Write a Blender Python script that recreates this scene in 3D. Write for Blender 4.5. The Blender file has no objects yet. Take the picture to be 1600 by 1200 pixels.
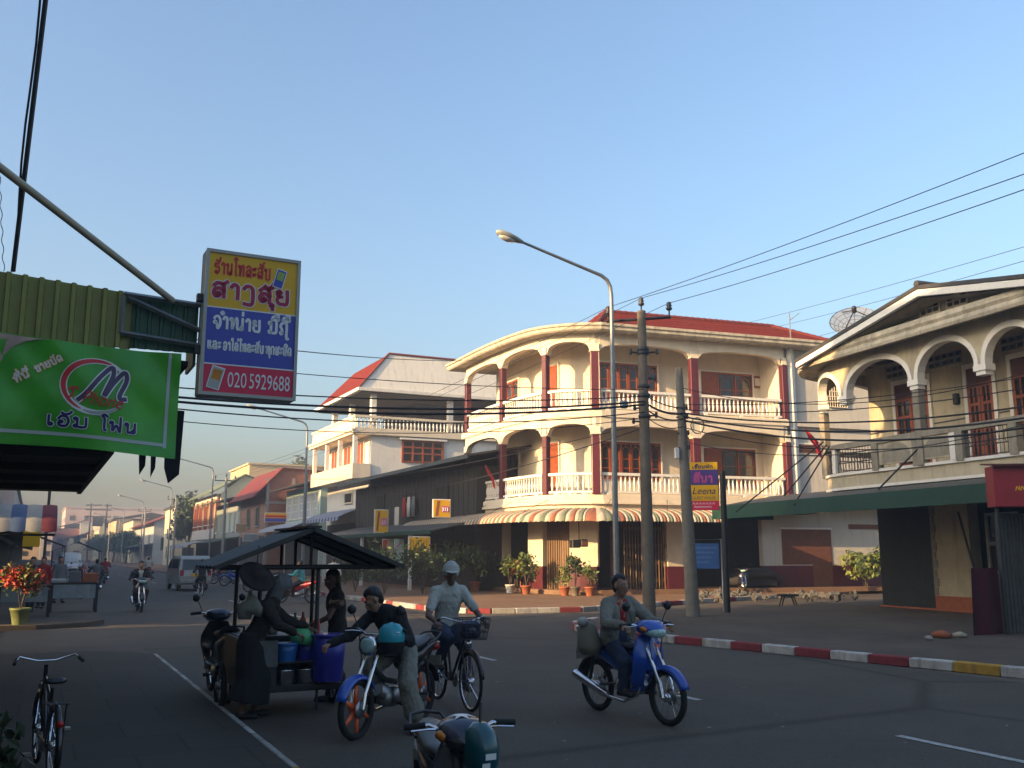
import bpy, bmesh, math, random
from math import sin, cos, pi, radians, sqrt, atan2, tan, hypot
from mathutils import Vector, Matrix, Euler, noise as mnoise
random.seed(7)
C = bpy.context.scene
COL = C.collection

# ------------------------------------------------------------------ camera, sky, sun
FOC = 1500.0; TH = math.atan(266/1500.0); EYE = 1.75; STREET = radians(26.2)
cam = bpy.data.cameras.new('camera'); camo = bpy.data.objects.new('camera', cam); COL.objects.link(camo)
cam.sensor_width = 36; cam.lens = FOC/1600*36; cam.clip_end = 3000; cam.clip_start = .05
camo.location = (0, 0, EYE); camo.rotation_euler = (pi/2+TH, 0, 0)
C.camera = camo
SUN_AZ, SUN_EL = radians(-124), radians(16)        # azimuth clockwise from +Y
w = bpy.data.worlds.new('World'); C.world = w; w.use_nodes = True
nt = w.node_tree; bg = nt.nodes['Background']
sky = nt.nodes.new('ShaderNodeTexSky'); sky.sky_type = 'NISHITA'; sky.sun_disc = False
sky.sun_elevation = SUN_EL; sky.sun_rotation = SUN_AZ; sky.air_density = 1.2; sky.dust_density = 5.2; sky.ozone_density = 3.0
nt.links.new(sky.outputs[0], bg.inputs[0]); bg.inputs[1].default_value = 0.15
sl = bpy.data.lights.new('sun', 'SUN'); sl.energy = 4.7; sl.angle = radians(.5); sl.color = (1.0, .66, .32)
so = bpy.data.objects.new('sun', sl); COL.objects.link(so); so.location = (-30, -30, 40)
tosun = Vector((sin(SUN_AZ)*cos(SUN_EL), cos(SUN_AZ)*cos(SUN_EL), sin(SUN_EL)))
so.rotation_euler = tosun.to_track_quat('Z', 'Y').to_euler()
C.view_settings.view_transform = 'Standard'; C.view_settings.look = 'None'; C.view_settings.exposure = 1.3; C.view_settings.gamma = 1

# ------------------------------------------------------------------ where things stand
def ray(px, py):
    u = (px-800)/FOC; v = (600-py)/FOC
    return (u, cos(TH)-v*sin(TH), sin(TH)+v*cos(TH))
def at_depth(px, py, Y):
    d = ray(px, py); t = Y/d[1]; return Vector((d[0]*t, Y, EYE+d[2]*t))
def at_ground(px, py, z=0):
    d = ray(px, py); t = (z-EYE)/d[2]; return Vector((d[0]*t, d[1]*t, z))
def to_street(v): return (v[0]*cos(STREET)+v[1]*sin(STREET), -v[0]*sin(STREET)+v[1]*cos(STREET))
def S(p, s, z=0): return Vector((p*cos(STREET)-s*sin(STREET), p*sin(STREET)+s*cos(STREET), z))
def at_s(px, py, s):
    d = ray(px, py); t = s/to_street(d)[1]; return Vector((d[0]*t, d[1]*t, EYE+d[2]*t))
def at_p(px, py, p):
    d = ray(px, py); t = p/to_street(d)[0]; return Vector((d[0]*t, d[1]*t, EYE+d[2]*t))

# ------------------------------------------------------------------ mesh builder
class MB:
    def __init__(s): s.v = []; s.f = []; s.m = []; s.sm = []; s.X = Matrix()
    def add(s, vs, fs, mi=0, smooth=False):
        o = len(s.v); X = s.X
        s.v += [X @ Vector(p) for p in vs]
        for f in fs: s.f.append([i+o for i in f]); s.m.append(mi); s.sm.append(smooth)
        return s
    def box(s, c, d, mi=0, rz=0, bev=0):
        hx, hy, hz = d[0]/2, d[1]/2, d[2]/2
        if bev:
            b = min(bev, hx*.9, hy*.9, hz*.9); vs = []
            for z, i in ((-hz, b), (-hz+b, 0), (hz-b, 0), (hz, b)):
                x, y = hx-i, hy-i; k = b*(1 if i == 0 else .6)
                vs += [(-x+k, -y, z), (x-k, -y, z), (x, -y+k, z), (x, y-k, z), (x-k, y, z), (-x+k, y, z), (-x, y-k, z), (-x, -y+k, z)]
            fs = [list(range(7, -1, -1)), list(range(24, 32))]
            for r in range(3):
                for j in range(8): a = r*8+j; e = r*8+(j+1) % 8; fs.append([a, e, e+8, a+8])
        else:
            vs = [(x, y, z) for z in (-hz, hz) for x, y in ((-hx, -hy), (hx, -hy), (hx, hy), (-hx, hy))]
            fs = [(3, 2, 1, 0), (4, 5, 6, 7), (0, 1, 5, 4), (1, 2, 6, 5), (2, 3, 7, 6), (3, 0, 4, 7)]
        cr, sr = cos(rz), sin(rz)
        return s.add([(c[0]+x*cr-y*sr, c[1]+x*sr+y*cr, c[2]+z) for x, y, z in vs], fs, mi)
    def bx(s, x0, x1, y0, y1, z0, z1, mi=0, bev=0):
        return s.box(((x0+x1)/2, (y0+y1)/2, (z0+z1)/2), (abs(x1-x0), abs(y1-y0), abs(z1-z0)), mi, 0, bev)
    def prism(s, poly, z0, z1, mi=0, mtop=None):
        n = len(poly)
        a = sum(poly[i][0]*poly[(i+1) % n][1]-poly[(i+1) % n][0]*poly[i][1] for i in range(n))
        if a < 0: poly = poly[::-1]
        vs = [(x, y, z0) for x, y in poly]+[(x, y, z1) for x, y in poly]
        s.add(vs, [[i, (i+1) % n, (i+1) % n+n, i+n] for i in range(n)]+[list(range(n-1, -1, -1))], mi)
        return s.add([(x, y, z1) for x, y in poly], [list(range(n))], mi if mtop is None else mtop)
    def face(s, pts, mi=0): return s.add(pts, [list(range(len(pts)))], mi)
    def slab(s, pts, t, mi=0):                    # planar polygon thickened along its normal
        pts = [Vector(p) for p in pts]; n = (pts[1]-pts[0]).cross(pts[2]-pts[0]).normalized()*t; k = len(pts)
        vs = pts+[p-n for p in pts]
        return s.add(vs, [list(range(k)), list(range(2*k-1, k-1, -1))]+[[(i+1) % k, i, i+k, (i+1) % k+k] for i in range(k)], mi)
    def tube(s, pts, r, n=6, mi=0, cap=True, flat=1.0):
        pts = [Vector(p) for p in pts]; k = len(pts)
        rs = r if isinstance(r, (list, tuple)) else [r]*k
        vs = []; up = None
        for i in range(k):
            t = (pts[min(i+1, k-1)]-pts[max(i-1, 0)])
            t = t.normalized() if t.length > 1e-9 else Vector((0, 0, 1))
            if up is None:
                up = Vector((0, 0, 1)) if abs(t.z) < .95 else Vector((1, 0, 0))
            b = t.cross(up)
            if b.length < 1e-6: b = t.orthogonal()
            b.normalize(); up = b.cross(t).normalized()
            for j in range(n):
                a = 2*pi*j/n; vs.append(pts[i]+(b*cos(a)+up*sin(a)*flat)*rs[i])
        fs = [[i*n+j, i*n+(j+1) % n, (i+1)*n+(j+1) % n, (i+1)*n+j] for i in range(k-1) for j in range(n)]
        s.add(vs, fs, mi, n > 5)
        if cap: s.add(vs[:n], [list(range(n-1, -1, -1))], mi); s.add(vs[-n:], [list(range(n))], mi)
        return s
    def lathe(s, c, prof, n=12, mi=0, smooth=True, axis=None):
        vs = []; c = Vector(c)
        Q = Vector(axis).to_track_quat('Z', 'Y').to_matrix() if axis else Matrix.Identity(3)
        for r, z in prof:
            for j in range(n): vs.append(c+Q @ Vector((r*cos(2*pi*j/n), r*sin(2*pi*j/n), z)))
        k = len(prof)
        fs = [[i*n+j, i*n+(j+1) % n, (i+1)*n+(j+1) % n, (i+1)*n+j] for i in range(k-1) for j in range(n)]
        s.add(vs, fs, mi, smooth)
        if prof[0][0] > 1e-4: s.add(vs[:n], [list(range(n-1, -1, -1))], mi)
        if prof[-1][0] > 1e-4: s.add(vs[-n:], [list(range(n))], mi)
        return s
    def ball(s, c, r, n=10, mi=0, sc=(1, 1, 1)):
        m = max(5, n//2+1); c = Vector(c); vs = []; fs = []
        for i in range(m+1):
            a = pi*i/m
            for j in range(n): b = 2*pi*j/n; vs.append((c.x+r*sc[0]*sin(a)*cos(b), c.y+r*sc[1]*sin(a)*sin(b), c.z+r*sc[2]*-cos(a)))
        for i in range(m):
            for j in range(n): fs.append([i*n+j, i*n+(j+1) % n, (i+1)*n+(j+1) % n, (i+1)*n+j])
        return s.add(vs, fs, mi, True)
    def loft(s, secs, n=14, mi=0, e=2.4, lat=(0, 1, 0)):   # secs: (centre, half width along lat, half depth); rounded closed body
        secs = [(Vector(c), a, b) for c, a, b in secs]; k = len(secs); vs = []; lat = Vector(lat).normalized()
        for i, (c, a, b) in enumerate(secs):
            t = (secs[min(i+1, k-1)][0]-secs[max(i-1, 0)][0]).normalized()
            l = (lat-t*lat.dot(t)).normalized(); o = t.cross(l).normalized()
            for j in range(n):
                q = 2*pi*j/n; cx, sx = cos(q), sin(q)
                vs.append(c+l*a*math.copysign(abs(cx)**(2/e), cx)+o*b*math.copysign(abs(sx)**(2/e), sx))
        fs = [[i*n+j, i*n+(j+1) % n, (i+1)*n+(j+1) % n, (i+1)*n+j] for i in range(k-1) for j in range(n)]
        fs += [list(range(n-1, -1, -1)), list(range((k-1)*n, k*n))]
        return s.add(vs, fs, mi, True)
    def cap(s, a, b, ra, rb, n=10, mi=0, lat=None, sq=1.0):    # tapered capsule, closed
        a = Vector(a); b = Vector(b); t = (b-a); L = t.length; t = t.normalized() if L > 1e-6 else Vector((0, 0, 1))
        l = Vector(lat) if lat else t.orthogonal()
        l = (l-t*l.dot(t)).normalized(); o = t.cross(l)
        rings = []
        for q in (-88, -60, -30, 0): rings.append((a+t*ra*sin(radians(q)), ra*cos(radians(q))))
        for q in (0, 30, 60, 88): rings.append((b+t*rb*sin(radians(q)), rb*cos(radians(q))))
        vs = [c+(l*cos(2*pi*j/n)+o*sin(2*pi*j/n)*sq)*r for c, r in rings for j in range(n)]
        k = len(rings)
        fs = [[i*n+j, i*n+(j+1) % n, (i+1)*n+(j+1) % n, (i+1)*n+j] for i in range(k-1) for j in range(n)]
        fs += [list(range(n-1, -1, -1)), list(range((k-1)*n, k*n))]
        return s.add(vs, fs, mi, True)
    def build(s, name, mats, parent=None, local=True):
        me = bpy.data.meshes.new(name)
        inv = None
        me.from_pydata([tuple(p) for p in s.v], [], s.f)
        mats = mats if isinstance(mats, (list, tuple)) else [mats]
        for m in mats: me.materials.append(m)
        me.polygons.foreach_set('material_index', s.m); me.polygons.foreach_set('use_smooth', s.sm)
        me.update()
        o = bpy.data.objects.new(name, me); COL.objects.link(o)
        if parent is not None: o.parent = parent
        return o

def tag(o, label=None, cat=None, group=None, kind=None):
    if label: o['label'] = label
    if cat: o['category'] = cat
    if group: o['group'] = group
    if kind: o['kind'] = kind
    return o
def thing(name, label, cat, loc=(0, 0, 0), rz=0, group=None):
    o = bpy.data.objects.new(name, None); COL.objects.link(o); o.location = loc; o.rotation_euler = (0, 0, rz)
    o.empty_display_size = .1
    return tag(o, label, cat, group)
def dup(root, loc, rz, label=None, group=None):
    r = root.copy(); COL.objects.link(r); r.location = loc; r.rotation_euler = (0, 0, rz)
    if label: r['label'] = label
    if group: r['group'] = group
    for ch in list(root.children):
        c = ch.copy(); COL.objects.link(c); c.parent = r
        for g in ch.children: d = g.copy(); COL.objects.link(d); d.parent = c
    return r
def one(mb, name, mats, label, cat, loc=(0, 0, 0), rz=0, group=None):
    o = mb.build(name, mats); o.location = loc; o.rotation_euler = (0, 0, rz); return tag(o, label, cat, group)

# ------------------------------------------------------------------ materials
def mat(name, col, rough=.8, metal=0, var=.12, scale=6, bump=0, bscale=40, streak=0, spec=None, streakcol=(.05, .04, .03), coat=0):
    m = bpy.data.materials.new(name); m.use_nodes = True; n = m.node_tree; b = n.nodes['Principled BSDF']; L = n.links
    b.inputs['Roughness'].default_value = rough; b.inputs['Metallic'].default_value = metal
    if spec is not None: b.inputs['Specular IOR Level'].default_value = spec
    if coat: b.inputs['Coat Weight'].default_value = coat
    tc = n.nodes.new('ShaderNodeTexCoord')
    src = None
    if var:
        no = n.nodes.new('ShaderNodeTexNoise'); no.inputs['Scale'].default_value = scale; no.inputs['Detail'].default_value = 6; no.inputs['Roughness'].default_value = .65
        L.new(tc.outputs['Object'], no.inputs['Vector'])
        r = n.nodes.new('ShaderNodeValToRGB')
        r.color_ramp.elements[0].position = .3; r.color_ramp.elements[1].position = .7
        r.color_ramp.elements[0].color = [c*(1-var) for c in col]+[1]; r.color_ramp.elements[1].color = [min(1, c*(1+var)) for c in col]+[1]
        L.new(no.outputs['Fac'], r.inputs['Fac']); src = r.outputs['Color']
    if streak:
        mp = n.nodes.new('ShaderNodeMapping'); mp.inputs['Scale'].default_value = (2.2, 2.2, .22)
        L.new(tc.outputs['Object'], mp.inputs['Vector'])
        n2 = n.nodes.new('ShaderNodeTexNoise'); n2.inputs['Scale'].default_value = 2.4; n2.inputs['Detail'].default_value = 7; n2.inputs['Roughness'].default_value = .7
        L.new(mp.outputs[0], n2.inputs['Vector'])
        r2 = n.nodes.new('ShaderNodeValToRGB'); r2.color_ramp.elements[0].position = .5; r2.color_ramp.elements[1].position = .75
        r2.color_ramp.elements[0].color = (0, 0, 0, 1); r2.color_ramp.elements[1].color = (streak, streak, streak, 1)
        L.new(n2.outputs['Fac'], r2.inputs['Fac'])
        mx = n.nodes.new('ShaderNodeMix'); mx.data_type = 'RGBA'
        L.new(r2.outputs['Color'], mx.inputs[0])
        if src: L.new(src, mx.inputs[6])
        else: mx.inputs[6].default_value = (*col, 1)
        mx.inputs[7].default_value = (*streakcol, 1); src = mx.outputs[2]
    if src: L.new(src, b.inputs['Base Color'])
    else: b.inputs['Base Color'].default_value = (*col, 1)
    if bump:
        n3 = n.nodes.new('ShaderNodeTexNoise'); n3.inputs['Scale'].default_value = bscale; n3.inputs['Detail'].default_value = 5
        L.new(tc.outputs['Object'], n3.inputs['Vector'])
        bp = n.nodes.new('ShaderNodeBump'); bp.inputs['Strength'].default_value = bump; bp.inputs['Distance'].default_value = .02
        L.new(n3.outputs['Fac'], bp.inputs['Height']); L.new(bp.outputs[0], b.inputs['Normal'])
    return m
def brickmat(name, c1, c2, mortar, sc, bw=.5, rh=.25, ms=.02, rough=.85):
    m = bpy.data.materials.new(name); m.use_nodes = True; n = m.node_tree; b = n.nodes['Principled BSDF']; L = n.links
    b.inputs['Roughness'].default_value = rough
    tc = n.nodes.new('ShaderNodeTexCoord'); mp = n.nodes.new('ShaderNodeMapping'); mp.inputs['Rotation'].default_value = (pi/2, 0, 0)
    L.new(tc.outputs['Object'], mp.inputs[0])
    t = n.nodes.new('ShaderNodeTexBrick'); t.inputs['Color1'].default_value = (*c1, 1); t.inputs['Color2'].default_value = (*c2, 1); t.inputs['Mortar'].default_value = (*mortar, 1)
    t.inputs['Scale'].default_value = sc; t.inputs['Brick Width'].default_value = bw; t.inputs['Row Height'].default_value = rh; t.inputs['Mortar Size'].default_value = ms
    L.new(mp.outputs[0], t.inputs['Vector']); L.new(t.outputs['Color'], b.inputs['Base Color'])
    return m
M = {}
def cream(n, c, **k): M[n] = mat(n, c, **k)
cream('cream_wall', (.64, .555, .425), rough=.9, var=.07, scale=1.5, streak=.16, bump=.15)
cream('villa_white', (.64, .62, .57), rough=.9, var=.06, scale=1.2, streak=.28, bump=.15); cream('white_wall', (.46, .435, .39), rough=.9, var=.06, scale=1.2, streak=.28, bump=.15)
cream('white_trim', (.68, .65, .59), rough=.7, var=.05, streak=.12)
cream('weathered_eave', (.42, .37, .28), rough=.95, var=.35, scale=3, streak=.7, bump=.4, streakcol=(.06, .055, .045))
cream('maroon_paint', (.08, .008, .015), rough=.55, var=.2)
cream('red_tile', (.14, .014, .007), rough=.75, var=.22, scale=3)
cream('varnished_wood', (.24, .055, .014), rough=.45, var=.3, scale=4)
cream('dark_wood', (.026, .022, .019), rough=.85, var=.4, scale=3, streak=.5)
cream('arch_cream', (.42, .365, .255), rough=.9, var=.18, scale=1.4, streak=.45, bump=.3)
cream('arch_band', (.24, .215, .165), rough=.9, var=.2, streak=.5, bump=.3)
cream('grey_render', (.30, .29, .26), rough=.95, var=.2, streak=.4, bump=.3)
cream('green_fascia', (.010, .052, .032), rough=.5, var=.15, streak=.25)
cream('zinc', (.11, .112, .105), rough=.5, metal=.5, var=.2, scale=3, streak=.3)
cream('old_zinc', (.05, .048, .044), rough=.6, metal=.3, var=.3, scale=3, streak=.5, streakcol=(.08, .04, .02))
cream('galvanised', (.27, .28, .28), rough=.45, metal=.6, var=.12, scale=8)
cream('concrete_pole', (.20, .18, .145), rough=.95, var=.2, scale=4, streak=.35, bump=.3)
cream('brown_pole', (.165, .135, .10), rough=.9, var=.25, scale=4, streak=.35)
cream('black', (.012, .012, .013), rough=.6, var=0)
cream('rubber', (.014, .014, .014), rough=.85, var=0)
cream('black_plastic', (.016, .016, .018), rough=.4, var=0)
cream('cable', (.02, .02, .022), rough=.7, var=0)
cream('chrome', (.75, .75, .77), rough=.18, metal=1, var=0)
cream('steel', (.36, .36, .37), rough=.38, metal=.9, var=.1)
cream('dark_metal', (.05, .05, .052), rough=.5, metal=.5, var=.1)
cream('interior_shade', (.022, .02, .018), rough=.95, var=.2)  # near-black colour puts the shade of unlit interiors on the surface
M['glass'] = mat('glass', (.02, .022, .025), rough=.08, var=0, spec=.7)
cream('gate_brown', (.17, .10, .05), rough=.6, var=.2, metal=.2)
cream('shutter_grey', (.03, .033, .03), rough=.6, metal=.3, var=.15)
cream('garage_brown', (.13, .05, .03), rough=.8, var=.25)
cream('terracotta', (.30, .09, .04), rough=.85, var=.2)
cream('skin', (.31, .17, .105), rough=.6, var=.06)
cream('skin_dark', (.17, .09, .058), rough=.6, var=.06)
cream('hair', (.008, .007, .007), rough=.5, var=0)
cream('eye_white', (.6, .58, .55), rough=.3, var=0)
cream('lips', (.20, .07, .055), rough=.5, var=0)
cream('kerb_white', (.46, .44, .40), rough=.9, var=.3, scale=4, streak=.75, bump=.5)
cream('kerb_red', (.22, .032, .036), rough=.9, var=.3, scale=4, streak=.6, bump=.5)
cream('kerb_yellow', (.42, .24, .03), rough=.9, var=.3, scale=4, streak=.6, bump=.5)
cream('line_paint', (.42, .41, .38), rough=.9, var=.35, scale=14)
cream('sign_yellow', (.80, .44, .0), rough=.45, var=.04)
cream('sign_blue', (.05, .07, .42), rough=.45, var=.04)
cream('sign_red', (.70, .015, .07), rough=.45, var=.04)
cream('letter_red', (.62, .03, .03), rough=.5, var=0)
cream('letter_crimson', (.42, .012, .06), rough=.5, var=0)
cream('letter_white', (.80, .80, .80), rough=.5, var=0)
cream('letter_navy', (.02, .02, .13), rough=.5, var=0)
cream('letter_pink', (.60, .10, .30), rough=.5, var=0)
cream('letter_black', (.015, .015, .02), rough=.5, var=0)
cream('leaf', (.055, .09, .02), rough=.6, var=.5, scale=9)
cream('leaf_light', (.13, .15, .025), rough=.6, var=.4, scale=9)
cream('leaf_dark', (.025, .04, .014), rough=.65, var=.4, scale=2)
cream('bark', (.09, .065, .045), rough=.95, var=.3)
cream('flower_red', (.40, .045, .015), rough=.6, var=.4, scale=20)
def paint(n, c, r=.28): M[n] = mat(n, c, rough=r, var=.03, coat=.5)
paint('bike_blue', (.012, .075, .42)); paint('bike_red', (.34, .015, .02)); paint('bike_teal', (.004, .075, .095)); paint('bike_navy', (.009, .015, .045)); paint('bike_black', (.013, .013, .015))
paint('orange_rim', (.85, .13, .03), .4); paint('silver_paint', (.36, .35, .32)); paint('white_paint', (.72, .72, .70)); paint('tub_blue', (.02, .14, .42), .4); paint('bin_blue', (.02, .02, .28), .45)
cream('green_bag', (.08, .42, .16), rough=.4, var=.1)
def cloth(n, c): M[n] = mat(n, c, rough=.95, var=.12, scale=10, bump=.25, bscale=25)
cloth('cloth_white', (.44, .44, .40)); cloth('cloth_black', (.014, .014, .016)); cloth('cloth_beige', (.20, .19, .155)); cloth('cloth_red', (.30, .012, .014)); cloth('cloth_jeans', (.03, .045, .085)); cloth('cloth_khaki', (.22, .20, .15)); cloth('cloth_teal', (.05, .28, .30)); cloth('cloth_dark', (.025, .024, .026)); cloth('cloth_grey', (.14, .14, .14)); cloth('cloth_brown', (.028, .02, .018)); cloth('cloth_flag', (.36, .015, .03))

# ------------------------------------------------------------------ ground, road, pavements
def groundmat(name, c1, c2, sc, rough=.9, cracks=0, bump=.3, patch=.35):
    m = bpy.data.materials.new(name); m.use_nodes = True; n = m.node_tree; b = n.nodes['Principled BSDF']; L = n.links
    b.inputs['Roughness'].default_value = rough; b.inputs['Specular IOR Level'].default_value = .25
    tc = n.nodes.new('ShaderNodeTexCoord')
    a = n.nodes.new('ShaderNodeTexNoise'); a.inputs['Scale'].default_value = sc; a.inputs['Detail'].default_value = 9; a.inputs['Roughness'].default_value = .7
    g = n.nodes.new('ShaderNodeTexNoise'); g.inputs['Scale'].default_value = 60; g.inputs['Detail'].default_value = 3
    L.new(tc.outputs['Object'], a.inputs[0]); L.new(tc.outputs['Object'], g.inputs[0])
    r = n.nodes.new('ShaderNodeValToRGB'); r.color_ramp.elements[0].position = .5-patch/2; r.color_ramp.elements[1].position = .5+patch/2
    r.color_ramp.elements[0].color = (*c1, 1); r.color_ramp.elements[1].color = (*c2, 1); L.new(a.outputs['Fac'], r.inputs['Fac'])
    mx = n.nodes.new('ShaderNodeMix'); mx.data_type = 'RGBA'; mx.blend_type = 'OVERLAY'; mx.inputs[0].default_value = .55
    L.new(r.outputs[0], mx.inputs[6]); L.new(g.outputs['Fac'], mx.inputs[7]); src = mx.outputs[2]
    if cracks:
        v = n.nodes.new('ShaderNodeTexVoronoi'); v.feature = 'DISTANCE_TO_EDGE'; v.inputs['Scale'].default_value = cracks
        wob = n.nodes.new('ShaderNodeMix'); wob.data_type = 'RGBA'; wob.inputs[0].default_value = .12
        L.new(tc.outputs['Object'], wob.inputs[6]); L.new(a.outputs['Color'], wob.inputs[7]); L.new(wob.outputs[2], v.inputs['Vector'])
        r2 = n.nodes.new('ShaderNodeValToRGB'); r2.color_ramp.elements[0].position = 0; r2.color_ramp.elements[1].position = .012
        r2.color_ramp.elements[0].color = (.5, .5, .5, 1); r2.color_ramp.elements[1].color = (1, 1, 1, 1); L.new(v.outputs[0], r2.inputs[0])
        m2 = n.nodes.new('ShaderNodeMix'); m2.data_type = 'RGBA'; m2.blend_type = 'MULTIPLY'; m2.inputs[0].default_value = .8
        L.new(src, m2.inputs[6]); L.new(r2.outputs[0], m2.inputs[7]); src = m2.outputs[2]
    L.new(src, b.inputs['Base Color'])
    bp = n.nodes.new('ShaderNodeBump'); bp.inputs['Strength'].default_value = bump; bp.inputs['Distance'].default_value = .02
    L.new(g.outputs['Fac'], bp.inputs['Height']); L.new(bp.outputs[0], b.inputs['Normal'])
    return m
M['ground'] = groundmat('dusty_ground', (.10, .085, .065), (.16, .135, .10), .15)
M['asphalt'] = groundmat('asphalt', (.070, .058, .046), (.112, .095, .076), .35, rough=.85, cracks=.10, bump=.5, patch=.5)
M['side_asphalt'] = groundmat('side_asphalt', (.078, .064, .051), (.118, .099, .080), .3, cracks=.12)
M['paving_brown'] = groundmat('paving_brown', (.16, .095, .058), (.25, .15, .09), .5, bump=.5)
M['dirt_paving'] = groundmat('dirt_paving', (.075, .060, .046), (.130, .105, .080), .4, bump=.5)
def slabmat(name, c1, c2, mortar, sc):
    m = brickmat(name, c1, c2, mortar, sc, .5, .5, .008); n = m.node_tree
    mp = [x for x in n.nodes if x.type == 'MAPPING'][0]; mp.inputs['Rotation'].default_value = (0, 0, 0)
    return m
M['slabs'] = slabmat('pavement_slabs', (.034, .024, .018), (.046, .034, .025), (.019, .015, .012), .55)

def structure(mb, name, mats, rz=0):
    o = mb.build(name, mats); o.rotation_euler = (0, 0, rz); o['kind'] = 'structure'; return o
g = MB(); g.face([(-1500, -300, 0), (1500, -300, 0), (1500, 2200, 0), (-1500, 2200, 0)]); structure(g, 'ground', M['ground'])
g = MB(); g.face([(-1.2, -40, .006), (12.4, -40, .006), (12.4, 700, .006), (-1.2, 700, .006)]); structure(g, 'main_road', M['asphalt'], STREET)
g = MB(); g.face([(-70, 18.6, .010), (2.0, 18.6, .010), (2.0, 26, .010), (-70, 26, .010)])
g.face([(11, 20, .010), (70, 26, .010), (70, 44, .010), (11, 27, .010)]); structure(g, 'side_street', M['side_asphalt'], STREET)
NEARK = [(15.2, -6), (13.9, 2), (12.87, 9.57), (12.29, 12.7), (11.65, 16.2), (11.25, 18.3), (11.35, 19.6), (11.9, 20.8), (13.2, 21.9), (15.6, 22.6)]
g = MB(); g.prism(NEARK+[(24, 25.2), (70, 30), (70, -20), (16.5, -20)], -.1, .12); structure(g, 'near_corner_pavement', M['dirt_paving'], STREET)
FARK = [(11.3, 500), (11.3, 120), (11.3, 60), (11.3, 38), (11.25, 31), (11.3, 28.4), (11.7, 27.1), (12.6, 26.4), (15.2, 26.15), (18.3, 27.3), (21.7, 28.9), (30.7, 31.7), (50, 37)]
g = MB(); g.prism(FARK+[(90, 50), (90, 500)], -.1, .14); structure(g, 'far_corner_pavement', M['paving_brown'], STREET)
g = MB(); g.prism([(2.0, -20), (2.0, 17.8), (1.7, 18.6), (.9, 19.0), (-14, 19.0), (-14, -20)], -.1, .07); structure(g, 'near_left_pavement', M['slabs'], STREET)
g = MB(); g.prism([(-14, 25.6), (.2, 25.6), (1.2, 26.0), (1.75, 26.9), (1.8, 29), (1.8, 500), (-14, 500)], -.1, .12); structure(g, 'far_left_pavement', M['dirt_paving'], STREET)

def resample(pts, step):
    out = [Vector((*pts[0], 0))]; acc = 0
    for i in range(len(pts)-1):
        a = Vector((*pts[i], 0)); b = Vector((*pts[i+1], 0)); L = (b-a).length; t = step-acc
        while t <= L: out.append(a+(b-a)*(t/L)); t += step
        acc = L-(t-step)
    return out
def kerb(pts, seq, step, h, wd, name, base=0.0):
    r = resample(pts, step); g = MB()
    for i in range(len(r)-1):
        a, b = r[i], r[i+1]; d = (b-a).normalized(); n = Vector((-d.y, d.x, 0)); c = (a+b)/2+n*0
        k = seq(i)
        g.box((c.x, c.y, base+h/2), ((b-a).length*.985, wd, h+random.uniform(-.008, .004)), k, atan2(d.y, d.x)+random.uniform(-.01, .01), .015)
    return structure(g, name, [M['kerb_white'], M['kerb_red'], M['kerb_yellow'], M['grey_render'], M['grey_render']], STREET)
kerb(NEARK[1:], lambda i: (0 if i % 2 == 0 else (2 if i < 13 else 1)) if i < 34 else 3, .72, .155, .2, 'near_corner_kerb')
kerb(FARK[2:12], lambda i: [0, 0, 1, 3][i % 4] if i < 54 else ([0, 0, 0, 1, 1][(i-54) % 5] if i < 64 else 3), .72, .165, .2, 'far_corner_kerb')
kerb([(2.02, 2), (2.02, 18.2)], lambda i: [4, 4, 4, 4, 0, 3, 2, 0, 3, 0, 2, 3][i % 12] if i < 14 else [0, 3][i % 2], .55, .078, .075, 'near_left_kerb')
g = MB()
def dash(p, s0, s1, wd=.1):
    g.face([(p-wd/2, s0, .012), (p+wd/2, s0, .012), (p+wd/2, s1, .012), (p-wd/2, s1, .012)])
for (x0, y0, x1, y1) in ((745, 1027, 776, 1033), (1055, 1088, 1097, 1095), (1395, 1152, 1640, 1198), (905, 1058, 925, 1062)):
    a = to_street(at_ground(x0, y0)); b = to_street(at_ground(x1, y1)); dash((a[0]+b[0])/2, b[1], a[1])
for i in range(14): dash(6.9, 27+i*9, 29.6+i*9)
structure(g, 'road_markings', M['line_paint'], STREET)

# ------------------------------------------------------------------ the three storey corner building
def hitline(px, a, b, py=700):        # where the sight line through column px meets the plan line a-b
    d = ray(px, py); k = d[0]/d[1]; e = b-a
    t = (k*a.y-a.x)/(e.x-k*e.y); return a+e*t
D0 = at_depth(930, 640, 39).to_2d(); WD = Vector((.9455, .3256))
E0 = hitline(1085, D0, D0+WD, 640); F0 = hitline(1226, D0, D0+WD, 640); G0 = D0+WD*18.5
C0 = at_depth(853, 640, 39.8).to_2d(); B0 = at_depth(786, 640, 42.7).to_2d(); A0 = at_depth(731, 640, 46.6).to_2d()
def catmull(P, n):
    out = []
    for i in range(len(P)-1):
        p0 = P[max(i-1, 0)]; p1 = P[i]; p2 = P[i+1]; p3 = P[min(i+2, len(P)-1)]
        for j in range(n):
            t = j/n; out.append(.5*((2*p1)+(p2-p0)*t+(2*p0-5*p1+4*p2-p3)*t*t+(3*p1-p0-3*p2+p3)*t**3))
    return out+[P[-1]]
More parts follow.
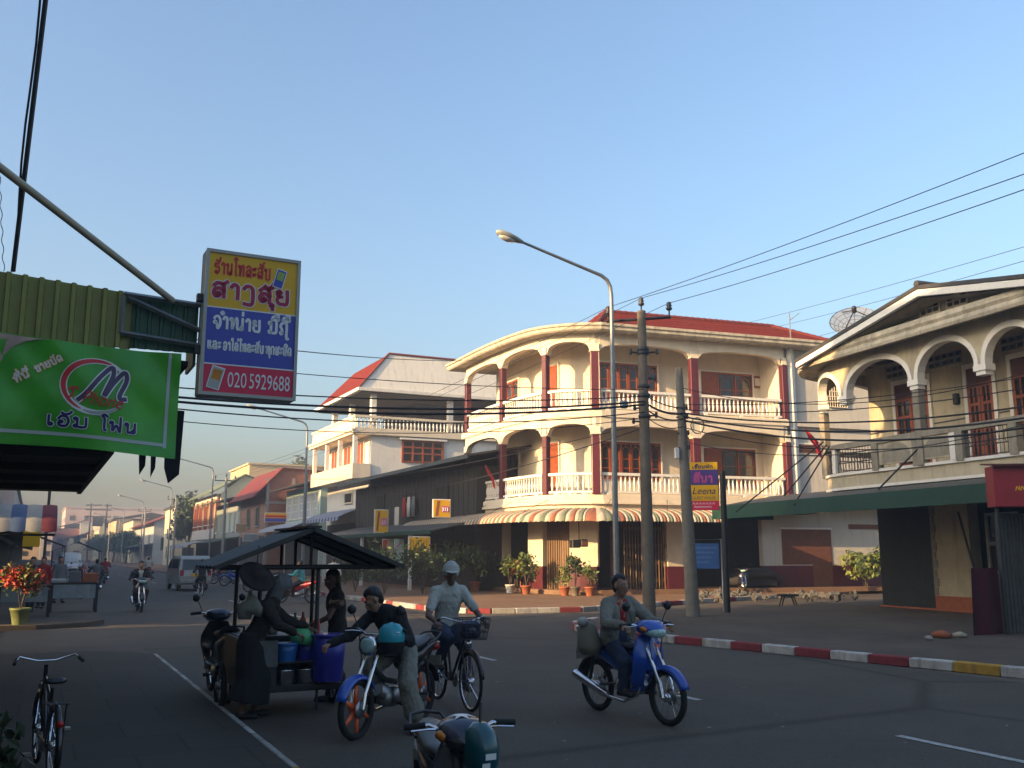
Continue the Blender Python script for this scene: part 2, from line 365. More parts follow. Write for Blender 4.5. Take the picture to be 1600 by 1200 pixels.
class Path:
    def __init__(s, pts):
        s.p = [Vector((q[0], q[1])) for q in pts]; s.l = [0]
        for i in range(1, len(s.p)): s.l.append(s.l[-1]+(s.p[i]-s.p[i-1]).length)
        s.L = s.l[-1]
    def seg(s, t):
        for i in range(len(s.p)-2):
            if t < s.l[i+1]: return i
        return len(s.p)-2
    def at(s, t, off=0):                 # point at arc length t, moved outwards (towards the street) by off
        i = s.seg(t); d = (s.p[i+1]-s.p[i]).normalized(); q = s.p[i]+d*(t-s.l[i])
        if off:
            n = s.normal(t); q = q+n*off
        return q
    def normal(s, t):
        def nn(i): d = (s.p[i+1]-s.p[i]).normalized(); return Vector((-d.y, d.x))
        i = s.seg(t); f = (t-s.l[i])/max(1e-6, s.l[i+1]-s.l[i]); n = nn(i)
        if f < .5 and i > 0: n = nn(i-1)*(.5-f)+n*(.5+f)
        elif f > .5 and i < len(s.p)-2: n = n*(1.5-f)+nn(i+1)*(f-.5)
        return n.normalized()
    def near(s, q):
        best = None
        for i in range(len(s.p)-1):
            a, b = s.p[i], s.p[i+1]; e = b-a; t = max(0, min(1, (q-a).dot(e)/e.length_squared)); d = (a+e*t-q).length
            if best is None or d < best[0]: best = (d, s.l[i]+t*e.length)
        return best[1]
    def px(s, px, off=0, py=860):        # arc length where the sight line through px meets the offset path
        d = ray(px, py); k = d[0]/d[1]; N = 400; last = None
        for j in range(N+1):
            t = s.L*j/N; q = s.at(t, off); f = q.x-k*q.y
            if last is not None and last[1]*f <= 0:
                return last[0]+(t-last[0])*abs(last[1])/(abs(last[1])+abs(f)+1e-9)
            last = (t, f)
        return None
    def ts(s, t0, t1, step): n = max(1, int(round(abs(t1-t0)/step))); return [t0+(t1-t0)*i/n for i in range(n+1)]
    def sweep(s, mb, t0, t1, prof, step=.5, mi=0, close=True, caps=True, smooth=False):   # prof: (offset, z)
        T = s.ts(t0, t1, step); k = len(prof); vs = []
        for t in T:
            for o, z in prof: q = s.at(t, o); vs.append((q.x, q.y, z))
        m = k if close else k-1
        fs = [[i*k+j, (i+1)*k+j, (i+1)*k+(j+1) % k, i*k+(j+1) % k] for i in range(len(T)-1) for j in range(m)]
        if caps and close: fs += [list(range(k)), list(range((len(T)-1)*k+k-1, (len(T)-1)*k-1, -1))]
        return mb.add(vs, fs, mi, smooth)
    def rect(s, mb, t0, t1, o0, o1, z0, z1, step=.5, mi=0): return s.sweep(mb, t0, t1, [(o0, z0), (o1, z0), (o1, z1), (o0, z1)], step, mi)
PT = Path([G0, F0, E0]+[D0+WD*1.0, D0]+catmull([D0, C0, B0, A0], 6)[1:]+[A0+(A0-B0).normalized()*.35])
tA, tB, tC, tD, tE, tF = [PT.near(q) for q in (A0, B0, C0, D0, E0, F0)]
bld = thing('corner_building', 'three storey cream corner building with maroon columns, arched balconies and a red tiled roof', 'building', (0, 0, 0))
Z2, Z3, ZE = 4.15, 7.6, 10.84
def panel(path, mb, t0, t1, off, z0, z1, th=.05, mi=0): path.rect(mb, t0, t1, off, off+th, z0, z1, 1.2, mi)
def arch_beam(path, mb, t0, t1, o0, o1, zs, ztop, rise, n=18, e=2.8):
    vs = []
    for i in range(n+1):
        t = t0+(t1-t0)*i/n; u = abs(2*i/n-1); zb = zs+rise*(max(0, 1-u**e))**(1/e)
        for o, z in ((o0, zb), (o1, zb), (o1, ztop), (o0, ztop)): q = path.at(t, o); vs.append((q.x, q.y, z))
    fs = [[i*4+j, (i+1)*4+j, (i+1)*4+(j+1) % 4, i*4+(j+1) % 4] for i in range(n) for j in range(4)]
    mb.add(vs, fs+[[0, 1, 2, 3], [n*4+3, n*4+2, n*4+1, n*4]])
def wood_window(parent, path, t0, t1, off, z0, z1, panes, door=0, name='window'):
    """window of arched panes set in a wooden frame; `door` leading panes are solid leaves"""
    if t0 > t1: t0, t1 = t1, t0
    f = MB(); gl = MB(); n = panes; th = .07
    path.rect(gl, t0+.03, t1-.03, off, off+.02, z0+.03, z1-.03, 1.2)
    path.rect(f, t0, t1, off, off+th, z1-.09, z1); path.rect(f, t0, t1, off, off+th, z0, z0+.07)
    W = (t1-t0)/n
    for i in range(n+1): path.rect(f, t0+W*i-.035*(i > 0), t0+W*i+.035*(i < n), off, off+th-.004, z0+.07, z1-.09)
    for i in range(n):
        a, b = t0+W*i+.035, t0+W*(i+1)-.035
        solid = (i >= n-door)
        if solid:
            path.rect(f, a, b, off, off+.05, z0+.07, z1-.09)
            for zz0, zz1 in ((.15, .45), (.52, .85)): path.rect(f, a+.08, b-.08, off+.05, off+.065, z0+(z1-z0)*zz0, z0+(z1-z0)*zz1)
        else:
            c = (a+b)/2; r = (b-a)/2*.8; zc = z1-.2-r
            ar = [path.at(c+r*cos(q), off+.035) for q in [pi*k/8 for k in range(9)]]
            f.tube([(p.x, p.y, zc+r*sin(pi*k/8)) for k, p in enumerate(ar)], .022, 5)
            for sgn in (-1, 1):
                p = path.at(c+sgn*r, off+.035); f.tube([(p.x, p.y, z0+.07), (p.x, p.y, zc)], .022, 5)
            for zz in (z0+.3*(z1-z0), z0+.55*(z1-z0)): path.rect(f, a, b, off+.01, off+.045, zz-.018, zz+.018)
            p = path.at(c, off+.035); f.tube([(p.x, p.y, zc+r), (p.x, p.y, z1-.09)], .018, 5)
    o = f.build(name, M['varnished_wood'], parent); gl.build('pane', M['glass'], o)
    tr = MB()
    path.rect(tr, t0-.07, t0, off-.02, off+.09, z0-.05, z1+.07); path.rect(tr, t1, t1+.07, off-.02, off+.09, z0-.05, z1+.07); path.rect(tr, t0, t1, off-.02, off+.09, z1, z1+.07)
    tr.build('frame', M['white_trim'], o)
    return o
REC = -1.6
baluster = [(.035, 0), (.05, .03), (.035, .08), (.062, .2), (.066, .28), (.04, .42), (.03, .5), (.045, .56), (.05, .6)]
for zf, zc in ((Z2, Z3-.22), (Z3, ZE-.02)):
    zs = zf+2.42
    m = MB(); PT.rect(m, tF-.05, tA+.3, -2.2, .12, zf-.22, zf, .5); PT.rect(m, tF-.05, tA+.3, .12, .2, zf-.30, zf-.05, .5); m.build('balcony_slab', [M['cream_wall']], bld)
    m = MB(); PT.rect(m, tF, tA+.2, REC-.2, REC, zf, zc, .5)
    q = PT.at(tF, 0); q2 = PT.at(tF, REC)
    PT.rect(m, tF-.02, tF+.16, REC, -.12, zf, zc, .3); m.build('back_wall', M['cream_wall'], bld)
    m = MB(); PT.rect(m, tF, tA+.2, REC-.2, .0, zc, zc+.06, .5); m.build('ceiling', M['cream_wall'], bld)
    for t in (tA, tB, tC, tD, tE, tF):
        q = PT.at(t); n = PT.normal(t); rz = atan2(n.y, n.x)
        wd = .37 if t in (tD, tE) else .25
        m = MB(); m.box((q.x, q.y, (zf+zs)/2), (.27, wd, zs-zf), 0, rz, .02); c = m.build('column', M['maroon_paint'], bld)
        k = MB(); k.box((q.x, q.y, zs+.04), (.33, wd+.06, .08), 0, rz, .02); k.box((q.x, q.y, zs+.20), (.285, wd+.01, .26), 0, rz, .01); k.build('capital', M['cream_wall'], c)
        if t == tD:
            e = MB()
            for sg in (-1, 1): e.box((q.x+n.x*.138-n.y*sg*.165, q.y+n.y*.138+n.x*sg*.165, (zf+zs)/2), (.008, .02, zs-zf-.05), 0, rz)
            e.build('trim', M['cream_wall'], c)
    for a, b in ((tA, tB), (tB, tC), (tC, tD), (tD, tE), (tE, tF)):
        m = MB(); h = .17 if abs(a-b) < 4.6 and a > tD-.1 and b > tD-.1 else .2
        arch_beam(PT, m, min(a, b)+h, max(a, b)-h, -.14, .14, zs+.04, zc, .42 if min(a, b) >= tD-.1 else .36, 22, 2.5)
        lo, hi = min(a, b), max(a, b)
        PT.rect(m, lo-.001, lo+h, -.11, .11, zs+.3, zc, .3); PT.rect(m, hi-h, hi+.001, -.11, .11, zs+.3, zc, .3)
        m.build('arch_beam', M['cream_wall'], bld)
        rl = MB(); PT.rect(rl, lo+h, hi-h, -.1, .1, zf+.77, zf+.88, .4); PT.rect(rl, lo+h, hi-h, -.08, .08, zf+.06, zf+.14, .4)
        nb = max(3, int((hi-lo-.4)/.2)); bm_ = MB()
        for i in range(nb):
            q = PT.at(lo+.3+(hi-lo-.6)*i/(nb-1)); bm_.lathe((q.x, q.y, zf+.155), baluster, 7)
        for i in range(3):
            q = PT.at(lo+.5+(hi-lo-1.)*i/2, .03); n = PT.normal(lo+.5); rl.box((q.x, q.y, zf+.03), (.16, .16, .06), 0, atan2(n.y, n.x))
        o = bm_.build('balustrade', M['white_trim'], bld); rl.build('handrail', M['white_trim'], o)
    # windows and doors on the recessed wall
    z1 = zf+2.35
    a = PT.px(936, REC, 600); b = PT.px(1026, REC, 600)
    if zf == Z2: b = PT.px(1031, REC, 700)
    wood_window(bld, PT, a, b, REC+.01, zf+.75, z1, 6)
    a = PT.px(1094, REC, 600); b = PT.px(1174, REC, 600)
    wood_window(bld, PT, b, a, REC+.01, zf+.5, z1-.1, 3, 1)
    wood_window(bld, PT, PT.px(858, REC, 600), PT.px(874, REC, 600), REC+.01, zf+.1, z1+.05, 1, 1, 'door')
    wood_window(bld, PT, PT.px(793, REC, 600), PT.px(812, REC, 600), REC+.01, zf+.7, z1, 2)
m = MB(); t = PT.px(1182, REC, 590); PT.rect(m, t-.22, t+.22, REC+.01, REC+.05, Z3+1.65, Z3+2.2); o = m.build('wall_plaque', M['varnished_wood'], bld)
m = MB(); PT.rect(m, t-.14, t+.14, REC+.052, REC+.06, Z3+1.75, Z3+2.1); m.build('plaque_face', M['cream_wall'], o)
# eaves, parapet, roof
m = MB(); PT.sweep(m, 2.0, tA+1.1, [(-1.9, ZE-.04), (.66, ZE-.04), (.72, ZE+.02), (.72, ZE+.15), (.78, ZE+.17), (.78, ZE+.27), (.66, ZE+.31), (-1.9, ZE+.34)], .4)
m.build('eave', M['weathered_eave'], bld)
rm = MB()
bk = Vector((-WD.y, WD.x))
def W3(t, o, z): q = D0+WD*t+bk*o; return (q.x, q.y, z)
ez, rz_ = ZE+.33, 13.0
rA, rB = W3(2.5, 4.3, rz_), W3(11.6, 4.3, rz_)
e1, e2, e3, e4, e5 = W3(.5, 1.4, ez), W3(16.6, 1.4, ez), W3(16.6, 9, ez), W3(1.6, 9, ez), W3(.2, 4.5, ez)
rm.face([e1, e2, rB, rA]); rm.face([e2, e3, rB]); rm.face([e3, e4, rA, rB]); rm.face([e4, e5, rA]); rm.face([e5, e1, rA])
tilem = mat('red_roof_tiles', (.135, .013, .006), rough=.95, spec=.1, var=.25, scale=4, streak=.15)
n_ = tilem.node_tree; wv = n_.nodes.new('ShaderNodeTexWave'); wv.inputs['Scale'].default_value = 1.4; wv.inputs['Distortion'].default_value = .6; wv.bands_direction = 'Z'
bp_ = n_.nodes.new('ShaderNodeBump'); bp_.inputs['Strength'].default_value = .8; bp_.inputs['Distance'].default_value = .05
tc_ = n_.nodes.new('ShaderNodeTexCoord'); n_.links.new(tc_.outputs['Object'], wv.inputs[0]); n_.links.new(wv.outputs['Fac'], bp_.inputs['Height']); n_.links.new(bp_.outputs[0], n_.nodes['Principled BSDF'].inputs['Normal'])
ro = rm.build('roof', tilem, bld)
rt = MB()
def ridge(a, b):
    a, b = Vector(a), Vector(b); k = int((b-a).length/.32)
    for i in range(k): p = a+(b-a)*(i/k); q = a+(b-a)*((i+1.1)/k); rt.tube([p, q], [.12, .09], 6)
for a, b in ((e1, rA), (rA, rB), (rB, e2), (e5, rA)): ridge(a, b)
rt.build('ridge_tiles', M['red_tile'], ro)
# white side wing to the right
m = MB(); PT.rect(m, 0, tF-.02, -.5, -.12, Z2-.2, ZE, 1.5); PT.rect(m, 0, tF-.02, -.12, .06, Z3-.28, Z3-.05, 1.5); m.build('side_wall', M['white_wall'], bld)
m = MB(); q = PT.at(tF-.42, 0); m.tube([(q.x, q.y, Z2-.3), (q.x, q.y, ZE)], .1, 8); m.box((q.x, q.y, (Z2+ZE)/2), (.06, .36, ZE-Z2), 0, atan2(WD.y, WD.x)+pi/2); m.build('drain_pipe', M['white_trim'], bld)
def vent(t0, t1, z0, z1):
    m = MB(); PT.rect(m, t0, t1, -.12, -.04, z0, z1); o = m.build('vent_frame', M['white_trim'], bld); s = MB()
    PT.rect(s, t0+.06, t1-.06, -.04, -.03, z0+.06, z1-.06); s.build('louvre', M['dark_wood'], o); s2 = MB()
    for i in range(4): zz = z0+.1+(z1-z0-.2)*i/3; PT.rect(s2, t0+.06, t1-.06, -.03, .0, zz-.03, zz+.02)
    s2.build('slat', M['garage_brown'], o)
vent(PT.px(1283, -.1, 560), PT.px(1248, -.1, 560), Z3+2.0, Z3+2.45); vent(PT.px(1291, -.1, 695), PT.px(1245, -.1, 695), Z2+1.95, Z2+2.45)
m = MB(); a, b = PT.px(1322, -.1, 620), PT.px(1292, -.1, 620); PT.rect(m, a, b, -.11, -.07, Z3+.7, Z3+1.9); o = m.build('window', M['interior_shade'], bld); s = MB()
for i in range(9): t = a+(b-a)*i/8; q = PT.at(t, -.05); s.tube([(q.x, q.y, Z3+.7), (q.x, q.y, Z3+1.9)], .018, 5)
for i in range(6): z = Z3+.7+1.2*i/5; PT.rect(s, a, b, -.06, -.03, z-.018, z+.018)
s.build('window_grille', M['cream_wall'], o)
# fascia and striped awning
m = MB(); PT.rect(m, tF-1.6, tA+.3, -.5, .1, Z2-.62, Z2-.30, .4); PT.rect(m, tF-1.6, tA+.3, .1, .26, Z2-.40, Z2-.30, .4); m.build('fascia', M['cream_wall'], bld)
aw = MB(); tend = tA+.35; PA = Path(PT.p[:-1]+[A0+(A0-B0).normalized()*7.5])
aprof = [(.05, 3.58), (.5, 3.52), (.95, 3.42), (1.25, 3.32), (1.42, 3.2), (1.5, 3.04), (1.5, 3.0)]
T = PA.ts(PA.px(1124, 1.2, 800), tA+5.6, .15)
for i in range(len(T)-1):
    mi = [0, 1, 0, 2][i % 4] if T[i] < tA+4.0 else 3
    k = 4; vs = []
    for j in range(k+1):
        t = T[i]+(T[i+1]-T[i])*j/k; bul = .045*sin(pi*j/k)
        for h, (o, z) in enumerate(aprof): q = PA.at(t, o+bul*(h/6)); vs.append((q.x, q.y, z+bul*.7))
    n = len(aprof); aw.add(vs, [[a*n+c, (a+1)*n+c, (a+1)*n+c+1, a*n+c+1] for a in range(k) for c in range(n-1)], mi, True)
q0 = [PA.at(T[-1], o) for o, z in aprof]
aw.face([(p.x, p.y, z) for p, (o, z) in zip(q0, aprof)]+[(q0[0].x, q0[0].y, 3.0)], 3)
awn = aw.build('awning', [mat('awning_cream', (.42, .36, .27), var=.1, streak=.2), mat('awning_orange', (.24, .085, .045), var=.1, streak=.2), mat('awning_green', (.13, .15, .10), var=.1, streak=.2), mat('awning_grey', (.30, .25, .21), var=.2, streak=.3)], bld)
s = MB()
for i in range(9):
    t = tF-1.5+(tA+1.0-tF)*i/8; a = PA.at(t, .1); b = PA.at(t+.5, 1.1); s.tube([(a.x, a.y, 4.0), (b.x, b.y, 3.45)], .012, 4)
s.build('awning_stay', M['dark_metal'], awn)
# ground floor
GO = -.75
m = MB(); PT.rect(m, tF-1.5, tA+.2, -3.4, -3.2, .14, 3.75, .5); PT.rect(m, tF-1.5, tA+.2, -3.2, .1, 3.5, 3.52, .5); m.build('shop_shade_sheet', M['interior_shade'], bld)
m = MB(); PT.rect(m, tF-6, tA+.3, -3.4, -.3, .14, .32, .5); m.build('doorstep', M['paving_brown'], bld)
for x0, x1, lab in ((771, 786, 0), (825, 848, 1), (890, 934, 1), (1043, 1076, 1)):
    t0, t1 = PT.px(x0, GO, 860), PT.px(x1, GO, 860); t0, t1 = min(t0, t1), max(t0, t1)
    m = MB(); PT.rect(m, t0, t1, GO-.4, GO, 1.25, 3.6, .3); o = m.build('pillar', M['cream_wall'], bld)
    k = MB(); PT.rect(k, t0-.01, t1+.01, GO-.41, GO+.012, .3, 1.25, .3); k.build('plinth', M['maroon_paint'], o)
def folding_gate(x0, x1, off, mt, z1=3.3):
    t0, t1 = sorted((PT.px(x0, off, 860), PT.px(x1, off, 860))); m = MB(); k = int((t1-t0)/.13)
    for i in range(k+1):
        t = t0+(t1-t0)*i/k; q = PT.at(t, off+(.03 if i % 2 else 0)); m.tube([(q.x, q.y, .32), (q.x, q.y, z1)], .022, 4)
        if i < k:
            q2 = PT.at(t0+(t1-t0)*(i+1)/k, off)
            for z in (.7, 1.4, 2.1, 2.8): m.tube([(q.x, q.y, z-.12), (q2.x, q2.y, z+.12)], .01, 3); m.tube([(q.x, q.y, z+.12), (q2.x, q2.y, z-.12)], .01, 3)
    return m.build('folding_gate', M[mt], bld)
folding_gate(975, 1042, GO-.1, 'gate_brown')
t0, t1 = sorted((PT.px(850, GO, 860), PT.px(888, GO, 860))); m = MB(); k = int((t1-t0)/.09)
for i in range(k): PT.rect(m, t0+(t1-t0)*i/k, t0+(t1-t0)*(i+.8)/k, GO-.2, GO-.17+.03*(i % 2), .32, 3.3, .5)
m.build('folding_gate', M['gate_brown'], bld)
m = MB(); t0, t1 = sorted((PT.px(958, GO, 860), PT.px(972, GO, 860))); PT.rect(m, t0, t1, GO-.3, GO-.25, .32, 2.9); m.build('door', M['garage_brown'], bld)
# ground floor of the side wing: dark garage bay, then a white wall with maroon base
WG = -1.2
a, b = PT.px(1192, WG, 860), .3
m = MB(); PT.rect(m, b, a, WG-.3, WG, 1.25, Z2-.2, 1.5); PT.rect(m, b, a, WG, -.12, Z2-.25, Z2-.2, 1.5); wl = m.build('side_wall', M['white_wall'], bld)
k = MB(); PT.rect(k, b, a+.01, WG-.31, WG+.012, .14, 1.25, 1.5); k.build('plinth', M['maroon_paint'], wl)
a2, b2 = PT.px(1222, WG, 860), PT.px(1299, WG, 860)
m = MB(); PT.rect(m, b2, a2, WG+.002, WG+.03, 1.3, 2.85); PT.rect(m, b2, b2+.95*(a2-b2)*.42, WG+.013, WG+.032, .2, 1.3)
for i in range(8): z = 1.35+i*.19; PT.rect(m, b2+.05, a2-.05, WG+.03, WG+.04, z, z+.13)
gd = m.build('garage_door', M['garage_brown'], bld); k = MB(); PT.rect(k, b2-.05, a2+.05, WG+.002, WG+.05, 2.85, 2.93); k.build('frame', M['white_trim'], gd)
m = MB(); PT.rect(m, PT.px(1372, WG, 815), PT.px(1325, WG, 815), WG+.002, WG+.06, 2.9, 3.1); m.build('vent_frame', M['garage_brown'], bld)
# antenna mast on the roof
m = MB(); p = at_depth(1234, 500, 44); q = (p.x, p.y, 11.2); m.tube([q, (p.x, p.y, 12.95)], .03, 5); m.tube([(p.x, p.y, 12.6), (p.x+.45, p.y, 12.95)], .018, 4); m.tube([(p.x+.2, p.y-.2, 12.75), (p.x+.2, p.y+.2, 12.75)], .012, 4)
m.v = [Vector(v)-Vector(q) for v in m.v]
one(m, 'antenna_mast', M['galvanised'], 'thin aerial mast standing on the red tiled roof of the corner building', 'antenna', q)

# ------------------------------------------------------------------ cream house with arched balcony, right
O2 = at_depth(1290, 745, 30).to_2d(); EX = Vector((.342, -.94)).normalized(); EY = Vector((-EX.y, EX.x))
RZ2 = atan2(EX.y, EX.x)
def L2(x, y): return O2+EX*x+EY*y
def hx(px, py, y):                    # local x along the facade where sight line px meets the plane y
    q = hitline(px, L2(0, y), L2(1, y), py); return (q-L2(0, y)).dot(EX)
arch = thing('balcony_house', 'cream house with white trimmed round arches along a curved upper balcony and a shallow gable', 'building', (O2.x, O2.y, 0), RZ2)
zs, zt, zr = 4.12, 7.36, 5.06
P2 = Path([(14.5, 0), (7, 0), (.9, 0)]+[(.9-2.0*sin(a), 1.6-1.6*cos(a)) for a in [pi/2*k/10 for k in range(1, 11)]]+[(-1.1, 2.2), (-1.1, 4.0)])
t_c = P2.near(Vector((2.0, 0))); t_end = P2.L
tp = [P2.near(Vector((x, 0))) for x in (hx(1538, 575, 0), hx(1433, 596, 0))]+[P2.near(Vector((1.2, 0))), P2.near(Vector((-.55, .5))), P2.L-.1]
x4 = hx(1640, 560, 0); tp = [P2.near(Vector((x4+2.7, 0))), P2.near(Vector((x4, 0)))]+tp
m = MB(); P2.rect(m, 0, t_end, -3.4, .0, 3.72, zs, .3); m.build('balcony_slab', M['arch_cream'], arch)
m = MB(); P2.rect(m, 0, t_end, -.02, .07, zs-.02, zs+.06, .3); P2.rect(m, 0, t_end, -.02, .07, 3.66, 3.74, .3); m.build('slab_trim', M['white_trim'], arch)
m = MB()
def round_arch(path, mb, tr, t0, t1, zsp, ztop, hw=.34):
    lo, hi = min(t0, t1)+hw/2, max(t0, t1)-hw/2; n = 16; c = (lo+hi)/2; r = (hi-lo)/2; R = min(r, .86)
    vs = []; pr = []
    for i in range(n+1):
        a = pi*i/n; t = c-r*cos(a); zb = zsp+R*sin(a)**.9
        for o, z in ((-.1, zb), (.1, zb), (.1, ztop), (-.1, ztop)): q = path.at(t, o); vs.append((q.x, q.y, z))
        q = path.at(t, .13); pr.append((q.x, q.y, zb))
    mb.add(vs, [[i*4+j, (i+1)*4+j, (i+1)*4+(j+1) % 4, i*4+(j+1) % 4] for i in range(n) for j in range(4)])
    path.rect(mb, lo-hw/2, lo, -.1, .1, zsp-.01, ztop, .5); path.rect(mb, hi, hi+hw/2, -.1, .1, zsp-.01, ztop, .5)
    # white moulding round the opening
    for i in range(n):
        a0, a1 = pi*i/n, pi*(i+1)/n; vs = []
        for a in (a0, a1):
            t = c-r*cos(a); zb = zsp+R*sin(a)**.9; t2 = c-(r+.13)*cos(a); zb2 = zsp+(R+.15)*sin(a)**.9
            for tt, zz, o in ((t, zb-.012, -.11), (t, zb-.012, .15), (t2, zb2, .15), (t2, zb2, .09)): q = path.at(tt, o); vs.append((q.x, q.y, zz))
        tr.add(vs, [[0, 1, 5, 4], [1, 2, 6, 5], [2, 3, 7, 6]])
tr = MB()
for i in range(len(tp)-1): round_arch(P2, m, tr, tp[i], tp[i+1], 6.48, 8.0)
m.build('arch_wall', M['arch_cream'], arch)
for i, t in enumerate(tp): P2.rect(tr, t-.2, t+.2, -.16, .17, 6.33, 6.49, .3); P2.rect(tr, t-.15, t+.15, -.12, .13, 6.22, 6.33, .3)
P2.rect(tr, 0, t_end, .09, .13, 7.86, 7.98, .3)
tr.build('arch_moulding', M['white_trim'], arch)
for i in (1, 3, 5):
    m = MB(); t = tp[i] if i != 5 else P2.near(Vector((-.55, .5)))
    q = P2.at(t); m.box((q.x, q.y, (zs+6.22)/2), (.24, .24, 6.22-zs), 0, 0, .02); m.build('column', M['arch_band'], arch)
# balustrade: banded rail, posts, arched infill panels and iron grilles
m = MB(); P2.rect(m, 0, t_end, -.1, .1, zr-.16, zr, .3)
posts = [P2.near(Vector((x, 0))) for x in (hx(1372, 730, 0), hx(1436, 720, 0), hx(1504, 710, 0), hx(1588, 690, 0))]
for t in posts: P2.rect(m, t-.12, t+.12, -.11, .11, zs+.02, zr-.16, .3)
m.build('balcony_rail', M['arch_band'], arch)
m = MB(); tw = P2.near(Vector((hx(1307, 740, 0), .1)))
for t in (tw, posts[2]+.24): m = MB(); P2.rect(m, t-.09, t+.09, -.09, .09, zs+.06, zr-.16, .3); m.build('rail_post', M['white_trim'], arch)
for a, b in ((posts[0], posts[1]), (posts[1], posts[2])):
    a, b = min(a, b)+.12, max(a, b)-.12
    m = MB(); P2.rect(m, a, b, -.05, .05, zs+.16, zr-.16, .3); o = m.build('infill_panel', M['arch_cream'], arch)
    k = MB(); c = (a+b)/2; r = (b-a)/2-.12; vs = []
    pts = [(c-r, zs+.2), (c+r, zs+.2)]+[(c+r*cos(pi*j/12), zs+.36+min(r, .38)*sin(pi*j/12)) for j in range(13)]
    k.add([(*P2.at(t, .058), z) for t, z in pts], [list(range(len(pts)))][0:1]); k.build('arch_relief', M['arch_band'], o)
def grille(t0, t1):
    m = MB(); a, b = min(t0, t1), max(t0, t1); n = max(3, int((b-a)/.12))
    for i in range(n+1):
        q = P2.at(a+(b-a)*i/n); m.tube([(q.x, q.y, zs+.08), (q.x, q.y, zr-.16)], .012, 4)
        if i % 3 == 1:
            m.tube([(q.x+EX.x*0, q.y, zs+.3+.12*sin(j*pi/4)) if False else (*P2.at(a+(b-a)*i/n+.1*cos(j*pi/4)), zs+.5+.16*sin(j*pi/4)) for j in range(9)], .01, 4)
    for z in (zs+.1, zs+.35, zr-.3): m.tube([(*P2.at(a+(b-a)*j/8), z) for j in range(9)], .014, 4)
    m.build('iron_grille', M['dark_metal'], arch)
grille(posts[0]+.12, tw-.1); grille(posts[2]-.12, posts[3]+.12); grille(tw+.12, t_end)
# back wall with doors
YB = 2.0; xl = hx(1358, 640, YB)
m = MB(); m.bx(xl, 14.5, YB, YB+.2, 3.74, 8.0); m.bx(xl, xl+.2, YB+.2, YB+9, 3.74, 8.0); m.bx(-.6, -.4, 3.0, 11, .1, 3.73); m.build('back_wall', M['arch_cream'], arch)
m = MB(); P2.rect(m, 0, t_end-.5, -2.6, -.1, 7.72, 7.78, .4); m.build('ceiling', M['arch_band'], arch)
for a, b, pt in ((1394, 1455, 600), (1505, 1556, 580), (1574, 1640, 565)):
    x0, x1 = hx(a, pt, YB), hx(b, pt, YB); top = 6.95
    f = MB()
    for xx in (x0, x1-.12): f.bx(xx, xx+.12, YB-.06, YB-.001, zs, top)
    f.bx(x0, x1, YB-.06, YB-.001, top, top+.14); fr = f.build('door_frame', M['white_trim'], arch)
    d = MB(); x0 += .12; x1 -= .12; W = (x1-x0)/2
    tr_ = MB(); tr_.bx(x0, x1, YB-.02, YB-.002, top-.45, top); tr_.build('transom', M['garage_brown'], fr)
    for k in range(2):
        a0, a1 = x0+W*k+.01, x0+W*(k+1)-.01
        for u in (a0, a1-.09): d.bx(u, u+.09, YB-.05, YB-.002, zs, top-.45)
        for z0_, z1_ in ((zs, zs+.35), (zs+1.05, zs+1.15), (zs+1.75, zs+1.83), (top-.56, top-.45)): d.bx(a0+.09, a1-.09, YB-.048, YB-.002, z0_, z1_)
        d.bx((a0+a1)/2-.02, (a0+a1)/2+.02, YB-.046, YB-.002, zs+.35, top-.56)
    do = d.build('door', M['varnished_wood'], fr); gp = MB(); gp.bx(x0, x1, YB-.012, YB-.003, zs+.3, top-.5); gp.build('pane', M['glass'], fr)
for i in range(4):                      # pierced air bricks over the doors
    x0 = hx((1385, 1452, 1568, 1620)[i], 520, YB); m = MB()
    for k in range(5):
        for r_ in range(2):
            c = (x0+k*.26, YB-.012, 7.28+r_*.2)
            m.box((c[0], c[1], c[2]+.08), (.22, .024, .03)); m.box((c[0], c[1], c[2]-.06), (.22, .024, .03)); m.box((c[0]-.1, c[1], c[2]+.01), (.025, .026, .13)); m.box((c[0]+.1, c[1], c[2]+.01), (.025, .026, .13)); m.box((c[0], c[1]+.008, c[2]+.01), (.2, .006, .12), 1)
    m.build('air_brick', [M['arch_band'], M['interior_shade']], arch)
m = MB(); x0 = hx(1497, 625, YB); m.bx(x0-.08, x0+.08, YB-.14, YB, 6.0, 6.32, 0, .02); m.build('wall_lamp', M['black_plastic'], arch)
m = MB(); m.bx(xl, 14.5, YB-.012, YB, 5.55, 5.59); m.build('wall_conduit', M['dark_metal'], arch)
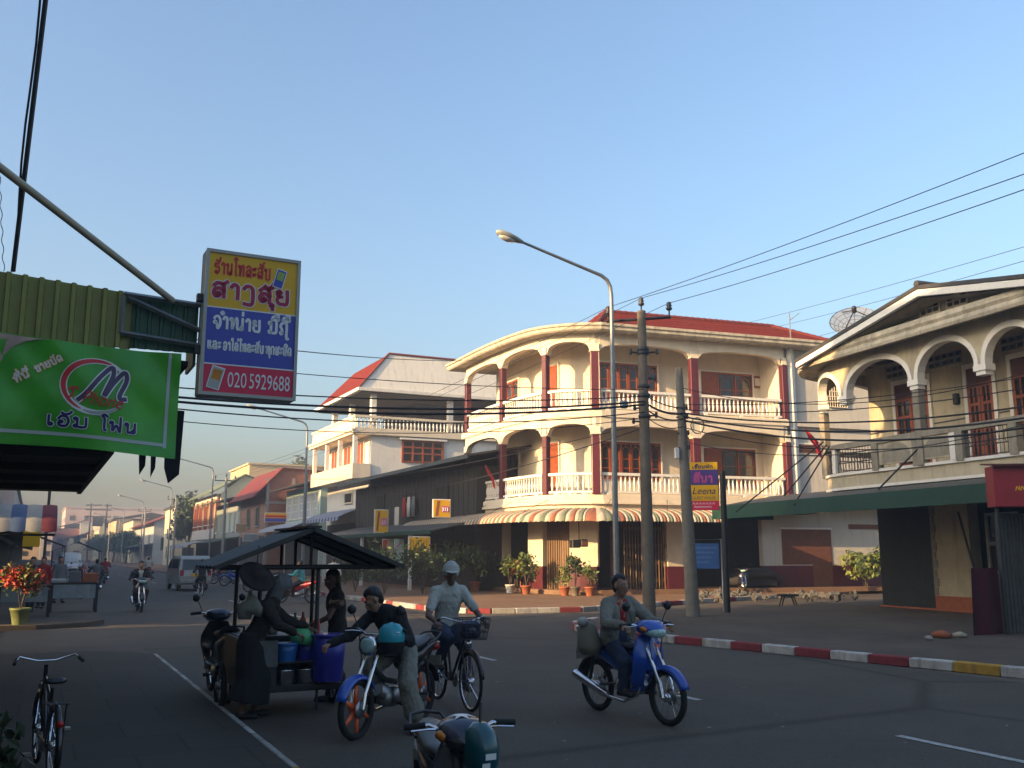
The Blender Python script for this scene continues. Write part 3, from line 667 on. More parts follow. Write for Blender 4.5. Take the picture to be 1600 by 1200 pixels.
# curved pent eave, gable
m = MB(); P2.sweep(m, 0, t_end, [(-3, 7.98), (.55, 7.6), (.72, 7.52), (.75, 7.60), (.68, 7.72), (.74, 7.80), (.70, 7.94), (.5, 8.02), (-3, 8.12)], .3)
m.build('eave', M['weathered_eave'], arch)
m = MB(); AX, AZ = 5.36, 8.78
def rake(x): return AZ-abs(x-AX)*.185
m.slab([(AX, -.95, AZ), (.0, -.95, rake(.0)), (.0, 10, rake(.0)), (AX, 10, AZ)][::-1], .1); m.slab([(AX, -.95, AZ), (11.6, -.95, rake(11.6)), (11.6, 10, rake(11.6)), (AX, 10, AZ)], .1)
m.tube([(AX, -.95, AZ+.04), (AX, 10, AZ+.04)], .1, 6); ro2 = m.build('roof', M['old_zinc'], arch)
m = MB()
for sg, xe in ((-1, .05), (1, 11.5)):
    m.add([(AX, -.93, AZ-.12), (xe, -.93, rake(xe)-.12), (xe, -.93, rake(xe)-.27), (AX, -.93, AZ-.30), (AX, -.80, AZ-.12), (xe, -.80, rake(xe)-.12), (xe, -.80, rake(xe)-.27), (AX, -.80, AZ-.30)], [(0, 1, 2, 3), (7, 6, 5, 4), (3, 2, 6, 7), (1, 0, 4, 5), (2, 1, 5, 6)])
m.build('bargeboard', M['white_trim'], ro2)
m = MB()
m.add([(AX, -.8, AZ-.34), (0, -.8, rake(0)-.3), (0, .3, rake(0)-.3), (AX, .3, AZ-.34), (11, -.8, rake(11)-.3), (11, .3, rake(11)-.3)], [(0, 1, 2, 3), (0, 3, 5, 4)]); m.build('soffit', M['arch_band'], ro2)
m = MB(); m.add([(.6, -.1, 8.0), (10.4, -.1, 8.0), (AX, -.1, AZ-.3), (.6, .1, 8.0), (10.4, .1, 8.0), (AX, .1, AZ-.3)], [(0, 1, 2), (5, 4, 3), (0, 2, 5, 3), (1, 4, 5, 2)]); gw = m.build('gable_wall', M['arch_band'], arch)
for x0 in (4.55, 5.5):
    k = MB(); k.bx(x0, x0+.75, -.14, -.101, 8.14, 8.5)
    for a in range(3):
        for b in range(2): k.bx(x0+.08+a*.22, x0+.24+a*.22, -.15, -.141, 8.2+b*.15, 8.3+b*.15, 1)
    k.build('gable_vent', [M['arch_cream'], M['interior_shade']], gw)
# ground floor
m = MB(); m.bx(-.6, 14.5, 2.9, 3.0, .1, 3.72); m.build('shop_shade_sheet', M['interior_shade'], arch)
a, b = hx(1380, 945, 2.3), hx(1467, 950, 2.3)
m = MB(); n = int((b-a)/.11)
for i in range(n): x = a+(b-a)*i/n; m.bx(x, x+(b-a)/n*.9, 2.3, 2.34+.03*(i % 2), .16, 3.6)
sh = m.build('shutter', M['shutter_grey'], arch); m = MB(); m.bx(a-.08, b, 2.24, 2.5, .1, .17); m.build('sill', M['terracotta'], sh)
c2 = hx(1524, 955, 2.2)
m = MB(); m.bx(b+.02, c2, 2.2, 2.6, .55, 3.7); pw = m.build('ground_wall', M['arch_cream'], arch)
m = MB(); m.bx(b+.01, c2+.01, 2.185, 2.61, .1, .55); m.build('plinth', M['terracotta'], pw)
m = MB()
for i in range(12):
    m.bx(b+.02, b+.16+.05*(i % 2), 2.17, 2.21, .56+i*.26, .56+i*.26+.24)
m.build('quoin', M['arch_band'], pw)
m = MB(); xw = hx(1548, 840, 2.6); w_ = .9
for u in (xw-.1, xw+w_): m.bx(u, u+.1, 2.52, 2.6, 1.2, 2.9)
for z in (1.2, 2.0, 2.8): m.bx(xw, xw+w_, 2.53, 2.6, z, z+.1)
o = m.build('window', M['grey_render'], arch); m = MB(); m.bx(xw, xw+w_, 2.58, 2.61, 1.25, 2.85); m.build('pane', M['glass'], o)
# sloping canopy with green fascia
m = MB(); xe0, xe1 = -4.15, 12.0
m.slab([(xe0, -1.5, 3.36), (xe1, -1.5, 3.36), (xe1, .05, 3.66), (xe0, .9, 3.78)], .05)
cn = m.build('canopy', M['zinc'], arch)
m = MB(); m.bx(xe0, xe1, -1.56, -1.505, 2.93, 3.37); m.box((xe0+.02, -.3, 3.15), (.05, 2.4, .42)); m.build('fascia', M['green_fascia'], cn)
m = MB()
for i in range(9): x = xe0+.4+i*1.9; m.tube([(x, -1.45, 3.2), (x, 2.2, 3.25)], .05, 4)
m.build('rafter', M['dark_wood'], cn)

# satellite dish behind the gable
m = MB(); R = .80; prof = [(R*k/6, .29*(k/6)**2) for k in range(7)]
for k in range(1, 7): m.tube([(prof[k][0]*cos(2*pi*j/24), prof[k][0]*sin(2*pi*j/24), prof[k][1]) for j in range(25)], .014, 4)
for j in range(12): m.tube([(r*cos(pi*j/6), r*sin(pi*j/6), z) for r, z in prof], .016, 4)
dishm = mat('dish_mesh', (.20, .20, .20), rough=.6, var=0); n_ = dishm.node_tree
mb_ = n_.nodes.new('ShaderNodeMixShader'); tb = n_.nodes.new('ShaderNodeBsdfTransparent'); mb_.inputs[0].default_value = .42
out = [x for x in n_.nodes if x.type == 'OUTPUT_MATERIAL'][0]; n_.links.new(tb.outputs[0], mb_.inputs[1]); n_.links.new(n_.nodes['Principled BSDF'].outputs[0], mb_.inputs[2]); n_.links.new(mb_.outputs[0], out.inputs[0])
pd = at_depth(1336, 508, 31.4)
dish = thing('satellite_dish', 'big dark mesh satellite dish tilted on the roof slope left of the gable', 'satellite dish', (pd.x, pd.y, 8.2))
k = MB(); k.lathe((0, 0, 0), prof, 24); k.X = Matrix()
tilt = Matrix.Translation((0, 0, pd.z-8.2-.1)) @ Matrix.Rotation(radians(-20), 4, 'Z') @ Matrix.Rotation(radians(48), 4, 'X')
for q in (m, k): q.v = [tilt @ v for v in q.v]
k.build('reflector', dishm, dish); m.build('rib', M['dark_metal'], dish)
f = MB(); f.tube([(R*.9, 0, .24), (0, 0, .72)], .02, 4); f.tube([(-R*.5, R*.8, .24), (0, 0, .72)], .02, 4); f.tube([(-R*.5, -R*.8, .24), (0, 0, .72)], .02, 4); f.lathe((0, 0, .62), [(.05, 0), (.08, .04), (.08, .22), (.04, .26)], 8)
f.v = [tilt @ v for v in f.v]; f.build('feed_horn', M['black_plastic'], dish)
p_ = MB(); p_.tube([(0, 0, 0), (0, 0, pd.z-8.2)], .05, 6); p_.build('mount', M['dark_metal'], dish)

# ------------------------------------------------------------------ generic street block builder (local x = away from street, y = along it)
def block(name, label, s0, p, group=None, cat='building'): return thing(name, label, cat, S(p, s0, 0), STREET, group)
def win(root, y, z, wd, h, fm='white_trim', pm='glass', x=0, cols=2, rows=1, name='window', arched=False, sx=1):
    f = MB(); t = .06; d = .08; X0 = x-d*sx
    for u in (y-wd/2-t, y+wd/2): f.bx(X0, x-.002*sx, u, u+t, z-t, z+h+t)
    f.bx(X0, x-.002*sx, y-wd/2, y+wd/2, z+h, z+h+t); f.bx(X0-.04*sx, x-.002*sx, y-wd/2-t*1.5, y+wd/2+t*1.5, z-t*1.6, z-t*.01)
    for i in range(1, cols): yy = y-wd/2+wd*i/cols; f.bx(X0+.02*sx, x-.002*sx, yy-.02, yy+.02, z, z+h)
    for i in range(1, rows): zz = z+h*i/rows; f.bx(X0+.025*sx, x-.002*sx, y-wd/2, y+wd/2, zz-.02, zz+.02)
    o = f.build(name, M[fm], root); g = MB(); g.bx(x-.03*sx, x-.004*sx, y-wd/2, y+wd/2, z, z+h); g.build('pane', M[pm], o)
    return o
def awning_strip(root, y0, y1, z, out, drop, mats, step=.3, name='awning', ridge=.7):
    m = MB(); n = int((y1-y0)/step)
    for i in range(n):
        a, b = y0+(y1-y0)*i/n, y0+(y1-y0)*(i+1)/n
        pr = [(0, z), (-out*.6, z-drop*.35), (-out, z-drop*.75), (-out-.03, z-drop)]
        vs = [(x, a, zz) for x, zz in pr]+[(x, b, zz) for x, zz in pr]
        m.add(vs, [[j, j+1, j+5, j+4] for j in range(3)], i % len(mats))
    return m.build(name, [M[q] for q in mats], root)
cream('awn_blue', (.03, .06, .16), rough=.9, var=.15); cream('awn_white', (.34, .37, .42), rough=.9, var=.15); cream('awn_red', (.10, .014, .028), rough=.9, var=.15); cream('awn_blue2', (.05, .09, .18), rough=.9, var=.1); cream('awn_cream', (.26, .25, .23), rough=.9, var=.1)
cream('mint', (.42, .55, .50), rough=.8, var=.1, streak=.2); cream('tan_wall', (.50, .36, .20), rough=.95, var=.12, streak=.25); cream('grey_blue_wall', (.26, .29, .29), rough=.95, var=.15, streak=.4); cream('pale_yellow', (.56, .50, .32), rough=.9, var=.1, streak=.2)
cream('grey_green_wall', (.24, .27, .23), rough=.95, var=.15, streak=.4)
M['brick_wall'] = brickmat('brick_wall', (.32, .10, .05), (.24, .075, .04), (.26, .2, .16), 2.0, .5, .16, .012)
cream('green_roof', (.12, .15, .09), rough=.8, var=.3, streak=.3); cream('orange_brown', (.32, .09, .045), rough=.8, var=.2)
cream('pink_wall', (.50, .34, .28), rough=.9, var=.2, streak=.3)

# dark timber shophouse
b1 = block('timber_shophouse', 'dark unpainted timber shophouse with a low black lean-to roof beside the corner building', 40.2, 18.0)
m = MB(); m.bx(0, 12, 0, 18.6, .14, 5.75)
for i in range(62): m.bx(-.02-.012*(i % 2), 0, i*.3, i*.3+.27, 2.9, 5.7)
m.build('timber_wall', M['dark_wood'], b1)
m = MB(); m.slab([(-1.1, -1.4, 6.12), (4.5, -1.4, 7.1), (4.5, 19.2, 7.1), (-1.1, 19.2, 6.12)], .09); m.slab([(4.5, -1.4, 7.1), (11, -1.4, 5.9), (11, 19.2, 5.9), (4.5, 19.2, 7.1)], .09); r1 = m.build('roof', M['old_zinc'], b1)
m = MB(); m.bx(-1.12, -1.06, -1.4, 19.2, 5.93, 6.11); m.build('fascia', M['zinc'], r1)
for y in (4, 8.5, 13.5): win(b1, y, 3.9, 1.3, 1.2, 'dark_wood', 'interior_shade', x=-.03)
m = MB(); m.slab([(-2.6, -1.0, 2.8), (0, -1.0, 3.35), (0, 18.6, 3.35), (-2.6, 18.6, 2.8)], .06); ln = m.build('canopy', M['zinc'], b1)
m = MB(); m.bx(-2.65, -2.6, -1, 18.6, 2.62, 2.8); m.build('fascia', M['green_fascia'], ln)
for y in (1.9, 9.2, 16.5):
    m = MB(); m.bx(-2.55, -2.41, y-.07, y+.07, .14, 2.66); m.build('post', M['white_trim'], b1)
m = MB(); m.bx(-.03, -.01, .3, 18.4, .14, 2.75); m.build('shop_shade_sheet', M['interior_shade'], b1)  # dark sheet on the wall face stands for the shop's inner shade
m = MB(); m.bx(-.06, 3.2, 10.2, 11.4, 3.0, 4.6, 0, .3); m.build('water_tank', M['white_wall'], b1)
for i, (y, c) in enumerate(((9.0, 'cloth_red'), (8.3, 'cloth_white'), (7.6, 'cloth_grey'))):
    m = MB(); m.loft([((-.25, y, 4.75), .2, .04), ((-.25, y, 4.3), .26, .06), ((-.25, y, 3.7), .22, .05)], 8, lat=(0, 1, 0))
    o = m.build('hanging_shirt', M[c]); o.location = b1.location; o.rotation_euler = b1.rotation_euler
    tag(o, ('dark red', 'white', 'grey')[i]+' shirt hung to dry under the timber shophouse roof', 'laundry', 'laundry on the timber shophouse')

# shop displays and hanging yellow signs at the timber shophouse
def sign_board(px, py0, py1, wpx, p, label, cols, thick=.08, name='shop_sign', group=None, face='sign_yellow', rz=STREET):
    a = at_p(px, py0, p); b = at_p(px, py1, p); h = a.z-b.z; wd = wpx/FOC*a.y
    t = thing(name, label, 'sign', (a.x, a.y, b.z), rz, group)
    m = MB(); m.bx(-wd/2, wd/2, -thick/2, thick/2, 0, h, 0, .015); m.build('board', M['white_trim'], t)
    m = MB(); m.bx(-wd/2+.04, wd/2-.04, -thick/2-.006, -thick/2-.001, .04, h-.04); m.build('face', M[face], t)
    return t, wd, h, thick
def ad_marks(t, wd, h, th):
    m = MB(); y = -th/2-.012
    m.add([(-wd*.36, y, h*.1), (-wd*.22, y, h*.1), (-wd*.1, y, h*.92), (-wd*.26, y, h*.92)], [(0, 1, 2, 3)]); m.build('red_figure', M['orange_brown'], t)
    m = MB(); m.bx(-wd*.02, wd*.40, y-.002, y, h*.30, h*.62); m.build('pink_panel', M['letter_pink'], t)
    m = MB()
    for k in range(3): x = wd*(.05+k*.12); m.tube([(x, y-.006, h*.35), (x+.03*wd, y-.006, h*.46), (x, y-.006, h*.56)], .02*wd, 4)
    m.build('lettering', M['letter_white'], t)
r = sign_board(596, 796, 833, 23, 15.2, 'tall yellow advertising sign left of the white shop post, with a pink panel', None, group='yellow advertising signs'); ad_marks(*r)
r = sign_board(690, 780, 809, 30, 15.2, 'yellow advertising sign with a pink panel next to the left end of the striped awning', None, group='yellow advertising signs'); ad_marks(*r)
t, wd, h, th = sign_board(655, 838, 868, 36, 15.0, 'wide plain mustard yellow board hanging at the timber shop front', None)
m = MB()
for k in range(7): m.bx(-wd*.4+k*wd*.12, -wd*.4+k*wd*.12+.02, -th/2-.011, -th/2-.007, .1, h-.15)
m.build('brown_strip', M['gate_brown'], t)  # thin brown upright strips on the board face
for i, (px0, px1, c1, c2, lab) in enumerate(((598, 616, 'pale_yellow', 'letter_red', 'cream poster panel with a red corner beside the timber shop'), (617, 631, 'mint', 'letter_pink', 'pale green poster panel with a pink diagonal beside the white post'))):
    a = at_p((px0+px1)/2, 842, 15.6); b = at_p((px0+px1)/2, 880, 15.6); wd = (px1-px0)/FOC*a.y*1.1
    t = thing('poster_panel', lab, 'poster', (a.x, a.y, b.z), STREET)
    m = MB(); m.bx(-wd/2, wd/2, -.02, .02, 0, a.z-b.z); m.build('panel', M[c1], t)
    m = MB(); h = a.z-b.z; m.add([(-wd*.4, -.026, h*.55), (wd*.2, -.026, h*.85), (wd*.35, -.026, h*.95), (-wd*.3, -.026, h*.7)] if i else [(-wd*.45, -.026, h*.6), (-wd*.1, -.026, h*.6), (-wd*.1, -.026, h*.95), (-wd*.45, -.026, h*.95)], [(0, 1, 2, 3)]); m.build('print', M[c2], t)

# white villa with the red mansard roof over a roof terrace
b2 = block('roof_terrace_villa', 'tall white villa with a red sloping roof over an open rooftop terrace', 59.2, 19.0)
ZT = 9.64
m = MB(); m.bx(0.02, 14, 0, 10.0, .14, ZT-.3); m.build('wall', M['villa_white'], b2)
m = MB(); m.bx(-1.3, 14, -.35, 10.6, ZT-.32, ZT); m.bx(-1.38, -1.3, -.4, 10.7, ZT-.15, ZT+.02); m.build('terrace_slab', M['cream_wall'], b2)
bal = MB(); rl = MB()
for y in [i*.24 for i in range(44)]: bal.lathe((-1.1, y-.2, ZT+.1), [(r*1.3, z*1.05) for r, z in baluster], 5)
for x in [i*.26 for i in range(50)]: bal.lathe((x-1.0, -.25, ZT+.1), [(r*1.3, z*1.05) for r, z in baluster], 5)
rl.bx(-1.2, -1.0, -.35, 10.4, ZT+.75, ZT+.9); rl.bx(-1.0, 13, -.35, -.15, ZT+.75, ZT+.9); rl.bx(-1.2, -1.0, -.35, 10.4, ZT+.0, ZT+.1); rl.bx(-1.0, 13, -.35, -.15, ZT+.0, ZT+.1)
rl.bx(-1.16, -1.06, .2, 3.2, ZT+.1, ZT+.75); rl.bx(-1.16, -1.06, 3.4, 6.6, ZT+.1, ZT+.75); rl.bx(-1.16, -1.06, 6.8, 10.2, ZT+.1, ZT+.75)
o = bal.build('balustrade', M['white_trim'], b2); rl.build('handrail', M['cream_wall'], o)
for x, y in ((.2, .3), (.2, 5.0), (.2, 9.3), (5.6, .3), (11, .3), (5.6, 9.3)):
    m = MB(); m.box((x, y, (ZT+12.3)/2), (.36, .36, 12.3-ZT), 0, 0, .02); m.build('column', M['white_trim'], b2)
m = MB(); m.bx(4.0, 13.6, 2.6, 9.6, ZT, 12.0); m.build('terrace_shade_box', M['interior_shade'], b2)  # near-black box added to darken the space under the roof
m = MB(); m.bx(-.8, 13.4, -.4, 10.2, 12.03, 12.09); m.build('ceiling', M['dark_wood'], b2)  # dark slab colour stands for the shade under the villa roof
m = MB(); m.add([(-1.0, -.5, 12.3), (-1.0, 10.4, 12.3), (1.1, 7.8, 14.75), (1.1, .0, 14.75)], [(0, 3, 2, 1)]); m.add([(-1.0, 10.4, 12.3), (13, 10.4, 12.3), (11, 7.8, 14.75), (1.1, 7.8, 14.75)], [(0, 1, 2, 3)]); m.face([(1.1, 0, 14.75), (1.1, 7.8, 14.75), (11, 7.8, 14.75), (11, 0, 14.75)][::-1])
rf = m.build('roof', tilem, b2)
m = MB(); m.add([(-.95, -.46, 12.3), (13.5, -.46, 12.3), (12, -.0, 14.72), (1.1, .0, 14.72)], [(0, 1, 2, 3)]); m.bx(-1.1, 13.5, -.6, 10.5, 12.1, 12.3); m.build('parapet', M['villa_white'], rf)
m = MB(); m.tube([(1.1, 0, 14.78), (12, 0, 14.78)], .08, 5); m.tube([(1.1, 0, 14.78), (-1, -.5, 12.35)], .08, 5); m.build('ridge_tiles', M['red_tile'], rf)
# second floor of the villa: loggia with window, columns, wood window on the side
m = MB(); m.bx(-1.2, 0, -.1, 10.2, 6.5, 7.45); m.build('balcony_front', M['cream_wall'], b2)
for y in (.05, 3.4, 6.6, 9.9): m = MB(); m.bx(-1.15, -.9, y-.12, y+.12, 7.45, ZT-.32); m.build('column', M['white_trim'], b2)
for y, wd in ((2.0, 1.4), (5.0, 1.6), (8.2, 1.4)): win(b2, y, 7.5, wd, 1.5, 'white_trim', 'varnished_wood', cols=2, rows=1)
f = MB(); g2 = MB()
for i in range(4): g2.bx(2.2+i*.7, 2.8+i*.7, -.05, -.01, 7.75, 9.0)
for i in range(5): f.bx(2.1+i*.7, 2.22+i*.7, -.1, -.002, 7.65, 9.1)
for z in (7.65, 8.2, 8.6, 9.0): f.bx(2.12, 5.0, -.09, -.003, z, z+.1)
o = f.build('window', M['varnished_wood'], b2); g2.build('pane', M['glass'], o); f = MB(); f.bx(1.9, 5.2, -.3, -.001, 9.12, 9.25); f.build('window_hood', M['white_trim'], o)
for y in (1.5, 4.5): win(b2, y, 5.2, 1.6, .6, 'cream_wall', 'interior_shade', cols=1)
awning_strip(b2, -.2, 9, 4.75, 2.0, .9, ['awn_blue', 'awn_white'], .36)
m = MB(); m.bx(-.03, .01, .2, 9.6, .14, 3.8); m.build('shop_shade_sheet', M['interior_shade'], b2)

# mint fronted shop, brick house and the row beyond it
b3 = block('mint_shophouse', 'pale mint two storey shop with louvred upper windows beside the villa', 71, 19.0)
m = MB(); m.bx(0, 10, 0, 11, .14, 7.0); m.build('wall', M['mint'], b3)
for y in (1.2, 3.2, 5.4, 7.6, 9.6): win(b3, y, 4.6, 1.5, 1.7, 'white_trim', 'awn_white', cols=1, rows=3)
m = MB(); m.slab([(-1.4, -.3, 7.0), (4, -.3, 8.0), (4, 11.2, 8.0), (-1.4, 11.2, 7.0)], .1); m.build('roof', M['old_zinc'], b3)
awning_strip(b3, 0, 11, 4.3, 2.2, .8, ['awn_white'], 2); m = MB(); m.bx(-.03, -.001, .2, 10.6, .14, 3.6); m.build('shop_shade_sheet', M['interior_shade'], b3)
m = MB(); m.bx(6, 14, .2, 10, 7.0, 9.6); m.build('rear_block', M['tan_wall'], b3)
b4 = block('brick_house', 'bare red brick house with a red roof sloping to the street', 83, 17.5)
m = MB(); m.add([(0, 0, .14), (8, 0, .14), (8, 0, 8.7), (1.3, 0, 9.0), (0, 0, 7.6)], [(0, 1, 2, 3, 4)]); m.add([(0, 11, .14), (8, 11, .14), (8, 11, 8.7), (1.3, 11, 9.0), (0, 11, 7.6)], [(4, 3, 2, 1, 0)]); m.add([(0, 0, .14), (0, 11, .14), (0, 11, 7.6), (0, 0, 7.6)], [(0, 3, 2, 1)]); m.build('wall', M['brick_wall'], b4)
m = MB(); m.slab([(-1.2, -.2, 6.5), (1.3, -.2, 9.1), (1.3, 11.3, 9.1), (-1.2, 11.3, 6.5)], .1); m.slab([(1.3, -.2, 9.1), (8.2, -.2, 8.8), (8.2, 11.3, 8.8), (1.3, 11.3, 9.1)], .1); m.build('roof', M['red_tile'], b4)
m = MB()
for z in (3.6, 6.0): m.bx(-.05, 8, -.03, -.001, z, z+.2)
for x in (0, 2.2, 3.6): m.bx(x, x+.25, -.034, -.001, .14, 8.2)
m.build('concrete_frame', M['grey_render'], b4)
for y in (3, 7): win(b4, y, 4.2, 1.4, 1.6, 'grey_render', 'interior_shade')
m = MB(); m.bx(-.03, -.001, .3, 10.6, .14, 3.3); m.build('shop_shade_sheet', M['interior_shade'], b4)
for nm, lab, s0, L_, wm, zt_, wl_ in (('grey_shophouse', 'weathered grey shophouse with shuttered windows directly beyond the brick house', 94.2, 7, 'grey_blue_wall', 7.0, 2), ('grey_shophouse', 'grey green shophouse with a tall narrow window between the grey one and the orange columns', 101.4, 6.4, 'grey_green_wall', 6.8, 1)):
    bb = block(nm, lab, s0, 17.5, 'grey shophouses'); m = MB(); m.bx(0, 9, 0, L_, .14, zt_); m.build('wall', M[wm], bb)
    for i in range(wl_+1): win(bb, 1.2+i*(L_-2)/max(1, wl_), 4.0, 1.1, 1.7, 'white_trim', 'mint' if wl_ == 2 else 'interior_shade')
    m = MB(); m.slab([(-1.6, -.1, 6.9), (0, -.1, 7.3), (0, L_, 7.3), (-1.6, L_, 6.9)], .08); m.slab([(0, -.1, 7.3), (9, -.1, 7.8), (9, L_, 7.8), (0, L_, 7.3)], .08); m.build('roof', M['old_zinc'], bb)
    m = MB(); m.slab([(-2.4, 0, 2.9), (0, 0, 3.4), (0, L_, 3.4), (-2.4, L_, 2.9)], .06); m.build('canopy', M['green_fascia'], bb); m = MB(); m.bx(-.03, -.001, .2, L_-.2, .14, 3.2); m.build('shop_shade_sheet', M['interior_shade'], bb)
b5 = block('orange_column_shophouse', 'cream shophouse with orange brown columns and a mossy green roof', 108.5, 17.5)
m = MB(); m.bx(.5, 10, 0, 16, .14, 8.3); m.build('wall', M['pale_yellow'], b5)
for i in range(5): m = MB(); m.bx(0, .4, i*3.9, i*3.9+.45, 3.4, 7.6); m.build('column', M['orange_brown'], b5)
for i in range(4):
    win(b5, 2.1+i*3.9, 4.9, 1.2, 2.2, 'varnished_wood', 'interior_shade', x=.5)
    m = MB(); P = Path([(0.2, 16.05-.0), (0.2, -.05)]); arch_beam(P, m, .3+i*3.9, .3+i*3.9+3.6, -.1, .1, 6.9, 8.3, .9, 10); m.build('arch_beam', M['cream_wall'], b5)
m = MB(); m.bx(-.1, .3, 0, 16, 3.4, 4.5); m.bx(-.1, 0, -.01, 16, 4.9, 5.0); m.build('balcony_front', M['white_wall'], b5)
m = MB(); m.slab([(-.8, -.3, 8.3), (3, -.3, 10.5), (3, 16.3, 10.5), (-.8, 16.3, 8.3)], .12); m.slab([(3, -.3, 10.5), (10, -.3, 8), (10, 16.3, 8), (3, 16.3, 10.5)], .12); m.build('roof', M['green_roof'], b5)
m = MB(); m.add([(.5, -.02, 8.3), (9, -.02, 8.3), (3, -.02, 10.4)], [(0, 1, 2)]); m.build('gable_wall', M['pale_yellow'], b5)
awning_strip(b5, 0, 16, 3.3, 3.0, .9, ['awn_white', 'cloth_grey'], 1.0); m = MB(); m.bx(.45, .499, .2, 15.8, .14, 3.3); m.build('shop_shade_sheet', M['interior_shade'], b5)
b6 = block('tan_block', 'plain tan flat roofed block rising behind the brick house', 122, 23.5)
m = MB(); m.bx(0, 14, 0, 13, .14, 12.8); m.build('wall', M['tan_wall'], b6); m = MB(); m.bx(-.2, 14.2, -.2, 13.2, 12.8, 13.0); m.build('parapet', M['tan_wall'], b6)
for y in (3.5, 9): win(b6, y, 10.6, .9, 1.0, 'white_trim', 'cream_wall')
b7 = block('white_gable_house', 'white gabled house with a red roof far down the right side of the street', 168, 17.5)
m = MB(); m.add([(0, 0, .1), (12, 0, .1), (12, 0, 6), (6, 0, 9.2), (0, 0, 7.0)], [(0, 1, 2, 3, 4)]); m.add([(0, 0, .1), (0, 34, .1), (0, 34, 7), (0, 0, 7)], [(0, 3, 2, 1)]); m.build('wall', M['white_wall'], b7)
m = MB(); m.slab([(-1, -.4, 6.7), (6, -.4, 9.6), (6, 34, 9.6), (-1, 34, 6.7)], .15); m.slab([(6, -.4, 9.6), (13, -.4, 6), (13, 34, 6), (6, 34, 9.6)], .15); m.build('roof', M['red_tile'], b7)
win(b7, 6, 3, 2, 2); m = MB(); m.bx(1.2, 4.4, -.06, -.01, 2.4, 4.4); m.build('window', M['interior_shade'], b7); m = MB(); m.slab([(-3, -.2, 3), (0, -.2, 3.5), (0, 30, 3.5), (-3, 30, 3)], .1); m.build('canopy', M['zinc'], b7)
def farblock(name, label, s0, L_, p, dp, h, wm, rm=None, rows=2, roofh=0, group='far buildings along the street'):
    b = block(name, label, s0, p, group); m = MB(); m.bx(0, dp, 0, L_, .1, h); m.build('wall', M[wm], b)
    for r in range(rows):
        for i in range(max(1, int(L_/5))): win(b, 2.5+i*5, 1+3.2*r if r == 0 else 3.6*r+.4, 1.6, 1.5, 'white_trim', 'interior_shade', cols=1)
    for r in range(rows):
        for i in range(max(1, int(dp/4))): f = MB(); f.bx(1.2+i*4, 2.8+i*4, -.05, -.01, 3.5*r+1.2, 3.5*r+2.7); f.build('window', M['interior_shade'], b)
    m = MB()
    if roofh: m.slab([(-.8, -.3, h), (dp/2, -.3, h+roofh), (dp/2, L_, h+roofh), (-.8, L_, h)], .12); m.slab([(dp/2, -.3, h+roofh), (dp+.8, -.3, h), (dp+.8, L_, h), (dp/2, L_, h+roofh)], .12)
    else: m.bx(-.3, dp+.3, -.3, L_+.2, h, h+.3)
    m.build('roof', M[rm or wm], b); return b
farblock('far_shophouse', 'low cream shophouse just past the dark tree on the right side', 146, 12, 18, 8, 8.4, 'pale_yellow', 'old_zinc', 2)
farblock('far_shophouse', 'small pale shophouse beyond the white gabled house', 200, 24, 17, 12, 8.2, 'pale_yellow', 'old_zinc', 2)
farblock('far_shophouse', 'cream shophouse with a grey roof near the far pylons', 228, 26, 16, 14, 9.4, 'tan_wall', 'old_zinc', 2, 1.5)
farblock('far_apartment_block', 'tall pinkish block standing at the far end of the street', 318, 40, 8, 46, 15.5, 'pink_wall', None, 4)
farblock('far_shophouse', 'dull pink terrace to the left of the tall far block', 380, 60, -12, 18, 9, 'pink_wall', 'old_zinc', 2, 2)
farblock('far_shophouse', 'yellowish corner house at the foot of the tall far block', 262, 30, 14.5, 12, 9.5, 'pale_yellow', 'old_zinc', 3)

# ------------------------------------------------------------------ left side of the street
lb = block('phone_shop_building', 'tall cream shop building on the near left behind the green metal canopy', -34, -3.2)
m = MB(); m.bx(-12, 0, 0, 38, .07, 15.2); m.bx(-12, 0, 43.6, 51.4, .07, 15.4); m.bx(-12, 0, 38, 43.6, .07, 12.5); m.build('wall', M['cream_wall'], lb)  # out of frame; heights and lower gap shaped for the shade they cast
for z in (4.4, 7.8):
    for y in (4, 10, 16, 22, 28, 34, 41, 47.5): win(lb, y, z, 1.8, 1.6, 'white_trim', 'glass', sx=-1, x=0)
m = MB(); m.bx(0, .1, .5, 51, .1, 3.0); m.build('shop_shade_sheet', M['interior_shade'], lb)
tr_s = S(-5.3, 20.0, .05)
lb2 = block('low_corner_shop', 'low single storey corner shop on the far left behind the striped awning', 26, -2.0)
m = MB(); m.bx(-10, 0, 0, 7.5, .1, 3.5); m.bx(-10, 0, 7.5, 9.2, .1, 6.2); m.build('wall', M['pale_yellow'], lb2); m = MB(); m.bx(-10.2, .3, -.2, 7.6, 3.5, 3.65); m.build('roof', M['old_zinc'], lb2); m = MB(); m.bx(0, .03, .4, 7.2, .12, 2.7); m.build('shop_shade_sheet', M['interior_shade'], lb2)  # taller end block added to shade a strip of the road
sr_ = block('side_street_shade_block', 'unseen block added on the left side street to shade the road', 9.0, -42)  # unseen block added to keep the sun off the intersection
m = MB(); m.bx(0, 25.5, 0, 12.2, .05, 8.4); m.build('wall', M['pale_yellow'], sr_); m = MB(); m.bx(-.3, 25.8, -.3, 12.5, 8.4, 8.6); m.build('roof', M['old_zinc'], sr_)
for x_ in (3, 8, 13, 18, 23): m = MB(); m.bx(x_-.8, x_+.8, 12.2, 12.25, 4.5, 6.2); m.build('window', M['interior_shade'], sr_)
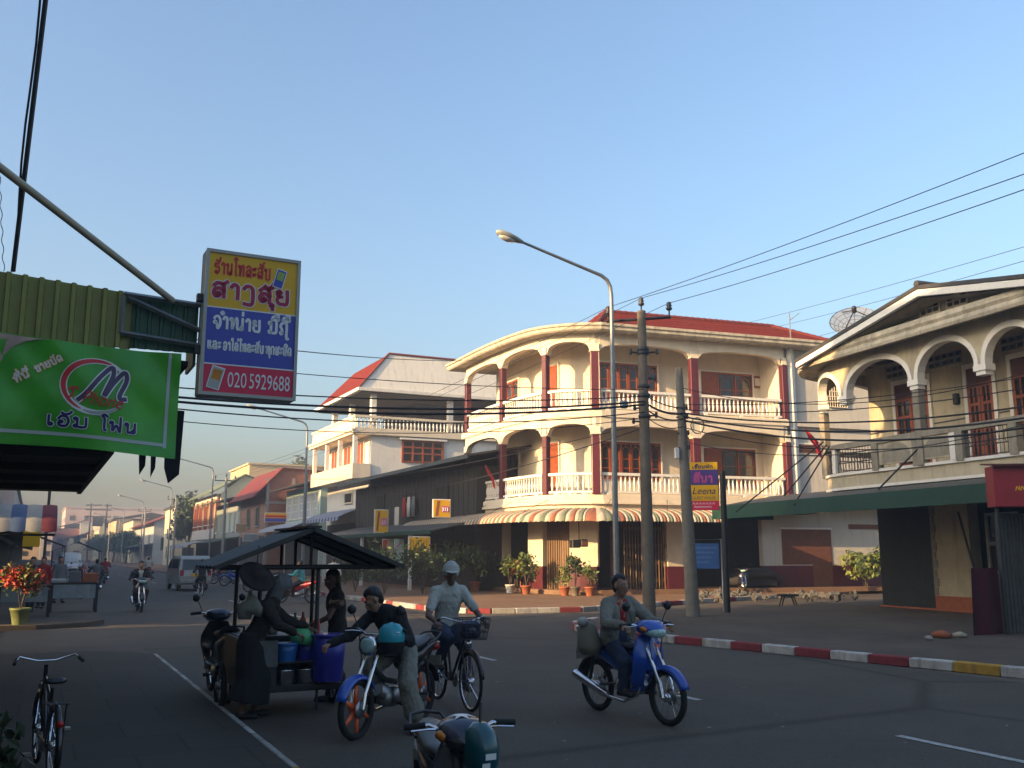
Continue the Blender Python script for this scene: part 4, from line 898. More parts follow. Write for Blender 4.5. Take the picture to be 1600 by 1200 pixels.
for i, (s0, L_, h, wm) in enumerate(((35.2, 14.8, 12.4, 'pale_yellow'), (50.3, 18, 12.0, 'grey_green_wall'), (68.6, 24, 12.4, 'tan_wall'), (93, 40, 11.4, 'pink_wall'), (134, 70, 10.5, 'white_wall'), (206, 110, 10, 'tan_wall'))):
    b = block('left_shophouse', ['yellowish shophouse just past the low corner shop on the left', 'grey green shophouse on the left side past the yellowish one', 'tan shophouse on the left side of the street', 'pink terrace on the left side of the street', 'long white terrace farther down the left side', 'last tan terrace down the left side'][i], s0, -2.6, 'shophouses on the left side')
    m = MB(); m.bx(-11, 0, 0, L_, .1, h); m.build('wall', M[wm], b); m = MB(); m.bx(-11.2, .4, -.1, L_, h, h+.2); m.build('roof', M['old_zinc'], b)
    m = MB(); m.slab([(0, .2, 3.5), (2.6, .2, 2.9), (2.6, L_-.2, 2.9), (0, L_-.2, 3.5)], .06); m.build('canopy', M['old_zinc'], b); m = MB(); m.bx(0, .03, .3, L_-.3, .12, 3.0); m.build('shop_shade_sheet', M['interior_shade'], b)
    for y in range(int(L_//6)): win(b, 3+y*6, 4.5, 1.6, 1.7, 'white_trim', 'interior_shade', sx=-1)

# ------------------------------------------------------------------ Lao lettering drawn as ribbons
def o_(x, y, r=.1): return ('o', x, y, r)
G = {
 'ກ': (.8, [[(.12, 0), (.14, .5), (.04, .68), (.22, .95), (.45, 1), (.66, .85), (.68, 0)]]),
 'ຂ': (.75, [o_(.14, .72), [(.1, .8), (.22, 1), (.34, .85), (.24, .55), (.2, .1), (.32, 0), (.55, 0), (.64, .12), (.64, 1)]]),
 'ງ': (.7, [[(.06, .78), (.22, 1), (.46, .95), (.56, .7), (.56, -.12), (.42, -.32), (.08, -.28)]]),
 'ຈ': (.75, [o_(.17, .48), [(.26, .44), (.36, .3), (.4, 0), (.5, 0), (.64, .3), (.64, .7), (.46, 1), (.2, .96), (.08, .78)]]),
 'ຊ': (.8, [o_(.14, .72), [(.1, .8), (.22, 1), (.34, .85), (.24, .55), (.2, .1), (.32, 0), (.55, 0), (.64, .12), (.6, .75), (.78, 1.08)]]),
 'ດ': (.8, [o_(.36, .3), [(.28, .24), (.26, 0), (.12, .3), (.1, .6), (.24, .95), (.46, 1), (.66, .82), (.68, 0)]]),
 'ຖ': (.85, [o_(.18, .1), [(.26, .14), (.22, .45), (.1, .68), (.26, .97), (.48, 1), (.66, .82), (.66, -.3), (.84, -.34)]]),
 'ທ': (.85, [o_(.12, .86), [(.22, .86), (.22, 0), (.3, .3), (.44, .85), (.58, 1), (.7, .85), (.7, 0)]]),
 'ນ': (.85, [o_(.12, .86), [(.22, .86), (.22, .18), (.3, .02), (.46, .1), (.7, .42)], [(.7, 1), (.7, .1)], o_(.6, .1)]),
 'ບ': (.85, [o_(.12, .86), [(.22, .86), (.22, .14), (.34, 0), (.58, 0), (.7, .14), (.7, 1)]]),
 'ຟ': (.9, [o_(.12, .86), [(.22, .86), (.22, .02), (.46, .6), (.68, .02), (.74, .1), (.74, 1.45)]]),
 'ມ': (.85, [o_(.12, .86), [(.22, .86), (.22, .12)], o_(.13, .12), [(.22, .06), (.48, .02), (.7, .14), (.7, 1)]]),
 'ຍ': (.8, [o_(.2, .84), [(.1, .84), (.14, .6), (.38, .52)], [(.22, .55), (.1, .3), (.2, .04), (.42, 0), (.66, .08), (.66, 1)]]),
 'ຮ': (.75, [[(.68, 1.1), (.42, .82), (.16, .88), (.1, .62), (.34, .58), (.58, .6), (.64, .3), (.5, .02), (.26, .02)], o_(.24, .14)]),
 'ລ': (.8, [[(.1, .8), (.3, 1), (.54, .95), (.66, .72), (.66, 0)], [(.66, .42), (.46, .62), (.2, .56), (.1, .3), (.22, .04), (.38, .1)], o_(.34, .2)]),
 'ສ': (.85, [[(.1, .8), (.3, 1), (.54, .95), (.66, .72), (.66, 0)], [(.66, .42), (.46, .62), (.2, .56), (.1, .3), (.22, .04), (.38, .1)], o_(.34, .2), [(.56, .9), (.84, 1.15)]]),
 'ອ': (.8, [[(.12, .72), (.28, 1), (.56, .94), (.68, .5), (.56, .06), (.3, 0), (.14, .16), (.16, .36)], o_(.25, .42)]),
 'ໜ': (1.35, [o_(.12, .86), [(.22, .86), (.22, 0), (.4, .7), (.5, .6), (.55, .9), (.64, 1), (.7, .8), (.7, .14), (.8, .02), (.98, .1), (1.2, .42)], [(1.2, 1), (1.2, .1)], o_(1.1, .1)]),
 'ພ': (.9, [o_(.12, .86), [(.22, .86), (.22, .02), (.46, .6), (.68, .02), (.74, .1), (.74, 1)]]),
 'າ': (.55, [[(.06, .78), (.2, 1), (.38, .92), (.42, .7), (.42, 0)]]),
 'ຳ': (.55, [[(.06, .78), (.2, 1), (.38, .92), (.42, .7), (.42, 0)], o_(-.06, 1.32, .11)]),
 'ະ': (.5, [o_(.14, .78, .09), [(.16, .68), (.28, .7), (.42, .92)], o_(.14, .28, .09), [(.16, .18), (.28, .2), (.42, .42)]]),
 'ໂ': (.5, [[(.48, 1.42), (.28, 1.6), (.1, 1.42), (.28, 1.2), (.3, .12), (.42, 0)]]),
 'ໄ': (.5, [[(.06, 1.25), (.06, 1.5), (.2, 1.55), (.3, 1.3), (.3, .12), (.42, 0)]]),
 'ເ': (.4, [[(.14, 1), (.14, .14), (.28, .02)], o_(.24, .12)]),
 'ແ': (.75, [[(.14, 1), (.14, .14), (.28, .02)], o_(.24, .12), [(.5, 1), (.5, .14), (.64, .02)], o_(.6, .12)]),
 'ັ': (0, [[(-.66, 1.34), (-.5, 1.2), (-.26, 1.28), (-.12, 1.52)]]),
 'ິ': (0, [[(-.7, 1.16), (-.62, 1.4), (-.36, 1.48), (-.14, 1.34), (-.12, 1.16), (-.7, 1.16)]]),
 'ີ': (0, [[(-.7, 1.16), (-.62, 1.4), (-.36, 1.48), (-.14, 1.34), (-.12, 1.16), (-.7, 1.16)], [(-.14, 1.34), (-.12, 1.62)]]),
 'ື': (0, [[(-.7, 1.16), (-.62, 1.4), (-.36, 1.48), (-.14, 1.34), (-.12, 1.16), (-.7, 1.16)], [(-.12, 1.2), (-.12, 1.62)], [(-.32, 1.4), (-.32, 1.64)]]),
 'ຸ': (0, [o_(-.2, -.18, .08), [(-.14, -.22), (-.14, -.5)]]),
 '່': (0, [[(-.28, 1.7), (-.28, 2.0)]]),
 '້': (0, [[(-.62, 1.62), (-.48, 1.5), (-.26, 1.56), (-.1, 1.86)]]),
 ' ': (.5, []),
}
def smooth(pts, n=5):
    P = [Vector((x, y)) for x, y in pts]
    return catmull(P, n) if len(P) > 2 else P
def lao_width(t): return sum(G[c][0] for c in t)+.14*len([c for c in t if G[c][0]])
def ribbons(mb, strokes, wd, F, d):
    """flat ribbon along each stroke, mapped by F(u, v, lift)"""
    for s in strokes:
        n = len(s); vs = []
        for i, p in enumerate(s):
            a = s[max(0, i-1)]; b = s[min(n-1, i+1)]; t = (b-a).normalized() if (b-a).length > 1e-9 else Vector((1, 0)); k = Vector((-t.y, t.x))*wd/2
            if i == 0: p = p-t*wd*.3
            if i == n-1: p = p+t*wd*.3
            vs += [F(p.x+k.x, p.y+k.y, d), F(p.x-k.x, p.y-k.y, d)]
        mb.add(vs, [[2*i, 2*i+1, 2*i+3, 2*i+2] for i in range(n-1)])
def lao_strokes(text, u, v, sx, sy, ang=0):
    x = 0; out = []; low = not any(c in 'ັິີື' for c in text)
    prev = ''
    for ch in text:
        a, st = G[ch]
        for q in st:
            if q[0] == 'o': pts = [Vector((q[1]+q[3]*cos(2*pi*k/8), q[2]+q[3]*sin(2*pi*k/8))) for k in range(9)]
            else: pts = smooth(q)
            dy = -.42 if ch in '່້' and prev not in 'ັິີື' else 0
            pts = [Vector(((p.x+x)*sx, (p.y+dy)*sy)) for p in pts]
            ca, sa = cos(ang), sin(ang)
            out.append([Vector((u+p.x*ca-p.y*sa, v+p.x*sa+p.y*ca)) for p in pts])
        x += a+(.14 if a else 0); prev = ch
    return out
def lao(mb, text, u, v, w_, h, wd, F, d, ang=0): ribbons(mb, lao_strokes(text, u, v, w_/lao_width(text), h, ang), wd, F, d)
def latin(mb, text, u, v, w_, h, F, d, shear=0, ang=0):
    cu = bpy.data.curves.new('t', 'FONT'); cu.body = text; cu.shear = shear; cu.resolution_u = 3; ob = bpy.data.objects.new('t', cu); COL.objects.link(ob)
    bpy.context.view_layer.update(); me = bpy.data.meshes.new_from_object(ob.evaluated_get(bpy.context.evaluated_depsgraph_get()))
    xs = [q.co.x for q in me.vertices]; ys = [q.co.y for q in me.vertices]; x0, x1, y0, y1 = min(xs), max(xs), min(ys), max(ys)
    ca, sa = cos(ang), sin(ang); vs = []
    for q in me.vertices:
        a = (q.co.x-x0)/(x1-x0)*w_; b = (q.co.y-y0)/(y1-y0)*h; vs.append(F(u+a*ca-b*sa, v+a*sa+b*ca, d))
    mb.add(vs, [list(p.vertices) for p in me.polygons])
    bpy.data.objects.remove(ob); bpy.data.curves.remove(cu); bpy.data.meshes.remove(me)
def flat(y0): return lambda u, v, d: (u, y0-d, v)

# ------------------------------------------------------------------ green metal canopy front of the phone shop
S0 = 10.6
cf = thing('metal_canopy', 'green corrugated metal canopy front with a dark underside, over the near left pavement', 'canopy', S(-3.2, S0, 0), STREET)
fas = MB(); x0_, x1_ = -6.0, 4.62; zt0 = lambda x: 4.42+(x1_-x)*.072*.9; n = 0; x = x0_
def rib_sheet(mb, xa, xb, zb, ztf, y, pitch=.17, dep=.035, mi=0):
    x = xa; pr = [(0, 0), (.30, 0), (.38, 1), (.62, 1), (.70, 0), (1, 0)]
    while x < xb-1e-3:
        vs = []
        for f, d in pr: xx = min(xb, x+f*pitch); vs += [(xx, y-d*dep, zb), (xx, y-d*dep, ztf(xx))]
        mb.add(vs, [[2*i, 2*i+2, 2*i+3, 2*i+1] for i in range(len(pr)-1)], mi); x += pitch
cream('corr_olive', (.27, .27, .065), rough=.45, var=.12, streak=.25); cream('corr_green', (.025, .085, .05), rough=.5, var=.12, streak=.2)
rib_sheet(fas, x0_, 3.95, 3.86, zt0, 0, .15, .055); fas.build('corrugated_fascia', M['corr_olive'], cf)
fas = MB(); rib_sheet(fas, 3.95, x1_, 3.88, zt0, .02, .12, .015); fas.bx(x1_-.03, x1_, .02, .6, 3.75, 4.4); fas.build('corrugated_fascia', M['corr_green'], cf)
m = MB()
for a, b in (((3.85, 4.42), (3.85, 4.02)), ((3.85, 4.02), (5.0, 3.93)), ((3.85, 4.44), (4.72, 4.40)), ((3.9, 4.40), (5.0, 3.99))): m.tube([(a[0], -.06, a[1]), (b[0], -.06, b[1])], .028, 4)
m.build('sign_bracket', M['galvanised'], cf)
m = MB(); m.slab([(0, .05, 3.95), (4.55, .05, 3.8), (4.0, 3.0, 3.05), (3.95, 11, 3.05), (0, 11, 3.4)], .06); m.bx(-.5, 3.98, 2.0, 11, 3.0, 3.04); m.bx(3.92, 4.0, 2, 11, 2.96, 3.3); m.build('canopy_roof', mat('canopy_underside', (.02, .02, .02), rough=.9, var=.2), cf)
m = MB()
for yy in (2.1, 4.3, 6.5, 8.7): m.bx(-.5, 3.9, yy, yy+.08, 2.9, 3.0)
m.build('purlin', M['dark_wood'], cf)
a = at_s(-60, 215, 8.5); b = at_s(270, 470, S0-.12)
m = MB(); m.tube([Vector((0, 0, 0)), b-a], .035, 6); one(m, 'sign_strut', mat('strut_beige', (.42, .36, .26), var=.15), 'long pale tube bracing the phone sign from the upper left', 'strut', a)
m = MB()
def rag(x, z0, z1, w_): m.add([(x, .3, z1), (x+w_, .35, z1), (x+w_*.9, .33, z0+.1), (x+w_*.35, .3, z0), (x+.02, .28, z0+.16), (x, .33, z1), (x+w_, .38, z1), (x+w_*.9, .36, z0+.1), (x+w_*.35, .33, z0), (x+.02, .31, z0+.16)], [(0, 1, 2, 3, 4), (9, 8, 7, 6, 5), (0, 5, 6, 1), (1, 6, 7, 2), (2, 7, 8, 3), (3, 8, 9, 4)])
rag(4.12, 2.58, 3.3, .10); rag(4.24, 2.56, 3.3, .08); rag(4.38, 2.5, 3.3, .20)
m.build('torn_cloth', M['cloth_black'], cf)

# green banner hung under the fascia
bw, bh = 1.86, 1.10
bo = S(-3.2, S0-.14, 0); ban = thing('green_banner', 'green shop banner hung from the canopy, with an M emblem in a red ring', 'banner', S(-.47, S0-.16, 2.8), STREET)
def BF(u, v, d):        # u 0..bw, v 0..bh on the hanging, slightly rippled sheet
    u = u*.925
    y = .025*sin(u*4.2+v*2.1)+.02*sin(u*2.3-v*5)*(1-v/bh)+.012*sin((u+v)*11)*(v/bh)
    z = v-.035*u-.03*sin(pi*u/bw)*(v/bh)+.02*(1-v/bh)*sin(u*2.5)
    return (u, y-d, z)
m = MB(); N, K = 40, 24
m.add([BF(bw*i/N, bh*j/K, 0) for i in range(N+1) for j in range(K+1)], [[i*(K+1)+j, (i+1)*(K+1)+j, (i+1)*(K+1)+j+1, i*(K+1)+j+1] for i in range(N) for j in range(K)], 0, True)
m.build('sheet', mat('banner_green', (.05, .36, .022), rough=.3, var=.3, scale=1.3), ban)
def strip(mb, p, q, wd, d, n=20):
    p, q = Vector(p), Vector(q); ribbons(mb, [[p+(q-p)*(i/n) for i in range(n+1)]], wd, BF, d)
m = MB(); strip(m, (.0, .13), (1.74, .13), .035, .006); strip(m, (1.74, .11), (1.74, bh-.02), .035, .006); m.build('border', mat('banner_silver', (.45, .50, .48), rough=.4, var=0), ban)
m = MB()
for i in range(6): a = i/6; m.add([BF(.02+.5*a, bh-.01, .005), BF(.02+.5*(i+1)/6, bh-.01, .005), BF(.02+.25*(i+1)/6*.3, bh-.05-.38*(1-(i+1)/6), .005), BF(.02+.25*a*.3, bh-.05-.38*(1-a), .005)], [(3, 2, 1, 0)])
m.build('photo_corner', mat('banner_pink', (.45, .32, .27), rough=.4, var=.3, scale=5), ban)
cx, cz, rx, rz2 = 1.0, .66, .335, .275
def ring(a0, a1, w0, w1, d, k=26, off=0):
    vs = []
    for i in range(k+1):
        a = radians(a0+(a1-a0)*i/k); f = max(0, sin(pi*i/k))**.7; w_ = w0+(w1-w0)*f
        for s in (-.5, .5): vs.append(BF(cx+(rx+off+w_*s)*cos(a), cz+(rz2+off+w_*s)*sin(a), d))
    return vs, [[2*i, 2*i+1, 2*i+3, 2*i+2] for i in range(k)]
m = MB(); m.add(*ring(35, 320, .02, .075, .006)); m.build('ring_edge', M['letter_white'], ban)
m = MB(); m.add(*ring(60, 245, .004, .055, .010)); m.build('ring_red', M['letter_red'], ban)
m = MB(); m.add(*ring(248, 322, .006, .032, .010)); m.build('ring_silver', mat('ring_silver', (.38, .42, .40), rough=.4, var=0), ban)
Mst = [smooth([(.82, .50), (.90, .58), (1.04, .78), (1.14, .88), (1.16, .80), (1.10, .64), (1.08, .58)]), smooth([(1.09, .58), (1.17, .72), (1.27, .84), (1.30, .76), (1.24, .60), (1.25, .555), (1.30, .56)])]
m = MB(); ribbons(m, Mst, .072, BF, .012); m.build('emblem_edge', M['letter_white'], ban)
m = MB(); ribbons(m, Mst, .046, BF, .015); m.build('emblem', mat('emblem_purple', (.06, .04, .10), rough=.4, var=0), ban)
m = MB(); ribbons(m, [smooth(q) for q in ([(.72, .60), (.78, .63), (.82, .61)], [(.77, .62), (.76, .54), (.73, .52)])], .02, BF, .019); latin(m, 'Phone', .86, .475, .42, .13, BF, .019, .35, -.06); m.build('lettering', M['letter_red'], ban)
for nm, wd, mt, d in (('lettering_edge', .042, 'letter_white', .010), ('lettering', .026, 'letter_navy', .014)):
    m = MB(); lao(m, 'ເອັມ', .53, .215, .44, .10, wd, BF, d); lao(m, 'ໂຟນ', 1.06, .215, .40, .10, wd, BF, d); m.build(nm, M[mt], ban)
for nm, wd, mt, d in (('lettering_edge', .026, 'sign_yellow', .010), ('lettering', .014, 'letter_white', .014)):
    m = MB(); lao(m, 'ທີ່ນີ້', .21, .61, .17, .06, wd, BF, d, .56); lao(m, 'ຂາຍບັດ', .40, .74, .30, .06, wd, BF, d, .56); m.build(nm, M[mt], ban)

# light box sign of the phone shop
sb = at_s(310, 613, 10.4); sz = 1.60; sw = 1.03
lbx = thing('light_box_sign', 'large vertical box sign in yellow, blue and red with a phone number', 'sign', (sb.x, sb.y, sb.z-.02), STREET+radians(1.5))
m = MB(); m.bx(0, sw, 0, .24, 0, sz, 0, .012); m.build('casing', M['white_trim'], lbx)
m = MB(); fr = .035
m.bx(0, fr, -.025, .0, 0, sz); m.bx(sw-fr, sw, -.025, 0, 0, sz); m.bx(fr, sw-fr, -.025, 0, 0, fr); m.bx(fr, sw-fr, -.025, 0, sz-fr, sz); m.build('frame', M['silver_paint'], lbx)
for z0, z1, mt in ((.035, .335, 'sign_red'), (.345, .955, 'sign_blue'), (.965, sz-.035, 'sign_yellow')):
    m = MB(); m.bx(fr, sw-fr, -.008, -.001, z0, z1); m.build('panel', M[mt], lbx)
m = MB(); m.bx(fr, sw-fr, -.010, -.009, .333, .347); m.bx(fr, sw-fr, -.010, -.009, .953, .967); m.build('divider', M['letter_white'], lbx)
F = flat(-.009)
m = MB(); lao(m, 'ຮ້ານໂທລະສັບ', .09, 1.335, .62, .125, .022, F, .003); m.build('lettering', M['letter_red'], lbx)
for nm, wd, mt, d in (('lettering_edge', .062, 'letter_white', .002), ('lettering', .042, 'letter_crimson', .005)):
    m = MB(); lao(m, 'ສາງສຸ້ຍ', .075, 1.075, .87, .155, wd, F, d); m.build(nm, M[mt], lbx)
m = MB(); lao(m, 'ຈຳໜ່າຍ', .11, .735, .52, .125, .028, F, .003); lao(m, 'ມືຖື', .70, .735, .24, .13, .03, F, .003)
lao(m, 'ແລະ', .06, .50, .15, .085, .018, F, .003); lao(m, 'ອາໄລ່ໂທລະສັບ', .225, .50, .44, .085, .018, F, .003); lao(m, 'ທຸກຊະນິດ', .68, .50, .29, .085, .018, F, .003)
latin(m, '020', .29, .10, .20, .165, F, .003); latin(m, '5929688', .52, .10, .44, .165, F, .003); m.build('lettering', M['letter_white'], lbx)
def phone(x, z, w_, h, ang, body, scr):
    m = MB(); m.X = Matrix.Translation((x, -.012, z)) @ Matrix.Rotation(ang, 4, 'Y')
    m.bx(-w_/2, w_/2, -.004, 0, -h/2, h/2, 0, .003); m.bx(-w_*.42, w_*.42, -.006, -.0045, -h*.45, h*.45, 1)
    m.bx(-w_*.32, w_*.32, -.008, -.0065, -.02, h*.36, 2); m.build('phone_picture', [M['letter_white'], body, scr], lbx)
phone(.80, 1.36, .115, .22, radians(14), M['sign_blue'], mat('phone_screen_green', (.35, .45, .12), var=.3)); phone(.165, .19, .14, .25, radians(14), M['silver_paint'], mat('phone_screen_orange', (.6, .22, .03), var=.3))
m = MB(); m.bx(-.06, .0, .03, .12, 1.02, 1.10); m.bx(-.06, .0, .03, .12, .45, .53); m.build('hinge', M['dark_metal'], lbx)

# cables hanging from above on the far left, and twisted wire
m = MB(); a = at_depth(78, -60, 9.0); b = at_depth(20, 424, 10.6); m.tube([a+(b-a)*(i/8) for i in range(9)], .028, 5); a2 = at_depth(66, -60, 9.0); m.tube([a2+(b-a2)*(i/8)+Vector((.02*sin(i), 0, 0)) for i in range(9)], .012, 4); c = Vector(a)
m.v = [v-c for v in m.v]; one(m, 'hanging_cable', M['cable'], 'thick black cable dropping to the canopy at the upper left', 'cable', c)
m = MB(); a = at_depth(-4, 200, 10.4); b = at_depth(6, 424, 10.6); m.tube([a+(b-a)*(i/40)+Vector((.012*cos(i*1.3), 0, 0)) for i in range(41)], .005, 4); m.v = [v-a for v in m.v]; one(m, 'twisted_wire', M['cable'], 'thin twisted wire hanging at the extreme left edge above the canopy', 'wire', a)

# ------------------------------------------------------------------ street lamps and poles
def street_lamp(loc, h, arm, label, first=None):
    if first: return dup(first, loc, STREET, label)
    t = thing('street_lamp', label, 'street lamp', loc, STREET, 'street lamps along the right side')
    m = MB(); pts = [(0, 0, 0), (0, 0, h*.55), (0, 0, h-.5), (-.03, 0, h-.25), (-.12, 0, h-.08), (-.3, 0, h+.03)]; rs = [.085, .068, .056, .054, .052, .05]
    for k in range(1, 7): pts.append((-.3-(arm-.5)*k/6, 0, h+.03+.60*(k/6))); rs.append(.048-.002*k)
    m.tube(pts, rs, 8); p = m.build('pole', M['galvanised'], t)
    b = MB(); b.box((0, 0, .02), (.32, .32, .04)); b.lathe((0, 0, .04), [(.13, 0), (.12, .25), (.085, .3)], 8); b.build('base', M['grey_render'], t)
    e = Vector(pts[-1]); d = (Vector(pts[-1])-Vector(pts[-2])).normalized()
    hd = MB(); secs = [(e+d*s, a, b_) for s, a, b_ in ((-.08, .055, .045), (.08, .11, .065), (.32, .15, .085), (.56, .14, .08), (.66, .075, .05), (.69, .025, .02))]; hd.loft(secs, 12, lat=(0, 1, 0)); hh = hd.build('lamp_head', M['grey_head'], t)
    ln = MB(); ln.loft([(e+d*s+Vector((0, 0, -.075)), a, b_) for s, a, b_ in ((.17, .075, .04), (.34, .115, .07), (.51, .10, .062), (.6, .04, .025))], 12, lat=(0, 1, 0)); ln.build('lens', M['lamp_lens'], hh)
    return t
cream('grey_head', (.30, .31, .27), rough=.5, var=.1); M['lamp_lens'] = mat('lamp_lens', (.55, .55, .50), rough=.15, var=0)
sl0 = street_lamp(S(13.4, 21.2, .12), 8.95, 2.95, 'tall galvanised street lamp nearest the corner, its arm reaching over the blue motorbike')
for s, lab in ((53.4, 'second street lamp back, against the white villa'), (85.2, 'street lamp standing in front of the red brick house'), (113, 'street lamp near the orange column shophouse'), (144, 'street lamp just beyond the dark trees'), (176, 'small far street lamp next to the white gabled house'), (208, 'farthest street lamp showing above the tents')):
    street_lamp(S(13.4, s, .12), 0, 0, lab, sl0)
def insulator(m, c): m.lathe(c, [(.02, 0), (.02, .1), (.07, .12), (.09, .17), (.05, .2), (.085, .24), (.05, .27), (.07, .31), (.03, .34)], 8)
def util_pole(name, loc, h, r0, r1, mt, label, arms=True, lean=(0, 0), group=None, armrz=STREET):
    t = thing(name, label, 'utility pole', loc, 0, group); m = MB()
    top = Vector((lean[0], lean[1], h)); m.tube([Vector((0, 0, 0)), top*.5, top], [r0, (r0+r1)/2, r1], 10); m.build('pole', M[mt], t)
    if arms:
        k = MB(); d = Vector((cos(armrz), sin(armrz), 0)); c = top+Vector((0, 0, -.22)); k.tube([c-d*.95, c+d*.78], .04, 4); k.build('crossarm', M['dark_metal'], t)
        for q in (c-d*.9, top+Vector((0, 0, -.04)), c+d*.74):
            i_ = MB(); i_.tube([q, q+Vector((0, 0, .1))], .02, 5); insulator(i_, q+Vector((0, 0, .08))); i_.build('insulator', M['dark_metal'], t)
    return t, top
p1 = at_ground(1015, 968, .12)
up1, top1 = util_pole('utility_pole', p1, 8.05, .17, .115, 'brown_pole', 'thick brown utility pole carrying a crossarm with three insulators', lean=(-.02, 0), armrz=radians(-16))
for z in (5.75, 6.0, 6.9, 5.2, 7.0):
    m = MB(); m.lathe((0, 0, z-.05), [(.15, 0), (.165, .02), (.165, .08), (.15, .1)], 10); m.build('band', M['dark_metal'], up1)
for x, z in ((-.34, 6.9), (.36, 6.9), (-.26, 5.4), (.3, 5.2), (-.3, 5.05), (.28, 6.2)):
    m = MB(); m.tube([(0, 0, z), (x, -.05, z+.02)], .025, 5); m.lathe((x, -.05, z-.05), [(.03, 0), (.05, .05), (.03, .1), (.045, .13), (.02, .16)], 8); m.build('spool_insulator', M['dark_metal'], up1)
m = MB(); m.box((-.55, -.1, 5.5), (.2, .16, .2), 0, .3, .03); m.build('junction_box', M['galvanised'], up1)
p2_ = at_ground(1083, 963, .12)
up2, top2 = util_pole('utility_pole', p2_, 6.75, .19, .10, 'concrete_pole', 'shorter grey concrete pole beside the brown one, wrapped in cable loops', False, lean=(-.18, 0))
for z in (5.6, 5.35, 4.9, 4.5):
    m = MB(); q = -.18*z/6.75; m.tube([(q-.16, -.05, z), (q+.17, -.1, z+.03)], .02, 5); m.lathe((q+.12, -.16, z-.06), [(.03, 0), (.05, .05), (.03, .1), (.045, .13)], 8); m.build('spool_insulator', M['dark_metal'], up2)
m = MB(); m.box((-.32, -.1, 4.35), (.13, .1, .3), 0, 0, .02); m.build('meter_box', M['white_paint'], up2)
for s, lab in ((84, 'thin utility pole in front of the red brick house'), (116, 'slim far utility pole beside the dark trees'), (150, 'far utility pole carrying crossarms beyond the trees'), (196, 'very far utility pole over the end of the street')):
    util_pole('utility_pole', S(14.3, s, .12), 8.0, .14, .10, 'grey_render', lab, group='far utility poles')
util_pole('utility_pole', S(14.2, 56.5, .12), 6.4, .13, .09, 'grey_render', 'plain grey post in front of the villa awning', False)
t = thing('twin_pole_transformer', 'pair of far poles with transformer crossbars over the road end', 'utility pole', S(12.2, 228, .12), STREET); m = MB(); m.tube([(-1.6, 0, 0), (-1.6, 0, 12.5)], .2, 6); m.tube([(1.6, 0, 0), (1.6, 0, 12.5)], .2, 6); m.build('pole', M['dark_metal'], t)
m = MB()
for z in (9.5, 11, 12): m.bx(-2.6, 2.6, -.15, .15, z, z+.25)
m.bx(-1, 1, -.5, .5, 7.6, 9.5); m.build('crossbar', M['dark_metal'], t)

# ------------------------------------------------------------------ overhead wires
def wire(a, b, sag, r, label, group=None, name='overhead_wire', n=26):
    a, b = Vector(a), Vector(b); m = MB()
    m.tube([(b-a)*(i/n)+Vector((0, 0, -sag*4*(i/n)*(1-i/n))) for i in range(n+1)], r, 4)
    return one(m, name, M['cable'], label, 'wire', a, 0, group)
d = Vector((cos(radians(-16)), sin(radians(-16)), 0)); P1t = p1+top1
hv = [P1t+Vector((0, 0, .17))-d*.9, P1t+Vector((0, 0, .36)), P1t+Vector((0, 0, .17))+d*.74]
for i, (q, y) in enumerate(zip(hv, (213, 246, 270))):
    e = at_depth(1600, y, 13.2); e2 = q+(e-q)*1.9; e2.z = q.z+(e.z-q.z)*1.9
    wire(q, e2, .25, .008, ['uppermost', 'middle', 'lowest'][i]+' of the three high wires rising from the crossarm to the upper right', 'high wires')
    wire(q, S(13.3+i*.8, 84, 8.3), .7, .008, ['left', 'middle', 'right'][i]+' high wire running from the crossarm down the street', 'high wires down the street')
for i, (x0, y0, x1, y1) in enumerate(((1600, 378, 1100, 520), (1600, 400, 1160, 522), (1600, 428, 1180, 548))):
    a = at_depth(x1, y1, 62); b = at_depth(x0, y0, 26); b2 = a+(b-a)*1.3; wire(a, b2, .2, .009, ['upper', 'middle', 'lower'][i]+' wire passing behind the satellite dish', 'wires behind the gabled house')
L0 = 17.5
def p1a(z, dx=0): return p1+Vector((dx, -.12, z))
for i, (y, z, r) in enumerate(((560, 5.9, .009), (606, 5.72, .014), (620, 5.58, .024), (625, 5.50, .026), (633, 5.3, .014), (652, 5.15, .009))):
    wire(at_depth(60, y-20, L0), p1a(z), .22+.05*i, r, ['thin topmost cable', 'second cable from the top', 'thick black cable', 'lower of the thick pair of cables', 'medium cable under the thick pair', 'thin lowest cable'][i]+' crossing from the left shop to the brown pole', 'cables across the street')
wire(at_depth(300, 530, L0), at_depth(770, 562, 48), .2, .012, 'faint wire crossing behind the box sign towards the villa roof')
for i, (z0, y, r) in enumerate(((5.75, 575, .01), (5.6, 592, .012), (5.5, 622, .02), (5.4, 640, .022), (5.3, 655, .024), (5.1, 664, .012), (4.7, 640, .01), (6.2, 560, .01))):
    wire(p2_+Vector((-.1, -.15, z0-.05)), at_depth(1680, y, 19), .25+.06*i, r, ['thin wire crossing the arches at window height', 'thin wire just under the arch springing', 'dark cable in front of the balcony doors', 'heavier dark cable at the balcony rail', 'heaviest cable along the balcony rail', 'thin cable drooping below the rail', 'fine wire sagging to the right edge', 'fine wire across the arch crowns'][i], 'cables to the right')
for i, (z0, z1, r) in enumerate(((5.75, 5.6, .016), (5.55, 5.45, .03), (5.4, 5.3, .02), (5.2, 5.1, .014))):
    wire(p1a(z0), p2_+Vector((-.12, -.1, z1)), .08+.03*i, r, ['thin slack cable', 'thick cable', 'medium cable', 'lowest slack cable'][i]+' strung between the two poles', 'cables between the two poles')
wire(at_p(612, 773, 17), p1a(4.9), .25, .014, 'pale service wire from the timber shop roof to the brown pole'); wire(at_p(470, 748, 15), p1a(5.0), .5, .01, 'thin wire from the street posts to the brown pole')
